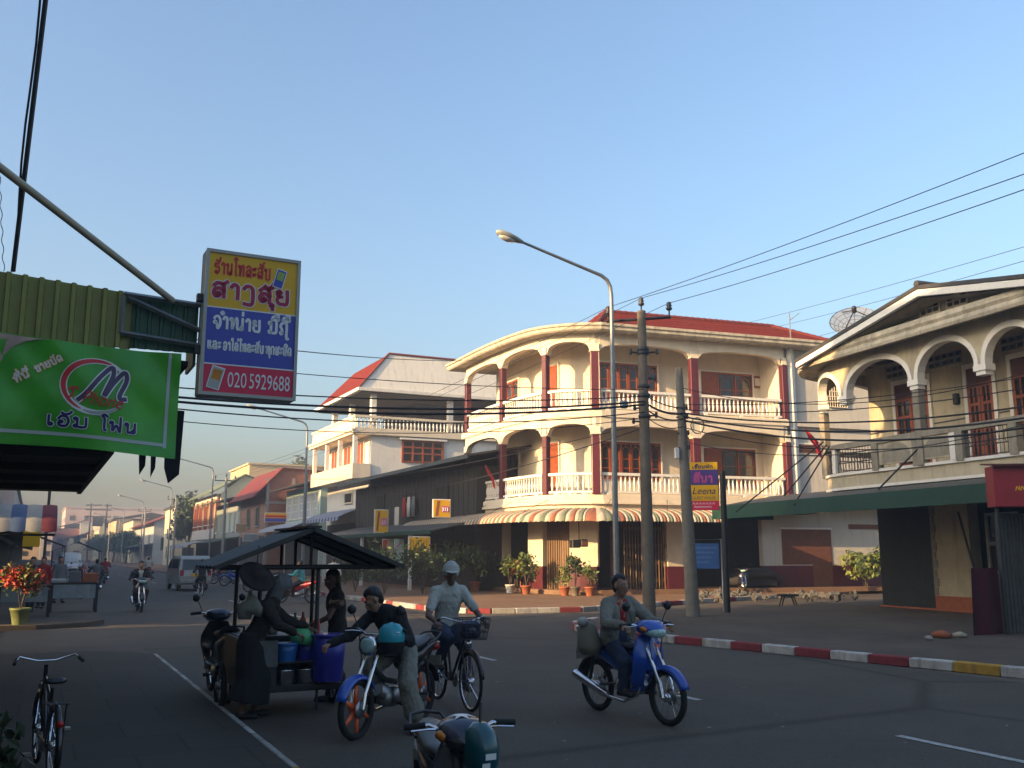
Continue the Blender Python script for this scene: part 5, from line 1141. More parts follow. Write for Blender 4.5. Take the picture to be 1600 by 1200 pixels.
for i, (x0, y0, x1, y1) in enumerate(((1150, 800, 1287, 690), (1225, 775, 1292, 695), (1240, 790, 1296, 697))):
    a = at_depth(x0, y0, 29); b = at_depth(x1, y1, 28.6); wire(a, b, .0, .022, ['long', 'steep', 'lower steep'][i]+' stay cable tied from the balcony corner down to the green canopy', 'stay cables')
wire(at_depth(1372, 765, 26.5), at_depth(1455, 680, 26), 0, .025, 'stay bar in front of the arched infill panels')
# coil of spare cable on the grey pole
m = MB(); m.tube([(.18*cos(k*pi/8), .02*sin(k), .22*sin(k*pi/8)) for k in range(34)], .012, 4); one(m, 'cable_coil', M['cable'], 'loop of spare cable hung on the grey concrete pole', 'cable coil', p2_+Vector((.25, -.2, 5.1)))

# ------------------------------------------------------------------ bodies and clothes: overlapping tapered volumes fused into one surface
def fuse(mb, name, mt, parent, voxel=.011, sm=5):
    o = mb.build(name, [mt], parent)
    r = o.modifiers.new('r', 'REMESH'); r.mode = 'VOXEL'; r.voxel_size = voxel
    s = o.modifiers.new('s', 'SMOOTH'); s.factor = .5; s.iterations = sm
    bpy.context.view_layer.update()
    me = bpy.data.meshes.new_from_object(o.evaluated_get(bpy.context.evaluated_depsgraph_get())); old = o.data
    o.modifiers.clear(); o.data = me; me.name = name; bpy.data.meshes.remove(old)
    me.polygons.foreach_set('use_smooth', [True]*len(me.polygons))
    if not me.materials: me.materials.append(mt)
    if voxel < .0145 and name in ('shirt', 'jacket', 'trousers', 'shorts', 'skirt', 'head_scarf'):       # folds in the cloth
        k = 1 if name != 'skirt' else .6
        for v in me.vertices:
            p = v.co; q = V((p.x*9*k, p.y*9*k, p.z*(9 if name != 'skirt' else 1.5)))
            n1 = mnoise.noise(q+V((3.1, 1.7, 0))); n2 = mnoise.noise(V((q.x*2.3+n1*2, q.y*2.3, q.z*1.4)))
            v.co = p+v.normal*(.016*n1*n1*(1 if n1 > 0 else -1)*2+.009*(.35-abs(n2))*1.6)
    return o
V = Vector
def person(label, loc, rz, J, skin='skin', shirt=None, sleeves=1.0, legs=None, leglen=1.0, shoes='black', hair='short', hat=None, skirt=None, vox=.010, group=None, fine=True, jacket=None, curl=.9, face=(0, 0), gender='m'):
    """J: joints in local metres (x forwards, y left, z up): pelvis chest neck head, and L/R sh el wr hip kn an toe"""
    t = thing('person', label, 'person', loc, rz, group)
    J = {k: V(v) for k, v in J.items()}
    lat = (J['shL']-J['shR']).normalized(); lath = (J['hipL']-J['hipR']).normalized()
    hy = Matrix.Rotation(radians(face[0]), 3, 'Z') @ Matrix.Rotation(radians(face[1]), 3, 'Y')
    H = J['head']; hf = hy @ V((1, 0, 0)); hl = hy @ V((0, 1, 0)); hu = hy @ V((0, 0, 1))
    def tors(m, e):
        m.cap(J['pelvis']-V((0, 0, .02)), J['pelvis'].lerp(J['chest'], .45), .155+e, .135+e, 14, lat=lath, sq=.70)
        m.cap(J['pelvis'].lerp(J['chest'], .4), J['chest'], .138+e, .165+e, 14, lat=lat, sq=.66)
        m.cap(J['chest'], J['chest'].lerp(J['neck'], .62), .165+e, .105+e, 14, lat=lat, sq=.62)
        m.cap(J['shL'], J['shR'], .062+e, .062+e, 10)
    b = MB(); tors(b, -.008)
    b.cap(J['chest'].lerp(J['neck'], .6), H-hu*.04, .056, .05, 10)
    b.cap(H+hu*.035-hf*.015, H+hu*.045-hf*.012, .083, .083, 14); b.cap(H+hf*.02-hu*.0, H-hu*.075+hf*.035, .072, .042, 12)   # skull, jaw
    b.cap(H+hf*.088+hu*.012, H+hf*.104-hu*.022, .009, .014, 8)                                                             # nose
    for s in (1, -1): b.cap(H+hl*.082*s+hu*.015, H+hl*.080*s-hu*.022, .016, .012, 6); b.cap(H+hf*.078+hl*.033*s+hu*.03, H+hf*.075+hl*.05*s+hu*.026, .012, .01, 6)
    b.cap(H+hf*.083-hu*.05, H+hf*.08-hu*.054, .018, .016, 8)
    for s in 'LR':
        sg = 1 if s == 'L' else -1
        b.cap(J['sh'+s], J['el'+s], .046, .037, 10); b.cap(J['el'+s], J['wr'+s], .038, .026, 10)
        d = (J['wr'+s]-J['el'+s]).normalized()
        if 'hd'+s in J: d = J['hd'+s].normalized()
        l = d.cross(V((0, 0, 1)))
        l = l.normalized() if l.length > .1 else V((0, 1, 0)); dn = l.cross(d)*-1
        if dn.z > 0: dn = -dn
        w0 = J['wr'+s]; p = w0+d*.075
        b.cap(w0+d*.01, p, .030, .038, 10, lat=l, sq=.45)
        for k, (off, ln) in enumerate(((-.027, .068), (-.009, .078), (.009, .074), (.027, .058))):
            q = p+l*off*1.05-d*.004; a = 0
            for sgm in (.42, .33, .25):
                a += curl*.62; e = q+(d*cos(a)+dn*sin(a))*ln*sgm; b.cap(q, e, .0092, .0085, 6); q = e
        th = w0+d*.03-l*.030*sg; e = th+(d*.5-l*.55*sg+dn*.5).normalized()*.034; b.cap(th, e, .013, .011, 6); b.cap(e, e+(d*.8+dn*.6).normalized()*.028, .011, .009, 6)
        b.cap(J['hip'+s], J['kn'+s], .078, .056, 12); b.cap(J['kn'+s], J['kn'+s].lerp(J['an'+s], .35), .055, .058, 12); b.cap(J['kn'+s].lerp(J['an'+s], .3), J['an'+s], .056, .036, 12)
        b.cap(J['an'+s]-V((0, 0, .03)), J['toe'+s], .036, .026, 10)
    body = fuse(b, 'body', M[skin], t, vox if fine else vox*1.6, 3)
    if fine:
        for s in (1, -1):
            e = MB(); e.ball(H+hf*.077+hl*.033*s+hu*.012, .0125, 8, 0, (1, 1, .6)); eo = e.build('eye', M['eye_white'], t)
            e = MB(); e.ball(H+hf*.0865+hl*.033*s+hu*.012, .0055, 6); e.build('iris', M['hair'], eo)
            e = MB(); e.tube([H+hf*.089+hl*.018*s+hu*.030, H+hf*.088+hl*.034*s+hu*.036, H+hf*.078+hl*.052*s+hu*.030], .0042, 5); e.build('eyebrow', M['hair'], t)
        e = MB(); e.tube([H+hf*.094+hl*.024-hu*.053, H+hf*.101-hu*.051, H+hf*.094-hl*.024-hu*.053], [.003, .006, .003], 5); e.build('lips', M['lips'], t)
    hm = MB()
    if hair:
        hm.cap(H+hu*.055-hf*.034, H+hu*.062-hf*.026, .088, .086, 14); hm.cap(H-hf*.045+hu*.03, H-hf*.05-hu*(.03 if hair == 'short' else .16), .078, .055 if hair == 'short' else .05, 12)
        hm.cap(H+hu*.094+hf*.015, H+hu*.092+hf*.03, .05, .04, 10)
        if hair == 'long':
            for s in (1, -1): hm.cap(H+hl*.06*s+hu*.03-hf*.03, H+hl*.06*s-hu*.15-hf*.05, .035, .03, 8)
        fuse(hm, 'hair', M['hair'], t, vox*1.1, 4)
    e = .016
    if legs:
        m = MB(); m.cap(J['pelvis']-V((0, 0, .03)), J['pelvis']+(J['chest']-J['pelvis'])*.25, .168, .150, 14, lat=lath, sq=.72)
        for s in 'LR':
            m.cap(J['hip'+s], J['kn'+s], .098, .076+.02*(leglen < 1), 12)
            if leglen > .5: m.cap(J['kn'+s], J['kn'+s].lerp(J['an'+s], min(1, (leglen-.5)*2)), .074+.02*(leglen < 1), .056+.045*(leglen < 1), 12)
        fuse(m, 'trousers' if leglen >= 1 else 'shorts', M[legs], t, vox*1.2)
    if skirt:
        m = MB(); k = [J['pelvis']+V((0, 0, .1)), J['pelvis'], (J['knL']+J['knR'])/2, (J['anL']+J['anR'])/2+V((0, 0, .1))]
        m.loft([(k[0], .15, .11), (k[1], .18, .15), (k[2], .22, .19), (k[3], .26, .22)], 20, e=2, lat=lath); fuse(m, 'skirt', M[skirt], t, vox*1.3, 3)
    if shirt:
        m = MB(); tors(m, e if not jacket else -.006)
        for s in ('LR' if not jacket else ''):
            m.cap(J['sh'+s], J['sh'+s].lerp(J['el'+s], min(1, sleeves*2)), .066, .058, 12)
            if sleeves > .5: m.cap(J['el'+s], J['el'+s].lerp(J['wr'+s], (sleeves-.5)*2*.93), .056, .044, 12)
        fuse(m, 'shirt', M[shirt], t, vox*1.2, 4)
    if jacket:
        m = MB()
        for s, sg in (('L', 1), ('R', -1)):
            o = lat*sg*.108
            m.cap(J['pelvis']+o+V((0, 0, .02)), J['chest']+o, .104, .108, 12, lat=lat, sq=1.1); m.cap(J['chest']+o, J['sh'+s]-lat*sg*.05, .115, .078, 12); m.cap(J['neck'].lerp(J['chest'], .3)+lat*sg*.065, J['sh'+s]-lat*sg*.02, .06, .078, 12); m.cap(J['neck'].lerp(J['chest'], .15)+lat*sg*.06+V((-.03, 0, 0)), J['chest']+lat*sg*.10+V((.07, 0, .0)), .032, .045, 10)
            m.cap(J['sh'+s], J['el'+s], .074, .064, 12); m.cap(J['el'+s], J['el'+s].lerp(J['wr'+s], .92), .062, .05, 12)
        m.cap(J['pelvis']-V((.05, 0, -.02)), J['chest']-V((.05, 0, 0)), .15, .16, 14, lat=lat, sq=.6)
        m.cap(J['sh'+'L']-lat*.06+V((0, 0, .03)), J['sh'+'R']+lat*.06+V((-.02, 0, .03)), .045, .045, 10)
        fuse(m, 'jacket', M[jacket], t, vox*1.2, 3)
    for s in 'LR':
        m = MB(); m.cap(J['an'+s]-V((0, 0, .045)), J['toe'+s]-V((0, 0, .004)), .044, .038, 10); m.cap(J['an'+s]-V((.03, 0, .05)), J['an'+s]-V((0, 0, .045)), .042, .044, 10); fuse(m, 'shoe', M[shoes], t, vox*1.1, 2)
    if hat == 'cap':
        m = MB(); m.cap(H+hu*.085-hf*.01, H+hu*.105-hf*.005, .104, .078, 16); m.cap(H+hu*.06-hf*.01, H+hu*.07-hf*.01, .105, .105, 16)
        cp_ = fuse(m, 'cap', M['cloth_white'], t, vox, 2); m = MB(); m.loft([(H+hu*(.062-.004*k)+hf*(.07+.022*k), .088-.0026*k*k, .006) for k in range(6)], 12, lat=hl); m.build('brim', M['cloth_white'], cp_)
    if hat == 'scarf':
        m = MB(); m.cap(H+hu*.045-hf*.02, H+hu*.05-hf*.015, .108, .105, 16); m.cap(H-hf*.03, H-hf*.04-hu*.15, .098, .085, 14); fuse(m, 'head_scarf', M['cloth_grey'], t, vox, 3)
    if hat == 'conical':
        m = MB(); m.lathe(H+hu*.04, [(.26, 0), (.14, .10), (.02, .19)], 20); m.build('straw_hat', M['cloth_khaki'], t)
    return t
def pose(seat=.78, lean=.08, hx=.42, hz=.98, hw=.3, footx=.08, footz=.28, x0=-.2, head=0, turn=0):
    p = V((x0, 0, seat)); c = p+V((lean, 0, .33)); n = c+V((lean*.35, 0, .15)); h = n+V((.045+head*.03, 0, .115))
    J = dict(pelvis=p, chest=c, neck=n, head=h)
    for s, g in (('L', 1), ('R', -1)):
        J['sh'+s] = c+V((.01, .165*g, .075)); J['wr'+s] = V((hx, hw*g, hz)); J['el'+s] = J['sh'+s].lerp(J['wr'+s], .5)+V((-.04, .09*g, -.10)); J['hd'+s] = V((1, 0, -.25))
        J['hip'+s] = p+V((.02, .09*g, -.04)); J['an'+s] = V((footx, .15*g, footz+.07)); J['toe'+s] = V((footx+.15, .16*g, footz+.02))
        J['kn'+s] = J['hip'+s].lerp(J['an'+s], .5)+V((.20, .05*g, .06))
    return J
def stand(h=1.62, lean=0, reach=None, step=.1, reachR=None):
    k = h/1.62; p = V((0, 0, .84*k)); c = p+V((lean*.6, 0, .33*k)); n = c+V((lean*.3, 0, .16*k)); hd = n+V((.03+lean*.12, 0, .115*k))
    J = dict(pelvis=p, chest=c, neck=n, head=hd)
    for s, g in (('L', 1), ('R', -1)):
        J['sh'+s] = c+V((.0, .165*k*g, .08*k)); w_ = (reach if s == 'L' or reachR is None else reachR)
        J['wr'+s] = V(w_) if w_ and (s == 'L' or reachR is not None or True) and w_ else J['sh'+s]+V((.05, .06*g, -.52*k))
        J['el'+s] = J['sh'+s].lerp(J['wr'+s], .5)+V((-.03, .05*g, -.05)); J['hip'+s] = p+V((0, .09*k*g, -.04)); sx = step*g
        J['an'+s] = V((sx, .10*g, .085)); J['kn'+s] = J['hip'+s].lerp(J['an'+s], .5)+V((.05, 0, 0)); J['toe'+s] = V((sx+.15, .11*g, .035))
    return J

# ------------------------------------------------------------------ motorbikes and bicycles (local x forwards, origin midway between the wheels)
def spoked(mb, c, r, n=18, mi=0, w_=.035):
    c = V(c)
    for j in range(n): a = 2*pi*j/n; s = w_*(1 if j % 2 else -1); mb.tube([c+V((.02*cos(a+.5), s, .02*sin(a+.5))), c+V((r*cos(a), 0, r*sin(a)))], .0035, 3)
    mb.lathe(c-V((0, w_*1.4, 0)), [(.03, 0), (.045, .01), (.045, w_*2.7), (.03, w_*2.8)], 10, axis=(0, 1, 0))
def torus(mb, c, R, r, n=28, k=8, mi=0, flat=1.0):
    c = V(c); vs = []
    for i in range(n):
        a = 2*pi*i/n
        for j in range(k): b = 2*pi*j/k; q = R+r*cos(b); vs.append(c+V((q*cos(a), r*flat*sin(b), q*sin(a))))
    mb.add(vs, [[i*k+j, i*k+(j+1) % k, ((i+1) % n)*k+(j+1) % k, ((i+1) % n)*k+j] for i in range(n) for j in range(k)], mi, True)
def arcpanel(mb, c, R, a0, a1, w_, th=.012, n=14):
    c = V(c); vs = []
    for i in range(n+1):
        a = radians(a0+(a1-a0)*i/n)
        for y, dr in ((-w_, -.03), (-w_*.7, 0), (0, .012), (w_*.7, 0), (w_, -.03)): vs.append(c+V(((R+dr)*cos(a), y, (R+dr)*sin(a))))
        for y, dr in ((w_, -.03), (w_*.7, 0), (0, .012), (-w_*.7, 0), (-w_, -.03)): vs.append(c+V(((R+dr-th)*cos(a), y*.96, (R+dr-th)*sin(a))))
    k = 10; mb.add(vs, [[i*k+j, i*k+(j+1) % k, (i+1)*k+(j+1) % k, (i+1)*k+j] for i in range(n) for j in range(k)]+[list(range(k-1, -1, -1)), list(range(n*k, n*k+k))], 0, True)
def motorbike(label, loc, rz, body='bike_blue', mirrors=True, splash=False, shield=None, fender=None, rim=None, cast=False, naked=False, group='motorbikes', lights=True, marks=False, detail=True):
    t = thing('motorbike', label, 'motorbike', loc, rz, group); WB, R = .60, .285; shield = shield or body; fender = fender or body
    for x, nm in ((WB, 'wheel'), (-WB, 'wheel')):
        m = MB(); torus(m, (x, 0, R), R-.045, .017, 28, 6, flat=1.5)
        if cast:
            for j in range(6): a = 2*pi*j/6+.3; m.loft([(V((x+.04*cos(a), 0, R+.04*sin(a))), .018, .03), (V((x+(R-.05)*cos(a+.16), 0, R+(R-.05)*sin(a+.16))), .014, .018)], 8, lat=(0, 1, 0))
            m.lathe((x, -.05, R), [(.03, 0), (.06, .01), (.06, .09), (.03, .1)], 12, axis=(0, 1, 0))
        else: spoked(m, (x, 0, R), R-.05)
        o = m.build('wheel', M[rim or 'chrome'], t); m = MB(); torus(m, (x, 0, R), R-.032, .034, 32, 10); m.build('tyre', M['rubber'], o)
        m = MB(); m.lathe((x, .045, R), [(.02, 0), (.085, .002), (.085, .006), (.02, .008)], 16, axis=(0, 1, 0)); m.build('brake_disc', M['steel'], o)
    st = V((.36, 0, .86)); fa = V((WB, 0, R))
    m = MB()
    for y in (.075, -.075): m.tube([fa+V((0, y, 0)), fa+V((-.03, y, .14)), st+V((.0, y*.9, -.1))], [.026, .026, .018], 8)
    m.tube([fa-V((0, .09, 0)), fa+V((0, .09, 0))], .014, 6); m.build('front_fork', M['chrome'], t)
    m = MB(); arcpanel(m, fa, R+.03, 20, 150, .062); m.build('front_fender', M[fender], t)
    m = MB(); arcpanel(m, (-WB, 0, R), R+.06, 35, 165, .07); m.build('rear_fender', M['black_plastic'], t)
    hb = V((.33, 0, .96)); m = MB()
    hpts = [hb+V((-.06, .33, .04)), hb+V((-.03, .2, .05)), hb+V((0, .08, 0)), hb+V((0, -.08, 0)), hb+V((-.03, -.2, .05)), hb+V((-.06, -.33, .04))]; m.tube(hpts, .013, 6); ho = m.build('handlebar', M['chrome'], t)
    for s in (1, -1):
        m = MB(); m.tube([hb+V((-.038, .22*s, .05)), hb+V((-.062, .35*s, .04))], .019, 8); m.build('grip', M['rubber'], ho)
        if mirrors: m = MB(); m.tube([hb+V((-.03, .2*s, .05)), hb+V((-.02, .24*s, .15)), hb+V((-.02, .27*s, .21))], .006, 5); m.loft([(hb+V((-.03, .25*s, .23)), .03, .02), (hb+V((-.03, .29*s, .24)), .055, .04), (hb+V((-.03, .33*s, .24)), .03, .025)], 10, lat=(0, 0, 1)); m.build('mirror', M['black_plastic'], ho)
        m = MB(); m.tube([hb+V((0, .15*s, .03)), hb+V((.05, .22*s, .04)), hb+V((.03, .32*s, .03))], .006, 4); m.build('brake_lever', M['chrome'], ho)
    if naked:
        m = MB(); m.loft([((.33, 0, .86), .075, .07), ((.40, 0, .86), .10, .095), ((.44, 0, .86), .10, .095)], 14); hl_ = m.build('headlight', M['chrome'], t); m = MB(); m.loft([((.442, 0, .86), .085, .08), ((.455, 0, .86), .06, .055)], 14); m.build('lens', M['glass_glint'], hl_)
    else:
        m = MB(); m.loft([((.20, 0, .94), .07, .04), ((.28, 0, .98), .15, .075), ((.38, 0, .97), .165, .085), ((.47, 0, .93), .12, .065), ((.50, 0, .90), .05, .03)], 16); co = m.build('handlebar_cowl', M[body], t)
        m = MB(); m.loft([((.41, 0, .945), .145, .062), ((.475, 0, .928), .122, .058), ((.515, 0, .905), .07, .036)], 16); m.build('headlight', M['glass_glint' if mirrors else 'glass'], co)
        for s in (1, -1): m = MB(); m.loft([((.36, .13*s, .975), .02, .02), ((.40, .15*s, .97), .035, .028), ((.445, .13*s, .955), .02, .02)], 8); m.build('indicator', M['amber'], co)
        m = MB(); U, W_ = 14, 16                                # leg shield: one curved apron flaring to both sides, open over the wheel
        def ap(u, v, o):
            z = .90-.58*v; hw = (.11+.29*min(v, .3)-.12*max(0, v-.5)) if v < .9 else .10
            x = .435-o-.09*abs(u)**1.9*(.5+v)-.27*max(0, v-.42)**1.15-.10*(1-v)**2
            return V((x, u*hw, z))
        for o in (0, .022):
            vs = [ap(-1+2*a/U, b/W_, o) for a in range(U+1) for b in range(W_+1)]
            fs = [[a*(W_+1)+b, (a+1)*(W_+1)+b, (a+1)*(W_+1)+b+1, a*(W_+1)+b+1] for a in range(U) for b in range(W_) if not (b > 9 and 3 < a < 10)]
            m.add(vs, fs if o == 0 else [f[::-1] for f in fs], 0, True)
        m.tube([ap(-1, b/W_, .011) for b in range(W_+1)], .012, 5); m.tube([ap(1, b/W_, .011) for b in range(W_+1)], .012, 5); m.tube([ap(-1+2*a/U, 1, .011) for a in range(0, 5)], .012, 5); m.tube([ap(-1+2*a/U, 1, .011) for a in range(10, U+1)], .012, 5)
        sh = m.build('leg_shield', M[shield], t)
        if splash:
            m = MB()
            for k in range(7): a = 2*pi*k/7+.3; m.add([(.30+.05*cos(a-.3), .05*sin(a-.3), 1.062), (.30+.05*cos(a+.3), .05*sin(a+.3), 1.062), (.30+.10*cos(a), .10*sin(a), 1.052)], [(0, 1, 2)])
            m.add([(.30+.05*cos(2*pi*k/10), .05*sin(2*pi*k/10), 1.063) for k in range(10)], [list(range(10))]); m.build('splash_decal', M['letter_white'], co)
        if marks:
            m = MB(); m.add([ap(-.45, .2, -.004), ap(.15, .16, -.004), ap(.3, .36, -.004), ap(-.3, .42, -.004)], [(0, 1, 2, 3)]); m.build('sticker', M['sign_yellow'], sh); m = MB(); m.add([ap(.3, .14, -.006), ap(.8, .2, -.006), ap(.85, .36, -.006), ap(.4, .36, -.006)], [(0, 1, 2, 3)]); m.build('sticker', M['orange_rim'], sh)
    m = MB()
    if naked: m.loft([((.24, 0, .80), .06, .05), ((.16, 0, .84), .14, .10), ((.0, 0, .82), .14, .10), ((-.12, 0, .74), .08, .05)], 16); tk = m.build('fuel_tank', M[body], t)
    else:
        m.loft([((.30, 0, .62), .07, .08), ((.12, 0, .52), .08, .09), ((-.06, 0, .55), .09, .12), ((-.2, 0, .62), .12, .12), ((-.45, 0, .68), .13, .09), ((-.72, 0, .76), .09, .06), ((-.84, 0, .80), .05, .03)], 16); tk = m.build('body_cowl', M[body], t)
    if naked: m = MB(); m.loft([((-.2, 0, .64), .10, .08), ((-.45, 0, .69), .12, .08), ((-.72, 0, .77), .09, .05), ((-.86, 0, .82), .05, .03)], 14); m.build('body_cowl', M[body], t)
    m = MB(); m.loft([((.06, 0, .74), .06, .03), ((-.06, 0, .775), .11, .04), ((-.22, 0, .775), .135, .045), ((-.42, 0, .80), .135, .05), ((-.62, 0, .845), .11, .045), ((-.74, 0, .86), .06, .03)], 14); m.build('seat', M['black_plastic'], t)
    m = MB(); m.tube([(-.5, .13, .80), (-.68, .14, .84), (-.84, .11, .90), (-.89, 0, .91), (-.84, -.11, .90), (-.68, -.14, .84), (-.5, -.13, .80)], .012, 6); m.build('grab_rail', M['dark_metal'], t)
    m = MB(); m.loft([((-.84, 0, .76), .07, .04), ((-.89, 0, .75), .07, .045), ((-.91, 0, .745), .04, .03)], 10); m.build('tail_light', M['red_lens'], t)
    m = MB(); m.box((-.905, 0, .60), (.012, .15, .10)); m.build('number_plate', M['cloth_khaki'], t)
    m = MB(); m.loft([((.16, 0, .33), .07, .07), ((.05, 0, .33), .11, .10), ((-.12, 0, .33), .11, .09), ((-.2, 0, .34), .07, .06)], 12, e=3)
    m.tube([(.08, 0, .36), (.24, 0, .42)], .06, 10)
    for k in range(5): m.lathe((.11+k*.028, 0, .375+k*.011), [(.02, 0), (.078, .001), (.078, .008), (.02, .009)], 10, axis=(.93, 0, .36))
    m.build('engine', M['steel'], t)
    m = MB(); m.tube([(.24, -.03, .40), (.22, -.10, .26), (.05, -.14, .19), (-.25, -.15, .22)], .017, 7); m.tube([(-.22, -.155, .23), (-.30, -.16, .25), (-.80, -.17, .40)], [.03, .046, .048], 10); ex = m.build('exhaust', M['chrome'], t)
    m = MB()
    for s in (1, -1): m.tube([(-.1, .07*s, .36), (-WB, .08*s, R)], .018, 6); m.tube([(-.62, .10*s, R+.02), (-.5, .12*s, .66)], .022, 7)
    m.build('swing_arm', M['dark_metal'], t)
    m = MB(); m.tube([(.02, .20, .27), (.02, -.20, .27)], .013, 6); m.tube([(.02, .14, .27), (.02, .2, .27)], .022, 6); m.tube([(.02, -.2, .27), (.02, -.14, .27)], .022, 6); m.build('footrest', M['rubber'], t)
    m = MB(); m.tube([(.30, 0, .62), (.10, 0, .50), (-.1, 0, .46)], .03, 6); m.build('frame', M['dark_metal'], t)
    m = MB()
    for s in (1, -1): m.tube([hb+V((.0, .14*s, .03)), hb+V((.10, .10*s, -.02)), hb+V((.10, .07*s, -.22)), V((.50, .07*s, .42))], .006, 4)
    m.build('brake_cable', M['black'], t)
    if not naked:
        m = MB()
        for s in (1, -1): m.add([(-.30, .1245*s, .66), (-.62, .118*s, .735), (-.70, .10*s, .775), (-.36, .128*s, .69)], [(0, 1, 2, 3)] if s < 0 else [(3, 2, 1, 0)])
        m.build('side_stripe', M['letter_white'], tk)
    return t
M['glass_glint'] = mat('headlight_glass', (.34, .52, .50), rough=.08, var=.25, scale=30, spec=.9); M['amber'] = mat('amber_lens', (.6, .2, .02), rough=.2, var=0); M['red_lens'] = mat('red_lens', (.4, .01, .01), rough=.2, var=0)  # teal tint paints in the glint on the headlight glass
def bicycle(label, loc, rz, col='bike_black', basket=True, group='bicycles'):
    t = thing('bicycle', label, 'bicycle', loc, rz, group); WB, R = .53, .325
    for x in (WB, -WB):
        m = MB(); torus(m, (x, 0, R), R-.035, .012, 32, 6); spoked(m, (x, 0, R), R-.04, 20, w_=.028); o = m.build('wheel', M['chrome'], t); m = MB(); torus(m, (x, 0, R), R-.02, .02, 36, 8); m.build('tyre', M['rubber'], o)
        m = MB(); arcpanel(m, (x, 0, R), R+.035, 10 if x > 0 else 35, 165 if x > 0 else 200, .03, .004); m.build('mudguard', M[col], t)
    hd = V((.36, 0, .86)); bb = V((-.06, 0, .29)); sp = V((-.20, 0, .78)); m = MB()
    for a, b in ((hd-V((.0, 0, .06)), bb), (bb, sp), (hd-V((0, 0, .03)), V((-.17, 0, .66)))): m.tube([a, b], .017, 7)
    for s in (1, -1): m.tube([bb+V((0, .03*s, 0)), V((-WB, .06*s, R))], .01, 5); m.tube([sp-V((0, -.02*s, .12)), V((-WB, .06*s, R))], .009, 5); m.tube([hd+V((.02, .045*s, -.18)), V((WB, .05*s, R))], .012, 6)
    m.tube([hd+V((-.02, 0, .08)), hd+V((.03, 0, -.2))], .02, 7); m.build('frame', M[col], t)
    m = MB(); m.tube([hd+V((-.16, .29, .13)), hd+V((-.05, .25, .17)), hd+V((-.02, .08, .12)), hd+V((-.02, -.08, .12)), hd+V((-.05, -.25, .17)), hd+V((-.16, -.29, .13))], .011, 6); ho = m.build('handlebar', M['chrome'], t)
    for s in (1, -1): m = MB(); m.tube([hd+V((-.10, .275*s, .148)), hd+V((-.19, .30*s, .115))], .017, 7); m.build('grip', M['rubber'], ho)
    m = MB(); m.loft([((.03-.2, 0, .83), .02, .015), ((-.05-.2, 0, .845), .06, .025), ((-.15-.2, 0, .86), .10, .03), ((-.2-.2, 0, .86), .06, .02)], 12); m.build('saddle', M['black_plastic'], t)
    m = MB(); m.lathe((-.06, .04, .29), [(.02, 0), (.09, .001), (.09, .008), (.02, .01)], 20, axis=(0, 1, 0)); m.tube([(-.06, .08, .29), (.06, .10, .17)], .01, 5); m.tube([(-.06, -.06, .29), (-.18, -.10, .41)], .01, 5); m.box((.06, .14, .17), (.08, .08, .02)); m.box((-.18, -.14, .41), (.08, .08, .02)); m.build('crank', M['steel'], t)
    m = MB(); m.box((-.06-.24, .052, .30), (.5, .015, .10), 0, 0, .004); m.build('chain_guard', M[col], t)
    m = MB()
    for y in (-.07, .07): m.tube([(-.25, y, .66), (-.75, y, .70)], .008, 5)
    for k in range(5): m.tube([(-.35-.09*k, -.07, .67+.008*k), (-.35-.09*k, .07, .67+.008*k)], .006, 4)
    m.tube([(-.7, .06, .70), (-WB, .07, R)], .007, 4); m.tube([(-.7, -.06, .70), (-WB, -.07, R)], .007, 4); m.build('rear_rack', M['dark_metal'], t)
    if basket:
        m = MB(); c = V((.55, 0, .80))
        for z, a, b in ((0, .11, .14), (.08, .12, .15), (.16, .13, .165), (.23, .14, .175)): m.tube([c+V((a*sx, b*sy, z)) for sx, sy in ((-1, -1), (1, -1), (1, 1), (-1, 1), (-1, -1))], .005, 4)
        for k in range(7):
            f = -1+k/3
            for sx in (-1, 1): m.tube([c+V((.11*sx, .14*f, 0)), c+V((.14*sx, .175*f, .23))], .004, 3)
            for sy in (-1, 1): m.tube([c+V((.11*f, .14*sy, 0)), c+V((.14*f, .175*sy, .23))], .004, 3)
            m.tube([c+V((-.11, .14*f, 0)), c+V((.11, .14*f, 0))], .004, 3)
        m.build('basket', M['dark_metal'], t)
    m = MB(); m.loft([((.40, 0, .74), .03, .03), ((.46, 0, .74), .045, .045), ((.475, 0, .74), .04, .04)], 10); l = m.build('headlamp', M['chrome'], t)
    m = MB(); m.lathe((-.84, 0, .55), [(.0, 0), (.03, .002), (.03, .012), (0, .014)], 10, axis=(-1, 0, 0)); m.build('reflector', M['red_lens'], t)
    return t
def heading(a, b): return atan2(b[1]-a[1], b[0]-a[0])

# ------------------------------------------------------------------ people and vehicles on the road
# blue motorbike with its rider
fw, rw = V((1.62, 10.40, 0)), V((.98, 11.42, 0)); hd_ = heading(rw, fw); c = (fw+rw)/2
motorbike('glossy blue motorbike with a chrome exhaust and stickers, ridden by the grey jacketed person', c, hd_, 'bike_blue', marks=True)
J = pose(seat=.80, lean=.02, hx=.26, hz=1.0, hw=.30, footx=.04, footz=.26, x0=-.22)
person('person in an open pale grey jacket and red shirt riding the blue motorbike', c, hd_, J, shirt='cloth_red', sleeves=.3, jacket='cloth_beige', legs='cloth_jeans', hair='short', face=(8, 2))
m = MB(); m.loft([((-.1, 0, .0), .03, .03), ((-.05, 0, -.1), .10, .12), ((0, 0, -.3), .13, .15), ((0, 0, -.38), .08, .1)], 12); bq = c+Matrix.Rotation(hd_, 3, 'Z') @ V((-.42, -.24, 1.02)); one(m, 'shoulder_bag', M['cloth_khaki'], 'soft khaki bag hanging at the side of the blue motorbike rider', 'bag', bq, hd_)
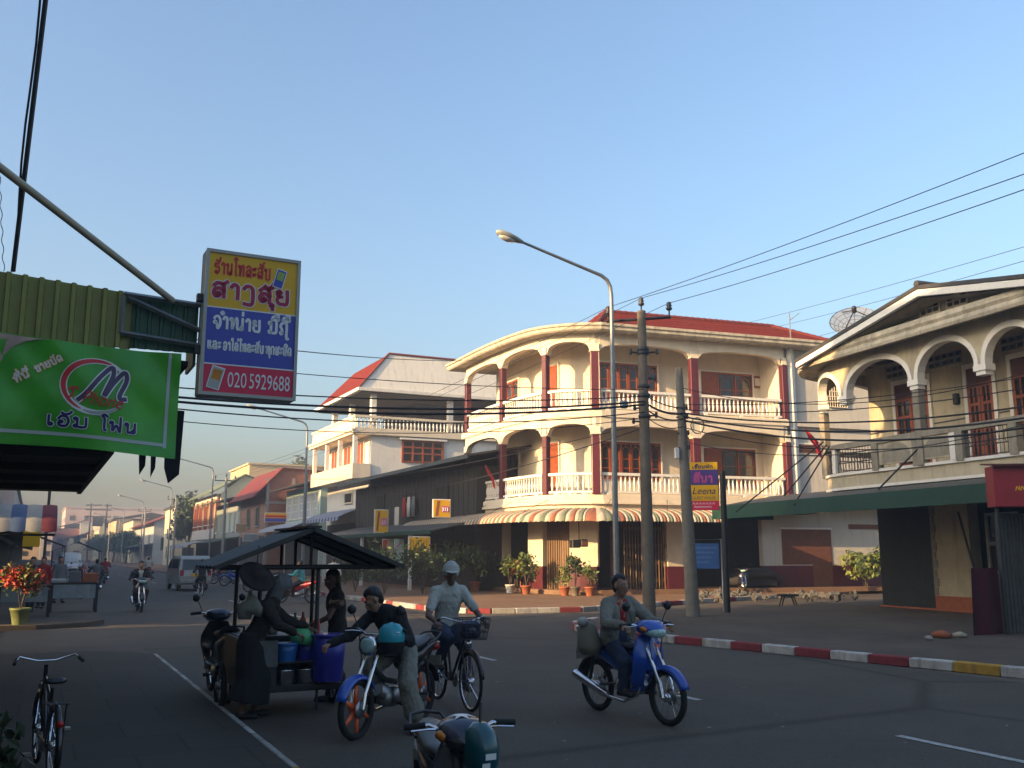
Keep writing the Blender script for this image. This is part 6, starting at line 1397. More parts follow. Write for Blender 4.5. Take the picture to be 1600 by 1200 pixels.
m = MB(); m.ball((0, 0, 0), .065, 12, 0, (1, 1, .85)); bq = c+Matrix.Rotation(hd_, 3, 'Z') @ V((-.44, -.32, 1.0)); one(m, 'white_ball', M['cloth_white'], 'round white bundle on top of the khaki bag', 'bundle', bq)
# cyclist in the white cap
fw, rw = V((-.47, 11.30, 0)), V((-.92, 12.26, 0)); hd_ = heading(rw, fw); c = (fw+rw)/2
bicycle('dark bicycle with a wire front basket, ridden by the man in the white cap', c, hd_, 'bike_black')
J = pose(seat=.90, lean=.10, hx=.22, hz=.97, hw=.30, footx=-.02, footz=.20, x0=-.28); J['anL'] = V((.05, .13, .27)); J['toeL'] = V((.19, .14, .2)); J['anR'] = V((-.16, -.13, .50)); J['toeR'] = V((-.02, -.14, .43)); J['knR'] = V((.14, -.13, .78)); J['knL'] = V((.10, .13, .62))
person('person in a white cap and pale short sleeved shirt pedalling the bicycle', c, hd_, J, skin='skin_dark', shirt='cloth_white', sleeves=.36, legs='cloth_jeans', hat='cap', hair='short', face=(-14, 3))
m = MB(); m.lathe((0, 0, 0), [(.02, 0), (.05, .004), (.05, .01), (.02, .012)], 14, axis=(1, 0, 0)); m.box((-.05, 0, .02), (.1, .24, .2), 0, 0, .03); one(m, 'basket_bag', M['bike_navy'], 'dark blue bag with a round badge in the bicycle basket', 'bag', c+Matrix.Rotation(hd_, 3, 'Z') @ V((.56, 0, .88)), hd_)
# orange wheeled motorbike with its rider in black
fw, rw = V((-1.50, 9.62, 0)), V((-.98, 10.72, 0)); hd_ = heading(rw, fw); c = (fw+rw)/2
ob = motorbike('black motorbike with orange cast wheels and a blue fender beside the food cart', c, hd_, 'bike_black', fender='bike_blue', rim='orange_rim', cast=True, naked=True)
J = pose(seat=.80, lean=.16, hx=.30, hz=1.0, hw=.26, footx=.0, footz=.27, x0=-.22)
J['chest'] = V((-.04, -.05, 1.08)); J['neck'] = V((.06, -.10, 1.20)); J['head'] = V((.13, -.14, 1.285))
for s, g_ in (('L', 1), ('R', -1)): J['sh'+s] = J['chest']+V((.03, .16*g_-.03, .06))
J['wrR'] = V((.42, -.46, .86)); J['elR'] = V((.22, -.36, .92)); J['wrL'] = V((.26, .2, .92)); J['elL'] = V((.06, .26, .88))
J['anL'] = V((.02, .34, .085)); J['toeL'] = V((.17, .38, .035)); J['knL'] = V((.10, .26, .48))
person('person in a black jacket and beige cropped trousers bent over the orange wheeled motorbike', c, hd_, J, shirt='cloth_black', sleeves=1.0, legs='cloth_beige', leglen=.85, hair='short', face=(-42, 34))
q = c+Matrix.Rotation(hd_, 3, 'Z') @ V((.30, .19, .90)); hl_ = thing('crash_helmet', 'turquoise helmet with a dark lower rim hung on the orange wheeled motorbike', 'helmet', q, hd_)
m = MB(); m.lathe((0, 0, 0), [(.128, 0), (.135, .05), (.12, .12), (.08, .165), (.0, .185)], 18); m.build('shell', mat('helmet_teal', (.03, .32, .40), rough=.2, var=0), hl_); m = MB(); m.lathe((0, 0, -.10), [(.10, 0), (.13, .03), (.134, .1)], 18); m.build('rim', M['black_plastic'], hl_)
# food cart: three wheeler with a gabled roof, aligned with the street
cp = S(2.84, 10.95, 0); cart = thing('food_cart', 'three wheeled street food cart with a gabled sheet roof on thin posts', 'food cart', cp, STREET)
m = MB()
for sg in (-1, 1):
    n = 14; vs = []; L0_, L1_ = -.12, 1.55
    for i in range(n+1):
        y = L0_+(L1_-L0_)*i/n; dz = .018*(i % 2)
        for f, z in ((0, 2.03), (.5, 1.83), (1, 1.61)): vs.append((sg*1.06*f, y, z+dz))
    vs2 = [(x, y, z-.02) for x, y, z in vs]; f_ = [[i*3+j, i*3+j+1, i*3+j+4, i*3+j+3] for i in range(n) for j in range(2)]
    m.add(vs, f_); m.add(vs2, [q[::-1] for q in f_]); m.slab([(0, L0_-.01, 2.06), (sg*1.07, L0_-.01, 1.63), (sg*1.07, L0_-.01, 1.58), (0, L0_-.01, 2.0)], .03)
m.box((0, .7, 2.055), (.16, 1.7, .025)); ro3 = m.build('roof', M['old_zinc'], cart)
m = MB()
for y in (-.02, .72, 1.45): m.tube([(-1.0, y, 1.60), (1.0, y, 1.60)], .02, 4); m.tube([(0, y, 1.6), (0, y, 2.0)], .018, 4); m.tube([(-.98, y, 1.62), (0, y, 2.0), (.98, y, 1.62)], .016, 4)
m.build('truss', M['dark_wood'], ro3)
for x, y in ((-.55, .02), (.10, .02), (-.55, 1.4), (.40, 1.4)): m = MB(); m.tube([(x, y, .3), (x, y, 1.62)], .024, 6); m.build('post', M['dark_metal'], cart)
m = MB(); m.bx(-.68, .42, -.02, 1.42, .26, .33, 0, .01); m.build('platform', M['dark_metal'], cart)
m = MB(); m.bx(-.68, -.34, -.03, .0, .33, .80); m.bx(-.70, -.66, 0, 1.4, .33, .82); m.bx(.40, .43, .3, 1.4, .33, .75); m.bx(-.66, .40, 1.38, 1.41, .33, .8); m.bx(-.66, .40, .36, .40, .33, .60); m.bx(-.66, .40, .42, 1.38, .80, .83); m.bx(-.36, .12, .0, .4, .56, .58); m.build('side_panel', M['dark_metal'], cart)
m = MB(); m.tube([(.12, .0, .26), (.12, -.02, .05)], .018, 5); m.build('stand_leg', M['dark_metal'], cart)
for x in (-.8, .52):
    m = MB(); torus(m, (0, 0, .27), .23, .016, 24, 6); spoked(m, (0, 0, .27), .22, 14); m.X = Matrix()
    R_ = Matrix.Translation((x, .75, 0)) @ Matrix.Rotation(pi/2, 4, 'Z'); m.v = [R_ @ v for v in m.v]; wo = m.build('wheel', M['steel'], cart); m = MB(); torus(m, (0, 0, .27), .24, .03, 28, 8); m.v = [R_ @ v for v in m.v]; m.build('tyre', M['rubber'], wo)
def C_(x, y, z): return cp+Matrix.Rotation(STREET, 3, 'Z') @ V((x, y, z))
def tub(loc, r, h, mt, label, name='plastic_tub', cat='tub', group=None, rim=True):
    t = thing(name, label, cat, loc, 0, group); m = MB(); m.lathe((0, 0, 0), [(r*.82, 0), (r*.9, h*.5), (r, h), (r*.95, h), (r*.84, h*.5), (r*.76, .02), (.0, .02)], 20); m.build('body', M[mt], t)
    if rim: m = MB(); m.lathe((0, 0, h-.02), [(r, 0), (r*1.06, .005), (r*1.06, .025), (r*.97, .028)], 20); m.build('rim', M[mt], t)
    return t
tub(C_(-.21, .10, .58), .125, .19, 'tub_blue', 'light blue tub on the left of the cart shelf, under the green bag', group='blue tubs'); tub(C_(.03, .16, .58), .125, .19, 'bin_blue', 'duller blue tub between the light blue tub and the tall bin', group='blue tubs')
tub(C_(.24, -.02, .36), .195, .50, 'bin_blue', 'tall deep blue plastic bin on the front corner of the food cart', 'plastic_bin', 'bin')
def pot_(loc, r, h, label):
    t = thing('cooking_pot', label, 'pot', loc, 0, 'steel pots on the cart'); m = MB(); m.lathe((0, 0, 0), [(r*.8, 0), (r, .03), (r, h), (r*1.05, h+.01), (r*.97, h+.012)], 18); m.build('body', M['chrome'], t); m = MB(); m.lathe((0, 0, h+.012), [(r, 0), (r*.6, .03), (.02, .045), (.02, .06), (0, .065)], 18); m.build('lid', M['chrome'], t)
pot_(C_(-.22, .08, .33), .11, .15, 'steel pot below the light blue tub'); pot_(C_(.02, .10, .33), .11, .15, 'steel pot below the duller blue tub')
m = MB(); m.loft([((0, 0, 0), .13, .1), ((.02, 0, .08), .15, .12), ((.05, .02, .14), .09, .07), ((.06, .03, .2), .03, .03)], 12, lat=(1, 0, 0)); one(m, 'plastic_bag', M['green_bag'], 'bright green plastic bag lying on the cart tubs', 'bag', C_(-.06, .10, .77))
m = MB(); m.lathe((0, 0, 0), [(.20, .0), (.21, .02), (.19, .035), (.11, .06), (.10, .10), (.02, .12)], 22, axis=(.55, -.5, .67)); m.tube([(0, 0, .1), (0, .05, .34)], .006, 4); one(m, 'straw_basket', M['cloth_brown'], 'dark round woven hat hung under the left eave of the cart', 'hat', C_(-.62, -.1, 1.50))
m = MB(); m.loft([((0, 0, .12), .015, .015), ((.02, .01, .05), .06, .04), ((.03, 0, -.02), .14, .06), ((.0, .01, -.08), .15, .07), ((-.02, 0, -.12), .10, .05), ((.03, 0, -.14), .03, .02)], 11, lat=(1, 0, 0), e=2.9); m.tube([(0, 0, .1), (.02, .03, .4)], .005, 4); one(m, 'hanging_bag', M['cloth_beige'], 'pale cloth bag hanging below the woven hat on the cart', 'bag', C_(-.68, -.08, 1.22))
m = MB()
for k in range(7): m.ball((.1*cos(k*2.2)*(.5+.08*k), .08*sin(k*2.2), .03*(k % 3)), .05, 8)
one(m, 'food_heap', M['cloth_khaki'], 'heap of wrapped food on the cart counter near the vendor', 'food', C_(-.3, .75, .87))
for x, y, mt, lab in ((.02, .7, 'leaf', 'green bottle standing on the cart counter'), (.14, .8, 'terracotta', 'brown bottle standing on the cart counter'), (.26, .62, 'letter_red', 'red topped jar on the right of the cart counter')):
    m = MB(); m.lathe((0, 0, 0), [(.035, 0), (.04, .02), (.04, .14), (.015, .19), (.015, .23), (.018, .235)], 12); one(m, 'bottle', M[mt], lab, 'bottle', C_(x, y, .83), 0, 'bottles on the cart')
m = MB(); m.add([(-.16+.04*i, -.012+.012*sin(i*1.7+j), -.07*j) for i in range(9) for j in range(5)], [[i*5+j, i*5+j+1, i*5+j+6, i*5+j+5] for i in range(8) for j in range(4)], 0, True); one(m, 'checked_cloth', M['cloth_grey'], 'grey rag hung over the left front panel of the cart', 'cloth', C_(-.50, -.045, .82), STREET)
# motorbike that pulls the cart, seen from behind
rw = V((-3.40, 11.95, 0)); d = S(0, 1) ; c = rw+d*.6
motorbike('black motorbike with a chrome exhaust hitched to the left of the food cart', c, STREET+pi/2, 'bike_navy', shield='bike_black')
# vendor, and the woman on the far side of the cart
vl = at_ground(386, 1122); J = stand(1.55, .28, reach=(.62, .16, .93), reachR=(.50, -.16, .90), step=.06)
person('person in a long dark skirt and grey head scarf leaning over the food cart', vl, radians(8), J, skin='skin_dark', shirt='cloth_brown', sleeves=.95, skirt='cloth_black', hair=None, hat='scarf', face=(0, 22))
wl_ = C_(.62, .95, 0); J = stand(1.60, .06, reach=(.30, .42, 1.22), reachR=(.36, -.1, .90))
J['wrR'] = V((.10, .60, 1.20)); J['elR'] = V((.12, .20, 1.16)); J['wrL'] = V((.35, .1, .9)); J['elL'] = V((.16, .24, 1.0))
person('person with long dark hair reaching out behind the food cart', wl_, radians(200), {k: (v if 'R' not in k[-1:] else v) for k, v in J.items()}, skin='skin_dark', shirt='cloth_brown', sleeves=.2, legs='cloth_dark', hair='long', face=(20, 14))
# navy motorbike parked in the foreground
fgb = motorbike('navy motorbike with a white splash decal and a grab rail at the bottom edge', V((-.34, 5.55, 0)), radians(-74), 'bike_navy', shield='bike_navy', fender='bike_navy', mirrors=False, splash=True); fgb.scale = (.86, .86, .86)
q = at_depth(750, 1165, 5.15); h2_ = thing('crash_helmet', 'dark teal helmet with white stickers hung on the foreground motorbike', 'helmet', q, radians(-60))
m = MB(); m.loft([((0, 0, -.13), .07, .085), ((0, 0, -.08), .085, .11), ((0, 0, .0), .09, .115), ((0, 0, .07), .075, .09), ((0, 0, .115), .03, .04)], 16, lat=(0, 1, 0)); m.build('shell', M['bike_teal'], h2_)
m = MB(); m.add([(.117, -.03, -.05), (.117, .03, -.05), (.117, .03, -.02), (.117, -.03, -.02)], [(0, 1, 2, 3)]); m.add([(.108, -.045, -.10), (.108, .0, -.10), (.112, .0, -.065), (.112, -.045, -.065)], [(0, 1, 2, 3)]); m.build('sticker', M['letter_white'], h2_); m = MB(); m.tube([(0, 0, .1), (-.05, .03, .2)], .008, 4); m.build('strap', M['black'], h2_)
bk_ = bicycle('old bicycle with high curved handlebars parked on the left pavement', V((-3.66, 7.9, .07)), STREET+radians(96), 'bike_black', basket=False); bk_.scale = (.84, .84, .84)
# rider in a dark suit far up the road, van, and the small traffic behind it
def far_rider(px, py, label, hd, shirt, bike='bike_black', z=0, kind='m', legs='cloth_dark', hat=None, jacket=None, hair='short'):
    q = at_ground(px, py, z); 
    if kind == 'm': motorbike('motorbike of the '+label.replace('person in ', 'rider in '), q, hd, bike)
    else: bicycle('bicycle of the '+label.replace('person in ', 'rider in '), q, hd, bike)
    person(label+(' riding up the street' if 'rid' not in label else ''), q, hd, pose(seat=.82, lean=.04, hx=.26, hz=1.0, x0=-.22), shirt=shirt, legs=legs, hat=hat, vox=.02, fine=False, jacket=jacket, hair=hair)
TOW = STREET-pi/2; AWY = STREET+pi/2
far_rider(217, 956, 'person in a black suit jacket over a white collar', TOW, 'cloth_white', kind='m', jacket='cloth_black')
far_rider(313, 931, 'person in dark clothes behind the silver van', AWY, 'cloth_dark', kind='b')
far_rider(148, 930, 'person in pale grey on a blue motorbike by the tents', AWY, 'cloth_grey', 'bike_blue')
far_rider(162, 912, 'person in a red shirt just beyond the tents', AWY, 'cloth_red', 'bike_red')
far_rider(230, 906, 'person in white far behind the dark suited rider', AWY, 'cloth_white', 'bike_red')
van = thing('passenger_van', 'dusty silver minivan with a dark rear window driving away up the road', 'van', at_ground(292, 922), AWY+radians(3)); van.scale = (.9, .9, .9)
prof = [(-2.1, .35), (-2.15, .8), (-2.08, 1.1), (-1.95, 1.72), (-1.7, 1.86), (.4, 1.86), (1.0, 1.72), (1.55, 1.15), (2.05, 1.0), (2.15, .7), (2.1, .35)]
m = MB(); n = len(prof); ws = [.80, .84, .86, .80, .74, .74, .74, .80, .78, .78, .78]
vs = [(x, -wd, z) for (x, z), wd in zip(prof, ws)]+[(x, wd, z) for (x, z), wd in zip(prof, ws)]
vs = [(x, y*(1.0 if z < 1.2 else .97), z) for x, y, z in vs]
m.add(vs, [[i, i+n, (i+1) % n+n, (i+1) % n] for i in range(n)]+[list(range(n)), list(range(2*n-1, n-1, -1))]); m.build('body', M['silver_paint'], van)
m = MB(); m.add([(-2.105, -.70, 1.14), (-2.105, .70, 1.14), (-1.985, .66, 1.66), (-1.985, -.66, 1.66)], [(3, 2, 1, 0)]); m.build('rear_window', M['glass'], van)
for s in (1, -1):
    m = MB(); m.add([(-1.75, .865*s, 1.2), (.2, .865*s, 1.2), (.1, .80*s, 1.68), (-1.65, .80*s, 1.68)], [(0, 1, 2, 3)]); m.add([(.3, .865*s, 1.2), (1.35, .85*s, 1.2), (.85, .79*s, 1.66), (.25, .80*s, 1.68)], [(0, 1, 2, 3)]); m.build('side_window', M['glass'], van)
    m = MB(); m.bx(-2.17, -2.1, s*.62, s*.80, .82, 1.12, 0, .01); m.build('tail_lamp', M['red_lens'], van)
    for x in (-1.3, 1.35):
        m = MB(); m.lathe((x, s*.60, .32), [(.02, 0), (.2, .005), (.2, .2), (.02, .21)], 16, axis=(0, s, 0)); wo = m.build('wheel', M['steel'], van); m = MB(); torus(m, (x, s*.72, .32), .235, .085, 20, 8); m.build('tyre', M['rubber'], wo)
m = MB(); m.bx(-2.26, -2.12, -.78, .78, .42, .62, 0, .03); m.build('bumper', M['grey_render'], van); m = MB(); m.bx(-2.175, -2.15, -.24, .24, .78, .92); m.build('number_plate', M['sign_yellow'], van)

# ------------------------------------------------------------------ plants and trees
def leaves(mb, c, rad, n, size, mi=0, clumps=9, seed=0, up=.2):
    rg = random.Random(seed); c = V(c); cl = []
    for k in range(clumps):
        a = rg.uniform(0, 2*pi); b = rg.uniform(-.6, 1); r = rg.uniform(.35, .85); q = sqrt(max(0, 1-b*b*.9)); cl.append((V((rad[0]*r*q*cos(a), rad[1]*r*q*sin(a), rad[2]*r*b)), rg.uniform(.28, .5)))
    for i in range(n):
        k, rr = cl[rg.randrange(clumps)]
        d = V((rg.gauss(0, 1), rg.gauss(0, 1), rg.gauss(0, 1))).normalized()*rg.random()**.4*rr
        p = c+k+V((d.x*rad[0], d.y*rad[1], d.z*rad[2])); s = size*rg.uniform(.6, 1.4)
        t = V((rg.gauss(0, 1), rg.gauss(0, 1), rg.gauss(0, 1)+up)).normalized(); u = t.orthogonal().normalized(); u = Matrix.Rotation(rg.uniform(0, 6.28), 3, t) @ u; w_ = t.cross(u)
        mb.add([p-u*s, p+w_*s*.45-u*.1*s, p+u*s-t*s*.2, p-w_*s*.45-u*.1*s], [(0, 1, 2, 3)], mi)
def plant(loc, label, h, r, mts, n=220, size=.06, pot=None, pr=.16, seed=1, name='potted_plant', group=None, flower=None, stems=6):
    t = thing(name, label, 'plant', loc, 0, group); z0 = 0
    if pot: m = MB(); m.lathe((0, 0, 0), [(pr*.7, 0), (pr, pr*1.5), (pr*1.08, pr*1.52), (pr*1.08, pr*1.75), (pr*.9, pr*1.75), (pr*.85, pr*1.5), (0, pr*1.5)], 16); m.build('pot', M[pot], t); z0 = pr*1.5
    m = MB(); rg = random.Random(seed)
    for k in range(stems): a = rg.uniform(0, 6.28); q = rg.uniform(.2, .7)*r; m.tube([(0, 0, z0), (q*.4*cos(a), q*.4*sin(a), z0+h*.4), (q*cos(a), q*sin(a), z0+h*rg.uniform(.6, .95))], [.016, .011, .004], 4)
    m.build('stem', M['bark'], t)
    for j, mt in enumerate(mts): m = MB(); leaves(m, (0, 0, z0+h*.58), (r, r, h*.5), n//len(mts), size, 0, 10, seed*7+j); m.build('foliage', M[mt], t)
    if flower: m = MB(); leaves(m, (0, 0, z0+h*.68), (r*.95, r*.95, h*.42), flower[1], size*.9, 0, 12, seed+3); m.build('flower', M[flower[0]], t)
    return t
FL = .32
def onbld(px, off, z=FL): t = PT.px(px, off, 880); q = PT.at(t, off); return V((q.x, q.y, z))
plant(onbld(797, .35, .14), 'bushy yellow green potted plant in a white urn, leftmost of the sunlit pots', 1.25, .55, ['leaf', 'leaf_light'], 420, .085, 'white_trim', .2, 1, group='pots at the corner building')
plant(onbld(822, .45, .14), 'tall yellow green potted shrub in front of the red shirted sitter', 1.35, .5, ['leaf_light', 'leaf'], 420, .085, 'terracotta', .2, 2, group='pots at the corner building')
plant(onbld(882, .55, .14), 'small plant in an orange pot, left of the tall one by the corner pillar', .8, .36, ['leaf', 'leaf_light'], 220, .075, 'terracotta', .2, 3, group='pots at the corner building')
plant(onbld(898, .45, .14), 'tallest dark leaved plant in a brown pot by the corner pillar', 1.4, .42, ['leaf', 'leaf_dark'], 320, .085, 'brown_pole', .2, 4, group='pots at the corner building')
plant(onbld(921, .55, .14), 'plant in an orange pot, right of the tall one by the corner pillar', .85, .36, ['leaf', 'leaf_light'], 220, .075, 'terracotta', .2, 5, group='pots at the corner building')
for i, (px, py, h, r, lab) in enumerate(((555, 925, 1.5, .8, 'dark leafy bush behind the woman at the food cart'), (600, 930, 1.9, 1.2, 'wide dark shrub left of the white shop post'), (660, 928, 2.2, 1.1, 'tall dark shrub under the mustard board'), (700, 925, 1.6, .8, 'dark bush right behind the cyclist cap'), (742, 924, 1.7, .8, 'dark plant in a terracotta pot left of the grey pillar'), (768, 922, 1.3, .5, 'small dark plant beside the white urn'))):
    plant(at_ground(px, py, .14), lab, h, r, ['leaf_dark', 'leaf'], 520, .10, 'terracotta' if i >= 3 else None, .24, 20+i, name='shrub', group='shrubs in front of the timber shop', stems=9)
plant(onbld(1352, -.2, .14), 'leafy yellow green bush against the white wall beside the garage door', 1.9, 1.1, ['leaf_light', 'leaf'], 900, .12, None, .2, 40, name='shrub', stems=10)
m = MB(); 
cream('pot_olive', (.16, .19, .07), rough=.7, var=.2)
plant(at_ground(30, 976, .12), 'large pot of red and orange flowers on the far left pavement', 1.05, .66, ['leaf_light', 'leaf'], 420, .07, 'pot_olive', .22, 50, flower=('flower_red', 460), name='flower_pot')
plant(V((-2.62, 4.55, .07)), 'shadowy green potted plant at the bottom left corner', .66, .40, ['leaf_dark', 'leaf_dark'], 900, .045, 'terracotta', .2, 60)
def tree(loc, label, h, r, seed, n=2600, size=.3, mt=('leaf_dark', 'leaf'), group='trees down the street'):
    t = thing('tree', label, 'tree', loc, 0, group); m = MB(); rg = random.Random(seed)
    m.tube([(0, 0, 0), (.1, .05, h*.3), (.0, .1, h*.6)], [.22, .16, .08], 7)
    for k in range(7): a = k*2.4+rg.random(); m.tube([(.06, .05, h*(.25+.05*k)), (r*.4*cos(a), r*.4*sin(a), h*(.45+.05*k)), (r*.8*cos(a), r*.8*sin(a), h*(.55+.05*k))], [.09, .06, .02], 5)
    m.build('trunk', M['bark'], t)
    for j, q in enumerate(mt): m = MB(); leaves(m, (0, 0, h*.64), (r, r, h*.40), n//len(mt), size, 0, 22, seed*5+j); m.build('crown', M[q], t)
for (p, s, h, r, sd, lab) in ((17.5, 128, 9.0, 2.3, 1, 'dense dark tree right beside the orange column shophouse'), (15.0, 186, 5.6, 2.4, 3, 'dark tree left of the white gabled house'), (14.8, 214, 5.8, 3.4, 4, 'dark tree at the foot of the far pylons'), (14, 246, 6.0, 3.5, 5, 'far dark tree near the tall pink block')):
    tree(S(p, s, .12), lab, h, r, sd)
tree(tr_s, 'unseen leafy tree added at the left side street to cast shade', 12.5, 3.2, 31, 3000, .34)  # out of frame tree added to shade the poles and signs
p = at_p(466, 728, 30); tree(V((p.x, p.y, 6)), 'palm like treetop showing above the brick house roof', p.z-6+1.2, 1.6, 9, 500, .5)

# ------------------------------------------------------------------ things at the corner building
sit = onbld(809, -.3, .32); J = pose(seat=.50, lean=.0, hx=.34, hz=.55, hw=.16, footx=.42, footz=.02, x0=0); J['knL'] = V((.42, .12, .5)); J['knR'] = V((.42, -.12, .5))
person('person in a bright red shirt sitting behind the sunlit pots', sit+V((0, .2, 0)), radians(-110), J, shirt='cloth_red', legs='cloth_dark', vox=.016, fine=False)
m = MB(); m.bx(-.22, .22, -.22, .22, .42, .46); [m.bx(x-.02, x+.02, y-.02, y+.02, 0, .42) for x in (-.2, .2) for y in (-.2, .2)]; m.bx(-.22, .22, .19, .22, .46, .9); one(m, 'wooden_stool', M['varnished_wood'], 'low wooden chair under the red shirted sitter', 'chair', sit+V((0, .25, 0)), radians(-20))
t = PT.px(903, .35, 845); q = PT.at(t, .3); hb_ = thing('hanging_box', 'small dark box hung on a rod under the striped awning at the corner pillar', 'box', (q.x, q.y, 2.0), radians(20))
m = MB(); m.bx(-.32, .02, -.18, .18, 0, .32, 0, .02); m.bx(.06, .36, -.18, .18, .04, .34, 0, .02); m.build('casing', M['black_plastic'], hb_); m = MB(); m.tube([(.04, 0, .3), (.04, 0, 1.35)], .02, 5); m.build('rod', M['dark_metal'], hb_); m = MB(); m.bx(.075, .35, -.195, -.181, .09, .27); m.build('front_grille', M['garage_brown'], hb_)
def flag(loc, rz, label, d1, tri):
    t = thing('red_flag', label, 'flag', loc, rz, 'red flags'); m = MB(); m.tube([(0, 0, 0), d1], .014, 5); m.build('pole', M['varnished_wood'], t)
    m = MB(); vs = []; D = V(d1)
    for i in range(9):
        f = .42+.58*i/8; b = D*f
        for j in range(4): vs.append((b.x+.03*sin(i*1.1+j)+.10*j/3*tri, b.y+.05*sin(i*.9+j*1.7), b.z-(.55*(j/3))*(.55+.45*(1-i/8))))
    m.add(vs, [[i*4+j, i*4+j+1, i*4+j+5, i*4+j+4] for i in range(8) for j in range(3)], 0, True); m.build('cloth', M['cloth_flag'], t); return t
q = PT.at(tB, .25); flag((q.x+.05, q.y, Z2+.55), 0, 'dark red flag drooping from the middle storey balcony at the left of the corner building', (-.62, -.5, .95), 1)
q = L2(.15, .0); flag((q.x, q.y, 4.9), 0, 'dark red flag on a slanted stick at the left corner of the arched balcony', (-.75, -.3, .7), 1)
# signs on the near corner pavement
gp = at_ground(1137, 957, .12); gs = thing('guest_house_sign', 'tall guest house sign in yellow, purple and red bands fixed to a black post', 'sign', gp, radians(-8))
m = MB(); zt_ = at_depth(1137, 736, gp.y).z-.12; zs_ = at_depth(1110, 722, gp.y).z-.12; m.tube([(0, 0, 0), (0, 0, zt_)], .085, 8); m.build('post', M['black'], gs)
zb_ = at_depth(1110, 797, gp.y).z-.12; hS = zs_-zb_; sx0 = -1.0
m = MB(); m.bx(sx0, -.12, -.05, .05, zb_, zb_+hS, 0, .01); m.build('board', M['dark_metal'], gs)
F = lambda u, v, d: (sx0+u, -.056-d, zb_+v)
for (a, b, mt) in ((.0, .19, 'sign_red'), (.19, .52, 'sign_yellow'), (.52, .84, 'sign_purple'), (.84, 1.0, 'sign_yellow')):
    M.setdefault('sign_purple', mat('sign_purple', (.09, .05, .24), rough=.5, var=.1)); m = MB(); m.bx(sx0+.02, -.14, -.056, -.051, zb_+hS*a+.003, zb_+hS*b); m.build('panel', M[mt], gs)
m = MB(); latin(m, 'Leena', .12, hS*.33, .66, hS*.14, F, .004, .3); latin(m, 'GUEST HOUSE', .12, hS*.22, .66, hS*.06, F, .004); lao(m, 'ເຮືອນພັກ', .14, hS*.87, .6, hS*.055, .02, F, .004); m.build('lettering', M['letter_navy'], gs)
m = MB(); lao(m, 'ລີນາ', .16, hS*.58, .58, hS*.13, .05, F, .004); m.build('lettering', M['letter_pink'], gs)
m = MB()
for r_, (a, b) in enumerate(((.12, .78), (.16, .66))):
    for k in range(7): x = a+(b-a)*k/7; ribbons(m, [smooth([(x, hS*(.12-.07*r_)), (x+.03, hS*(.155-.07*r_)), (x+.06, hS*(.12-.07*r_))])], .014, F, .004)
m.build('lettering', M['letter_white'], gs)
bs = thing('blue_notice_board', 'blue notice board with faint white lines in a thin frame beside the black post', 'sign', at_ground(1131, 955, .12), radians(-8))
zt_ = at_depth(1131, 842, gp.y).z-.12
m = MB(); m.tube([(0, 0, 0), (0, 0, zt_), (-1.05, 0, zt_-.02), (-1.05, 0, 0)], .03, 6); m.build('frame', M['galvanised'], bs); m = MB(); m.bx(-.98, -.08, -.02, .02, zt_-.85, zt_-.12); m.build('board', mat('notice_blue', (.03, .10, .30), rough=.6, var=.15), bs)
m = MB(); F = lambda u, v, d: (-.93+u, -.022-d, zt_-.85+v)
for r_ in range(4):
    for k in range(9-r_): ribbons(m, [smooth([(.05+k*.085, .58-r_*.14), (.08+k*.085, .625-r_*.14), (.11+k*.085, .585-r_*.14)])], .012, F, .003)
m.build('lettering', mat('letter_pale_blue', (.2, .3, .5), rough=.6, var=0), bs)
motorbike('dark blue motorbike parked in the shady garage bay behind the black post', PT.at(PT.px(1160, -.6, 880), -.6).to_3d()+V((0, 0, .14)), radians(-100), 'bike_navy')
m = MB(); m.bx(-.9, .9, -.4, .4, .2, .8, 0, .1); m.loft([((-1.2, 0, .4), .3, .2), ((-.8, 0, .75), .6, .25), ((.4, 0, .8), .65, .25), ((1.2, 0, .45), .3, .2)], 12); q = PT.at(PT.px(1180, -1.0, 890), -1.0); one(m, 'covered_heap', M['cloth_dark'], 'low dark heap under a cover in the garage bay', 'heap', (q.x, q.y, .14), radians(20))
# rubble
cream('rubble_grey', (.09, .085, .078), rough=.95, var=.3)
rub = MB(); rg = random.Random(3)
for k in range(190):
    px = rg.choice([rg.uniform(1095, 1180), rg.uniform(1240, 1310), rg.uniform(1090, 1340)]); py = rg.gauss(934, 3.2)-(px-1090)*.02; q = at_ground(px, py, .1); s = rg.uniform(.06, .2)*(1.5 if rg.random() < .15 else 1)
    R3 = Euler((rg.uniform(0, 3), rg.uniform(0, 3), rg.uniform(0, 3))).to_matrix(); vs = [q+V((0, 0, s*.25+abs(rg.gauss(0, .09))*max(0, 1-abs(px-1140)/60)))+R3 @ V((a*s*rg.uniform(.6, 1), b*s*rg.uniform(.5, .9), c_*s*rg.uniform(.5, .8))) for a in (-.5, .5) for b in (-.5, .5) for c_ in (-.5, .5)]
    rub.add(vs, [(0, 1, 3, 2), (4, 6, 7, 5), (0, 4, 5, 1), (2, 3, 7, 6), (0, 2, 6, 4), (1, 5, 7, 3)])
o = rub.build('rubble', [M['rubble_grey']]); o['kind'] = 'stuff'; tag(o, 'heap of broken concrete rubble along the side street kerb', 'rubble')
st = thing('low_stool', 'small dark low stool standing among the rubble', 'stool', at_ground(1232, 950, .0)); m = MB(); m.bx(-.32, .32, -.2, .2, .38, .45, 0, .02); m.build('seat', M['dark_wood'], st)
for x, y in ((-.25, -.14), (.25, -.14), (-.25, .14), (.25, .14)): m = MB(); m.tube([(x*1.1, y*1.1, 0), (x*.6, y, .4)], .025, 5); m.build('leg', M['dark_wood'], st)
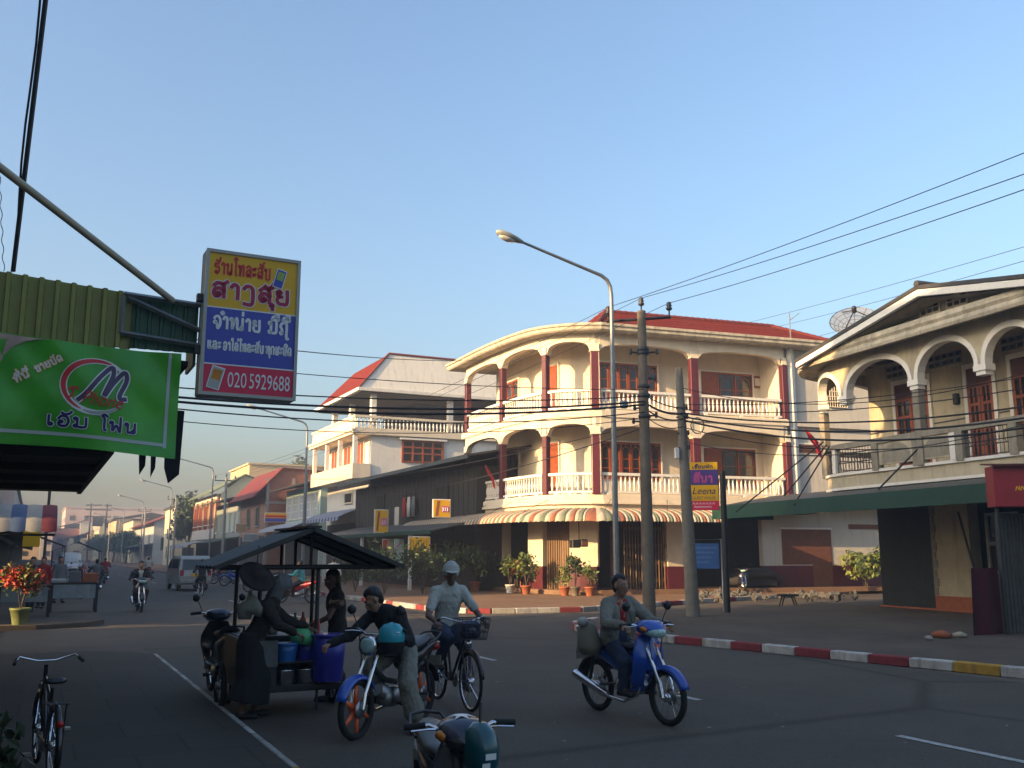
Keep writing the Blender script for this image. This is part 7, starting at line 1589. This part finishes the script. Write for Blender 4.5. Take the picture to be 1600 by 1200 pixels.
for i, (px, py, s, lab) in enumerate(((1472, 997, .22, 'broken brown block lying on the pavement near the red cloth'), (1500, 996, .16, 'flat pale stone beside the broken block'), (1452, 1000, .12, 'small dark stone left of the broken block'))):
    m = MB(); m.loft([((-s*.8, 0, .0+s*.25), s*.45, s*.2), ((0, 0, s*.35), s*.55, s*.38), ((s*.8, .02, s*.25), s*.4, s*.24)], 7, e=3); one(m, 'loose_stone', M[['terracotta', 'weathered_eave', 'grey_render'][i]], lab, 'stone', at_ground(px, py, .12), rg.uniform(0, 3), 'loose stones')
# right edge: leaning sheet metal, red cloth and red sign box
a, b = at_ground(1568, 990, .12), at_ground(1690, 985, .12); dr = (b-a); L_ = dr.length
shm = thing('metal_sheet_wall', 'ribbed grey metal sheet standing upright at the right edge', 'sheet', a, atan2(dr.y, dr.x)); m = MB(); rib_sheet(m, 0, L_, 0, lambda x: 2.5, 0, .11, .03); m.build('sheet', M['zinc'], shm); m = MB(); m.bx(0, L_, .03, .07, .3, .36); m.bx(0, L_, .03, .07, 2.0, 2.06); m.build('rail', M['dark_wood'], shm)
a, b = at_ground(1523, 993, .12), at_ground(1570, 990, .12); dr = b-a; L_ = dr.length; ht = at_depth(1530, 888, a.y).z-.12
m = MB(); vs = []
for i in range(13):
    f = i/12
    for j in range(6): g_ = j/5; vs.append((L_*f*(1-.12*g_)+.10*L_*g_*.8, .05*sin(f*9)*(1-.4*g_), ht*g_))
m.add(vs, [[i*6+j, (i+1)*6+j, (i+1)*6+j+1, i*6+j+1] for i in range(12) for j in range(5)], 0, True); m.add([V(v)+V((0, .02, 0)) for v in vs], [[i*6+j+1, (i+1)*6+j+1, (i+1)*6+j, i*6+j] for i in range(12) for j in range(5)], 0, True)
one(m, 'red_cloth_panel', M['cloth_maroon'] if 'cloth_maroon' in M else mat('cloth_maroon', (.06, .006, .014), rough=.95, var=.2), 'dark maroon cloth hung as a screen beside the metal sheet', 'cloth', a, atan2(dr.y, dr.x))
a = at_depth(1556, 792, 20.2); zt_ = at_depth(1556, 728, 20.2).z; rs = thing('red_sign_box', 'red shop sign box with faint yellow letters cut by the right edge', 'sign', (a.x, a.y, a.z), radians(-8)); m = MB(); m.bx(0, 1.7, 0, .5, 0, zt_-a.z, 0, .01); m.build('box', mat('sign_dull_red', (.26, .012, .02), rough=.5, var=.15), rs); m = MB(); m.slab([(-.05, -.12, zt_-a.z+.02), (1.8, -.12, zt_-a.z+.02), (1.8, .6, zt_-a.z+.10), (-.05, .6, zt_-a.z+.10)], .03); m.build('cover', M['maroon_paint'], rs)
m = MB(); F = flat(-.004)
for k in range(10): ribbons(m, [smooth([(.42+k*.1, .34), (.45+k*.1, .42), (.49+k*.1, .35), (.5+k*.1, .43)])], .02, F, .003)
m.build('lettering', M['sign_yellow'], rs)
[MB().tube([(x, .25, .1-a.z), (x, .25, 0)], .04, 6).build('post', M['dark_metal'], rs) for x in (.1, 1.6)]
a = at_depth(1497, 800, 25.5); b = at_depth(1525, 900, 24.5); m = MB(); m.tube([V((0, 0, 0)), b-a], .03, 5); one(m, 'leaning_pole', M['dark_wood'], 'dark thin pole leaning from the canopy in front of the cream ground floor wall', 'pole', a)

# ------------------------------------------------------------------ far left pavement: striped awning, stalls, tents, traffic
ar = to_street(at_s(90, 812, 25.9)); zr_ = 2.55
aw_ = thing('striped_awning', 'red, white and blue striped scalloped awning over the far left pavement', 'awning', S(ar[0], 25.9, 0), STREET)
m = MB(); cols = ['awn_red', 'awn_cream', 'awn_blue2', 'awn_cream']; N = 22
apr = ((1.5, 2.98), (1.0, 2.88), (.5, 2.70), (.1, 2.50), (0, 2.30))
for i in range(N):
    k = 6; vs = []
    for j in range(k+1):
        x = -(i+j/k)*.34; bl = .035*sin(pi*j/k)
        for h, (y, z) in enumerate(apr): vs.append((x, y-bl*(h/4), z+bl*.5-(.05*sin(pi*j/k) if h == 4 else 0)))
    m.add(vs, [[a_*5+c_, (a_+1)*5+c_, (a_+1)*5+c_+1, a_*5+c_+1] for a_ in range(k) for c_ in range(4)], i % 4, True)
m.add([(0, y, z) for y, z in apr]+[(0, 1.5, 2.28)], [list(range(6))], 0)
m.build('canvas', [M[q] for q in cols], aw_); m = MB(); m.bx(-N*.34, -.02, .04, 1.3, 2.2, 2.24); m.build('frame', M['interior_shade'], aw_)  # last part is a flat near-black sheet across the awning's underside
hb2 = thing('green_topped_sign', 'cream billboard with a green band on the low roof above the striped awning', 'sign', S(-.4, 36, 4.0), STREET+radians(10)); m = MB(); m.bx(-1.6, 1.2, -.06, .06, 0, 1.6, 0, .01); m.build('board', M['pale_yellow'], hb2); m = MB(); m.bx(-1.6, 1.2, -.075, -.062, 1.2, 1.6); m.build('band', M['green_fascia'], hb2); [MB().tube([(x, .1, -4), (x, .1, 0)], .05, 5).build('post', M['dark_metal'], hb2) for x in (-1, .8)]
ys = thing('yellow_sign', 'small plain yellow sign hung under the striped awning', 'sign', S(-.05, 30, 1.95), STREET); m = MB(); m.bx(-.22, .22, -.03, .03, 0, .52, 0, .01); m.build('board', M['sign_yellow'], ys); m = MB(); m.tube([(0, 0, .5), (0, 0, .9)], .012, 4); m.build('rod', M['dark_metal'], ys)
def table(loc, rz, label, w_=1.3, items=True):
    t = thing('stall_table', label, 'table', loc, rz, 'stall tables'); m = MB(); m.bx(-w_/2, w_/2, -.4, .4, .78, .83, 0, .01); m.build('table_top', M['dark_wood'], t)
    for x in (-1, 1):
        for y in (-.36, .36): m = MB(); m.bx(x*(w_/2-.06)-.035, x*(w_/2-.06)+.035, y-.035, y+.035, 0, .78); m.build('leg', M['dark_wood'], t)
    m = MB(); m.bx(-w_/2+.1, w_/2-.1, -.39, -.37, .40, .78); m.build('front_panel', M['grey_blue_wall'], t); return t
tl = at_ground(113, 956, .12); table(tl, STREET, 'dark market table with a pale front panel and boxes on top, at the pavement corner')
R_ = Matrix.Rotation(STREET, 3, 'Z')
for x, s, mt, lab in ((-.42, (.4, .4, .10), 'cloth_white', 'white tray on the corner market table'), (.0, (.3, .35, .32), 'cloth_grey', 'grey box in the middle of the corner market table'), (.40, (.42, .4, .26), 'terracotta', 'reddish box on the right of the corner market table')):
    m = MB(); m.box((0, 0, s[2]/2), s, 0, 0, .02); m.box((0, 0, s[2]), (s[0]*.9, s[1]*.9, .02)); one(m, 'goods_box', M[mt], lab, 'box', tl+R_ @ V((x, 0, .83)), STREET, 'boxes on the corner table')
table(S(-.1, 29.0, .12), STREET, 'dark table half hidden behind the flower pot'); table(S(.9, 40, .12), STREET, 'farther market table under the tent', 1.8)
for (p, s, label, sh_, lg) in ((.05, 31.5, 'person in dark clothes standing behind the flower pot', 'cloth_dark', 'cloth_dark'), (.35, 33.5, 'person in a dull red top standing at the shaded stalls', 'cloth_red', 'cloth_dark'), (.9, 37, 'person in grey standing past the corner table', 'cloth_grey', 'cloth_jeans')):
    person(label, S(p, s, .12), STREET-pi/2+random.uniform(-.8, .8), stand(1.6), shirt=sh_, legs=lg, vox=.02, fine=False)
def tent(loc, w_, d_, h, label):
    t = thing('market_tent', label, 'tent', loc, STREET, 'market tents'); m = MB()
    m.slab([(-w_/2, 0, h), (0, 0, h+.7), (0, d_, h+.7), (-w_/2, d_, h)], .04); m.slab([(0, 0, h+.7), (w_/2, 0, h), (w_/2, d_, h), (0, d_, h+.7)], .04); m.build('canopy', M['cloth_khaki'], t)
    for x in (-w_/2+.1, w_/2-.1):
        for y in (.1, d_-.1): m = MB(); m.tube([(x, y, 0), (x, y, h)], .03, 5); m.build('post', M['dark_metal'], t)
q = at_ground(118, 905, .0); tent(q+V((0, 0, 0)), 3.4, 3.2, 1.95, 'low dark gabled stall roof over the carts on the left of the road'); tent(S(.3, 74, .12), 3.6, 6, 2.2, 'grey stall roof farther down the left side')
# pick up truck facing the viewer
pu = thing('pickup_truck', 'pale blue pickup truck facing the viewer beyond the stalls', 'pickup truck', at_ground(107, 905), TOW)
m = MB(); m.loft([((2.1, 0, .72), .80, .22), ((1.7, 0, .80), .86, .28), ((.9, 0, .84), .88, .32), ((-2.2, 0, .78), .88, .34)], 14, e=6); m.build('body', M['white_paint'], pu); m = MB(); m.loft([((1.0, 0, 1.1), .72, .1), ((.55, 0, 1.45), .72, .36), ((-.4, 0, 1.5), .74, .38), ((-.8, 0, 1.3), .74, .4)], 14, e=6); m.build('cab', M['white_paint'], pu)
m = MB(); m.add([(1.06, -.62, 1.16), (1.06, .62, 1.16), (.62, .58, 1.68), (.62, -.58, 1.68)], [(0, 1, 2, 3)]); m.build('windscreen', M['glass'], pu)
for s in (1, -1):
    m = MB(); m.bx(2.05, 2.14, s*.5, s*.74, .72, .9, 0, .02); m.build('headlight', M['glass_glint'], pu)
    for x in (1.35, -1.4): m = MB(); torus(m, (x, s*.76, .33), .24, .09, 18, 8); m.lathe((x, s*.70, .33), [(.02, 0), (.2, .01), (.2, .1)], 12, axis=(0, s, 0)); m.build('wheel', M['rubber'], pu)
m = MB(); m.bx(2.08, 2.16, -.45, .45, .55, .78); m.build('grille', M['dark_metal'], pu)
for i, (px, py, mt, rz_, lab) in enumerate(((96, 918, 'bike_blue', .3, 'blue motorbike parked beside the market table'), (84, 912, 'bike_black', .5, 'black motorbike parked under the stall roof'), (128, 906, 'bike_red', .2, 'red motorbike parked at the right of the stall roof'))):
    motorbike(lab, at_ground(px, py, .12), TOW+rz_, mt, group='far parked motorbikes')
# far right pavement, behind the food cart
q = at_ground(462, 943, .0); motorbike('red and silver motorbike parked across the road behind the food cart', q, radians(170), 'bike_red', group='far parked motorbikes')
person('person in a teal top sitting on the red and silver motorbike', q, radians(170), pose(seat=.82, lean=.06, hx=.26, hz=1.0, x0=-.22), shirt='cloth_teal', legs='cloth_dark', vox=.018, fine=False)
person('person in a white shirt walking by the dark bushes behind the food cart', at_ground(520, 936, .1), radians(100), stand(1.6), shirt='cloth_white', legs='cloth_jeans', vox=.018, fine=False)
for px, py, mt, lab in ((340, 912, 'bike_red', 'red motorbike parked at the grey shophouses'), (350, 913, 'bike_black', 'black motorbike parked at the grey shophouses'), (368, 916, 'bike_blue', 'blue motorbike parked in front of the brick house'), (410, 926, 'bike_black', 'black motorbike parked near the mint shop')):
    motorbike(lab, at_ground(px, py, .12), STREET+radians(150), mt, group='far parked motorbikes')
rsb = sign_board(431, 801, 816, 34, 15.5, 'yellow, red and blue striped sign board on the brick house', None); t, wd, h, th = rsb
m = MB(); m.bx(-wd/2+.04, wd/2-.04, -th/2-.012, -th/2-.007, h*.5, h*.72); m.build('band', M['letter_red'], t); m = MB(); m.bx(-wd/2+.04, wd/2-.04, -th/2-.012, -th/2-.007, .05, h*.42); m.build('band', M['sign_blue'], t)
sign_board(380, 818, 832, 22, 17.2, 'peeling orange board on the grey shophouse front', None, face='tan_wall'); sign_board(392, 834, 846, 24, 15.4, 'blank grey board over the grey shophouse canopy', None, face='grey_blue_wall')

# small houses crowding the far end of the street
rgf = random.Random(5)
for k, (p_, s_, L_, h_, wm, lab) in enumerate(((13.5, 285, 14, 7.5, 'tan_wall', 'small tan house before the tall pink block'), (9, 300, 16, 6.2, 'pale_yellow', 'low cream house in front of the tall pink block'), (2, 330, 14, 7.8, 'white_wall', 'white house left of the tall pink block'), (-4, 345, 14, 6.5, 'tan_wall', 'tan house farther left at the street end'), (12, 310, 7, 11, 'cream_wall', 'narrow cream house against the tall pink block'), (5, 312, 9, 9.2, 'brick_wall', 'brick red house below the tall pink block'))):
    farblock('far_house', lab, s_, L_, p_, 7+2*(k % 3), h_, wm, 'old_zinc' if k % 2 else 'red_tile', 2, 1.6)
# litter and patches on the road
lt = MB(); rg = random.Random(9)
for k in range(46):
    q = at_ground(rg.uniform(150, 1590), rg.uniform(985, 1190), .016); s = rg.uniform(.012, .04); a = rg.uniform(0, 3)
    lt.face([(q.x+s*cos(a+t_)*rg.uniform(.6, 1), q.y+s*sin(a+t_)*rg.uniform(.6, 1), q.z+rg.uniform(0, .01)) for t_ in (0, 1.4, 2.9, 4.4)], rg.choice([0, 1, 1, 2]))
o = lt.build('litter', [M['kerb_white'], M['cloth_khaki'], M['bark']]); o['kind'] = 'stuff'; tag(o, 'scattered bits of paper and leaves on the asphalt', 'litter')

# ------------------------------------------------------------------ the dusty air down the street
hz = MB(); hz.bx(-200, 110, -12, 470, -1, 18); hm_ = bpy.data.materials.new('haze'); hm_.use_nodes = True; nn = hm_.node_tree; nn.nodes.clear()
ou = nn.nodes.new('ShaderNodeOutputMaterial'); pv = nn.nodes.new('ShaderNodeVolumePrincipled'); pv.inputs['Color'].default_value = (.85, .88, .93, 1); pv.inputs['Density'].default_value = .0020; pv.inputs['Anisotropy'].default_value = .3; nn.links.new(pv.outputs[0], ou.inputs['Volume'])
ho_ = hz.build('haze', hm_); ho_['kind'] = 'stuff'; tag(ho_, 'thin dusty haze hanging over the street', 'haze')
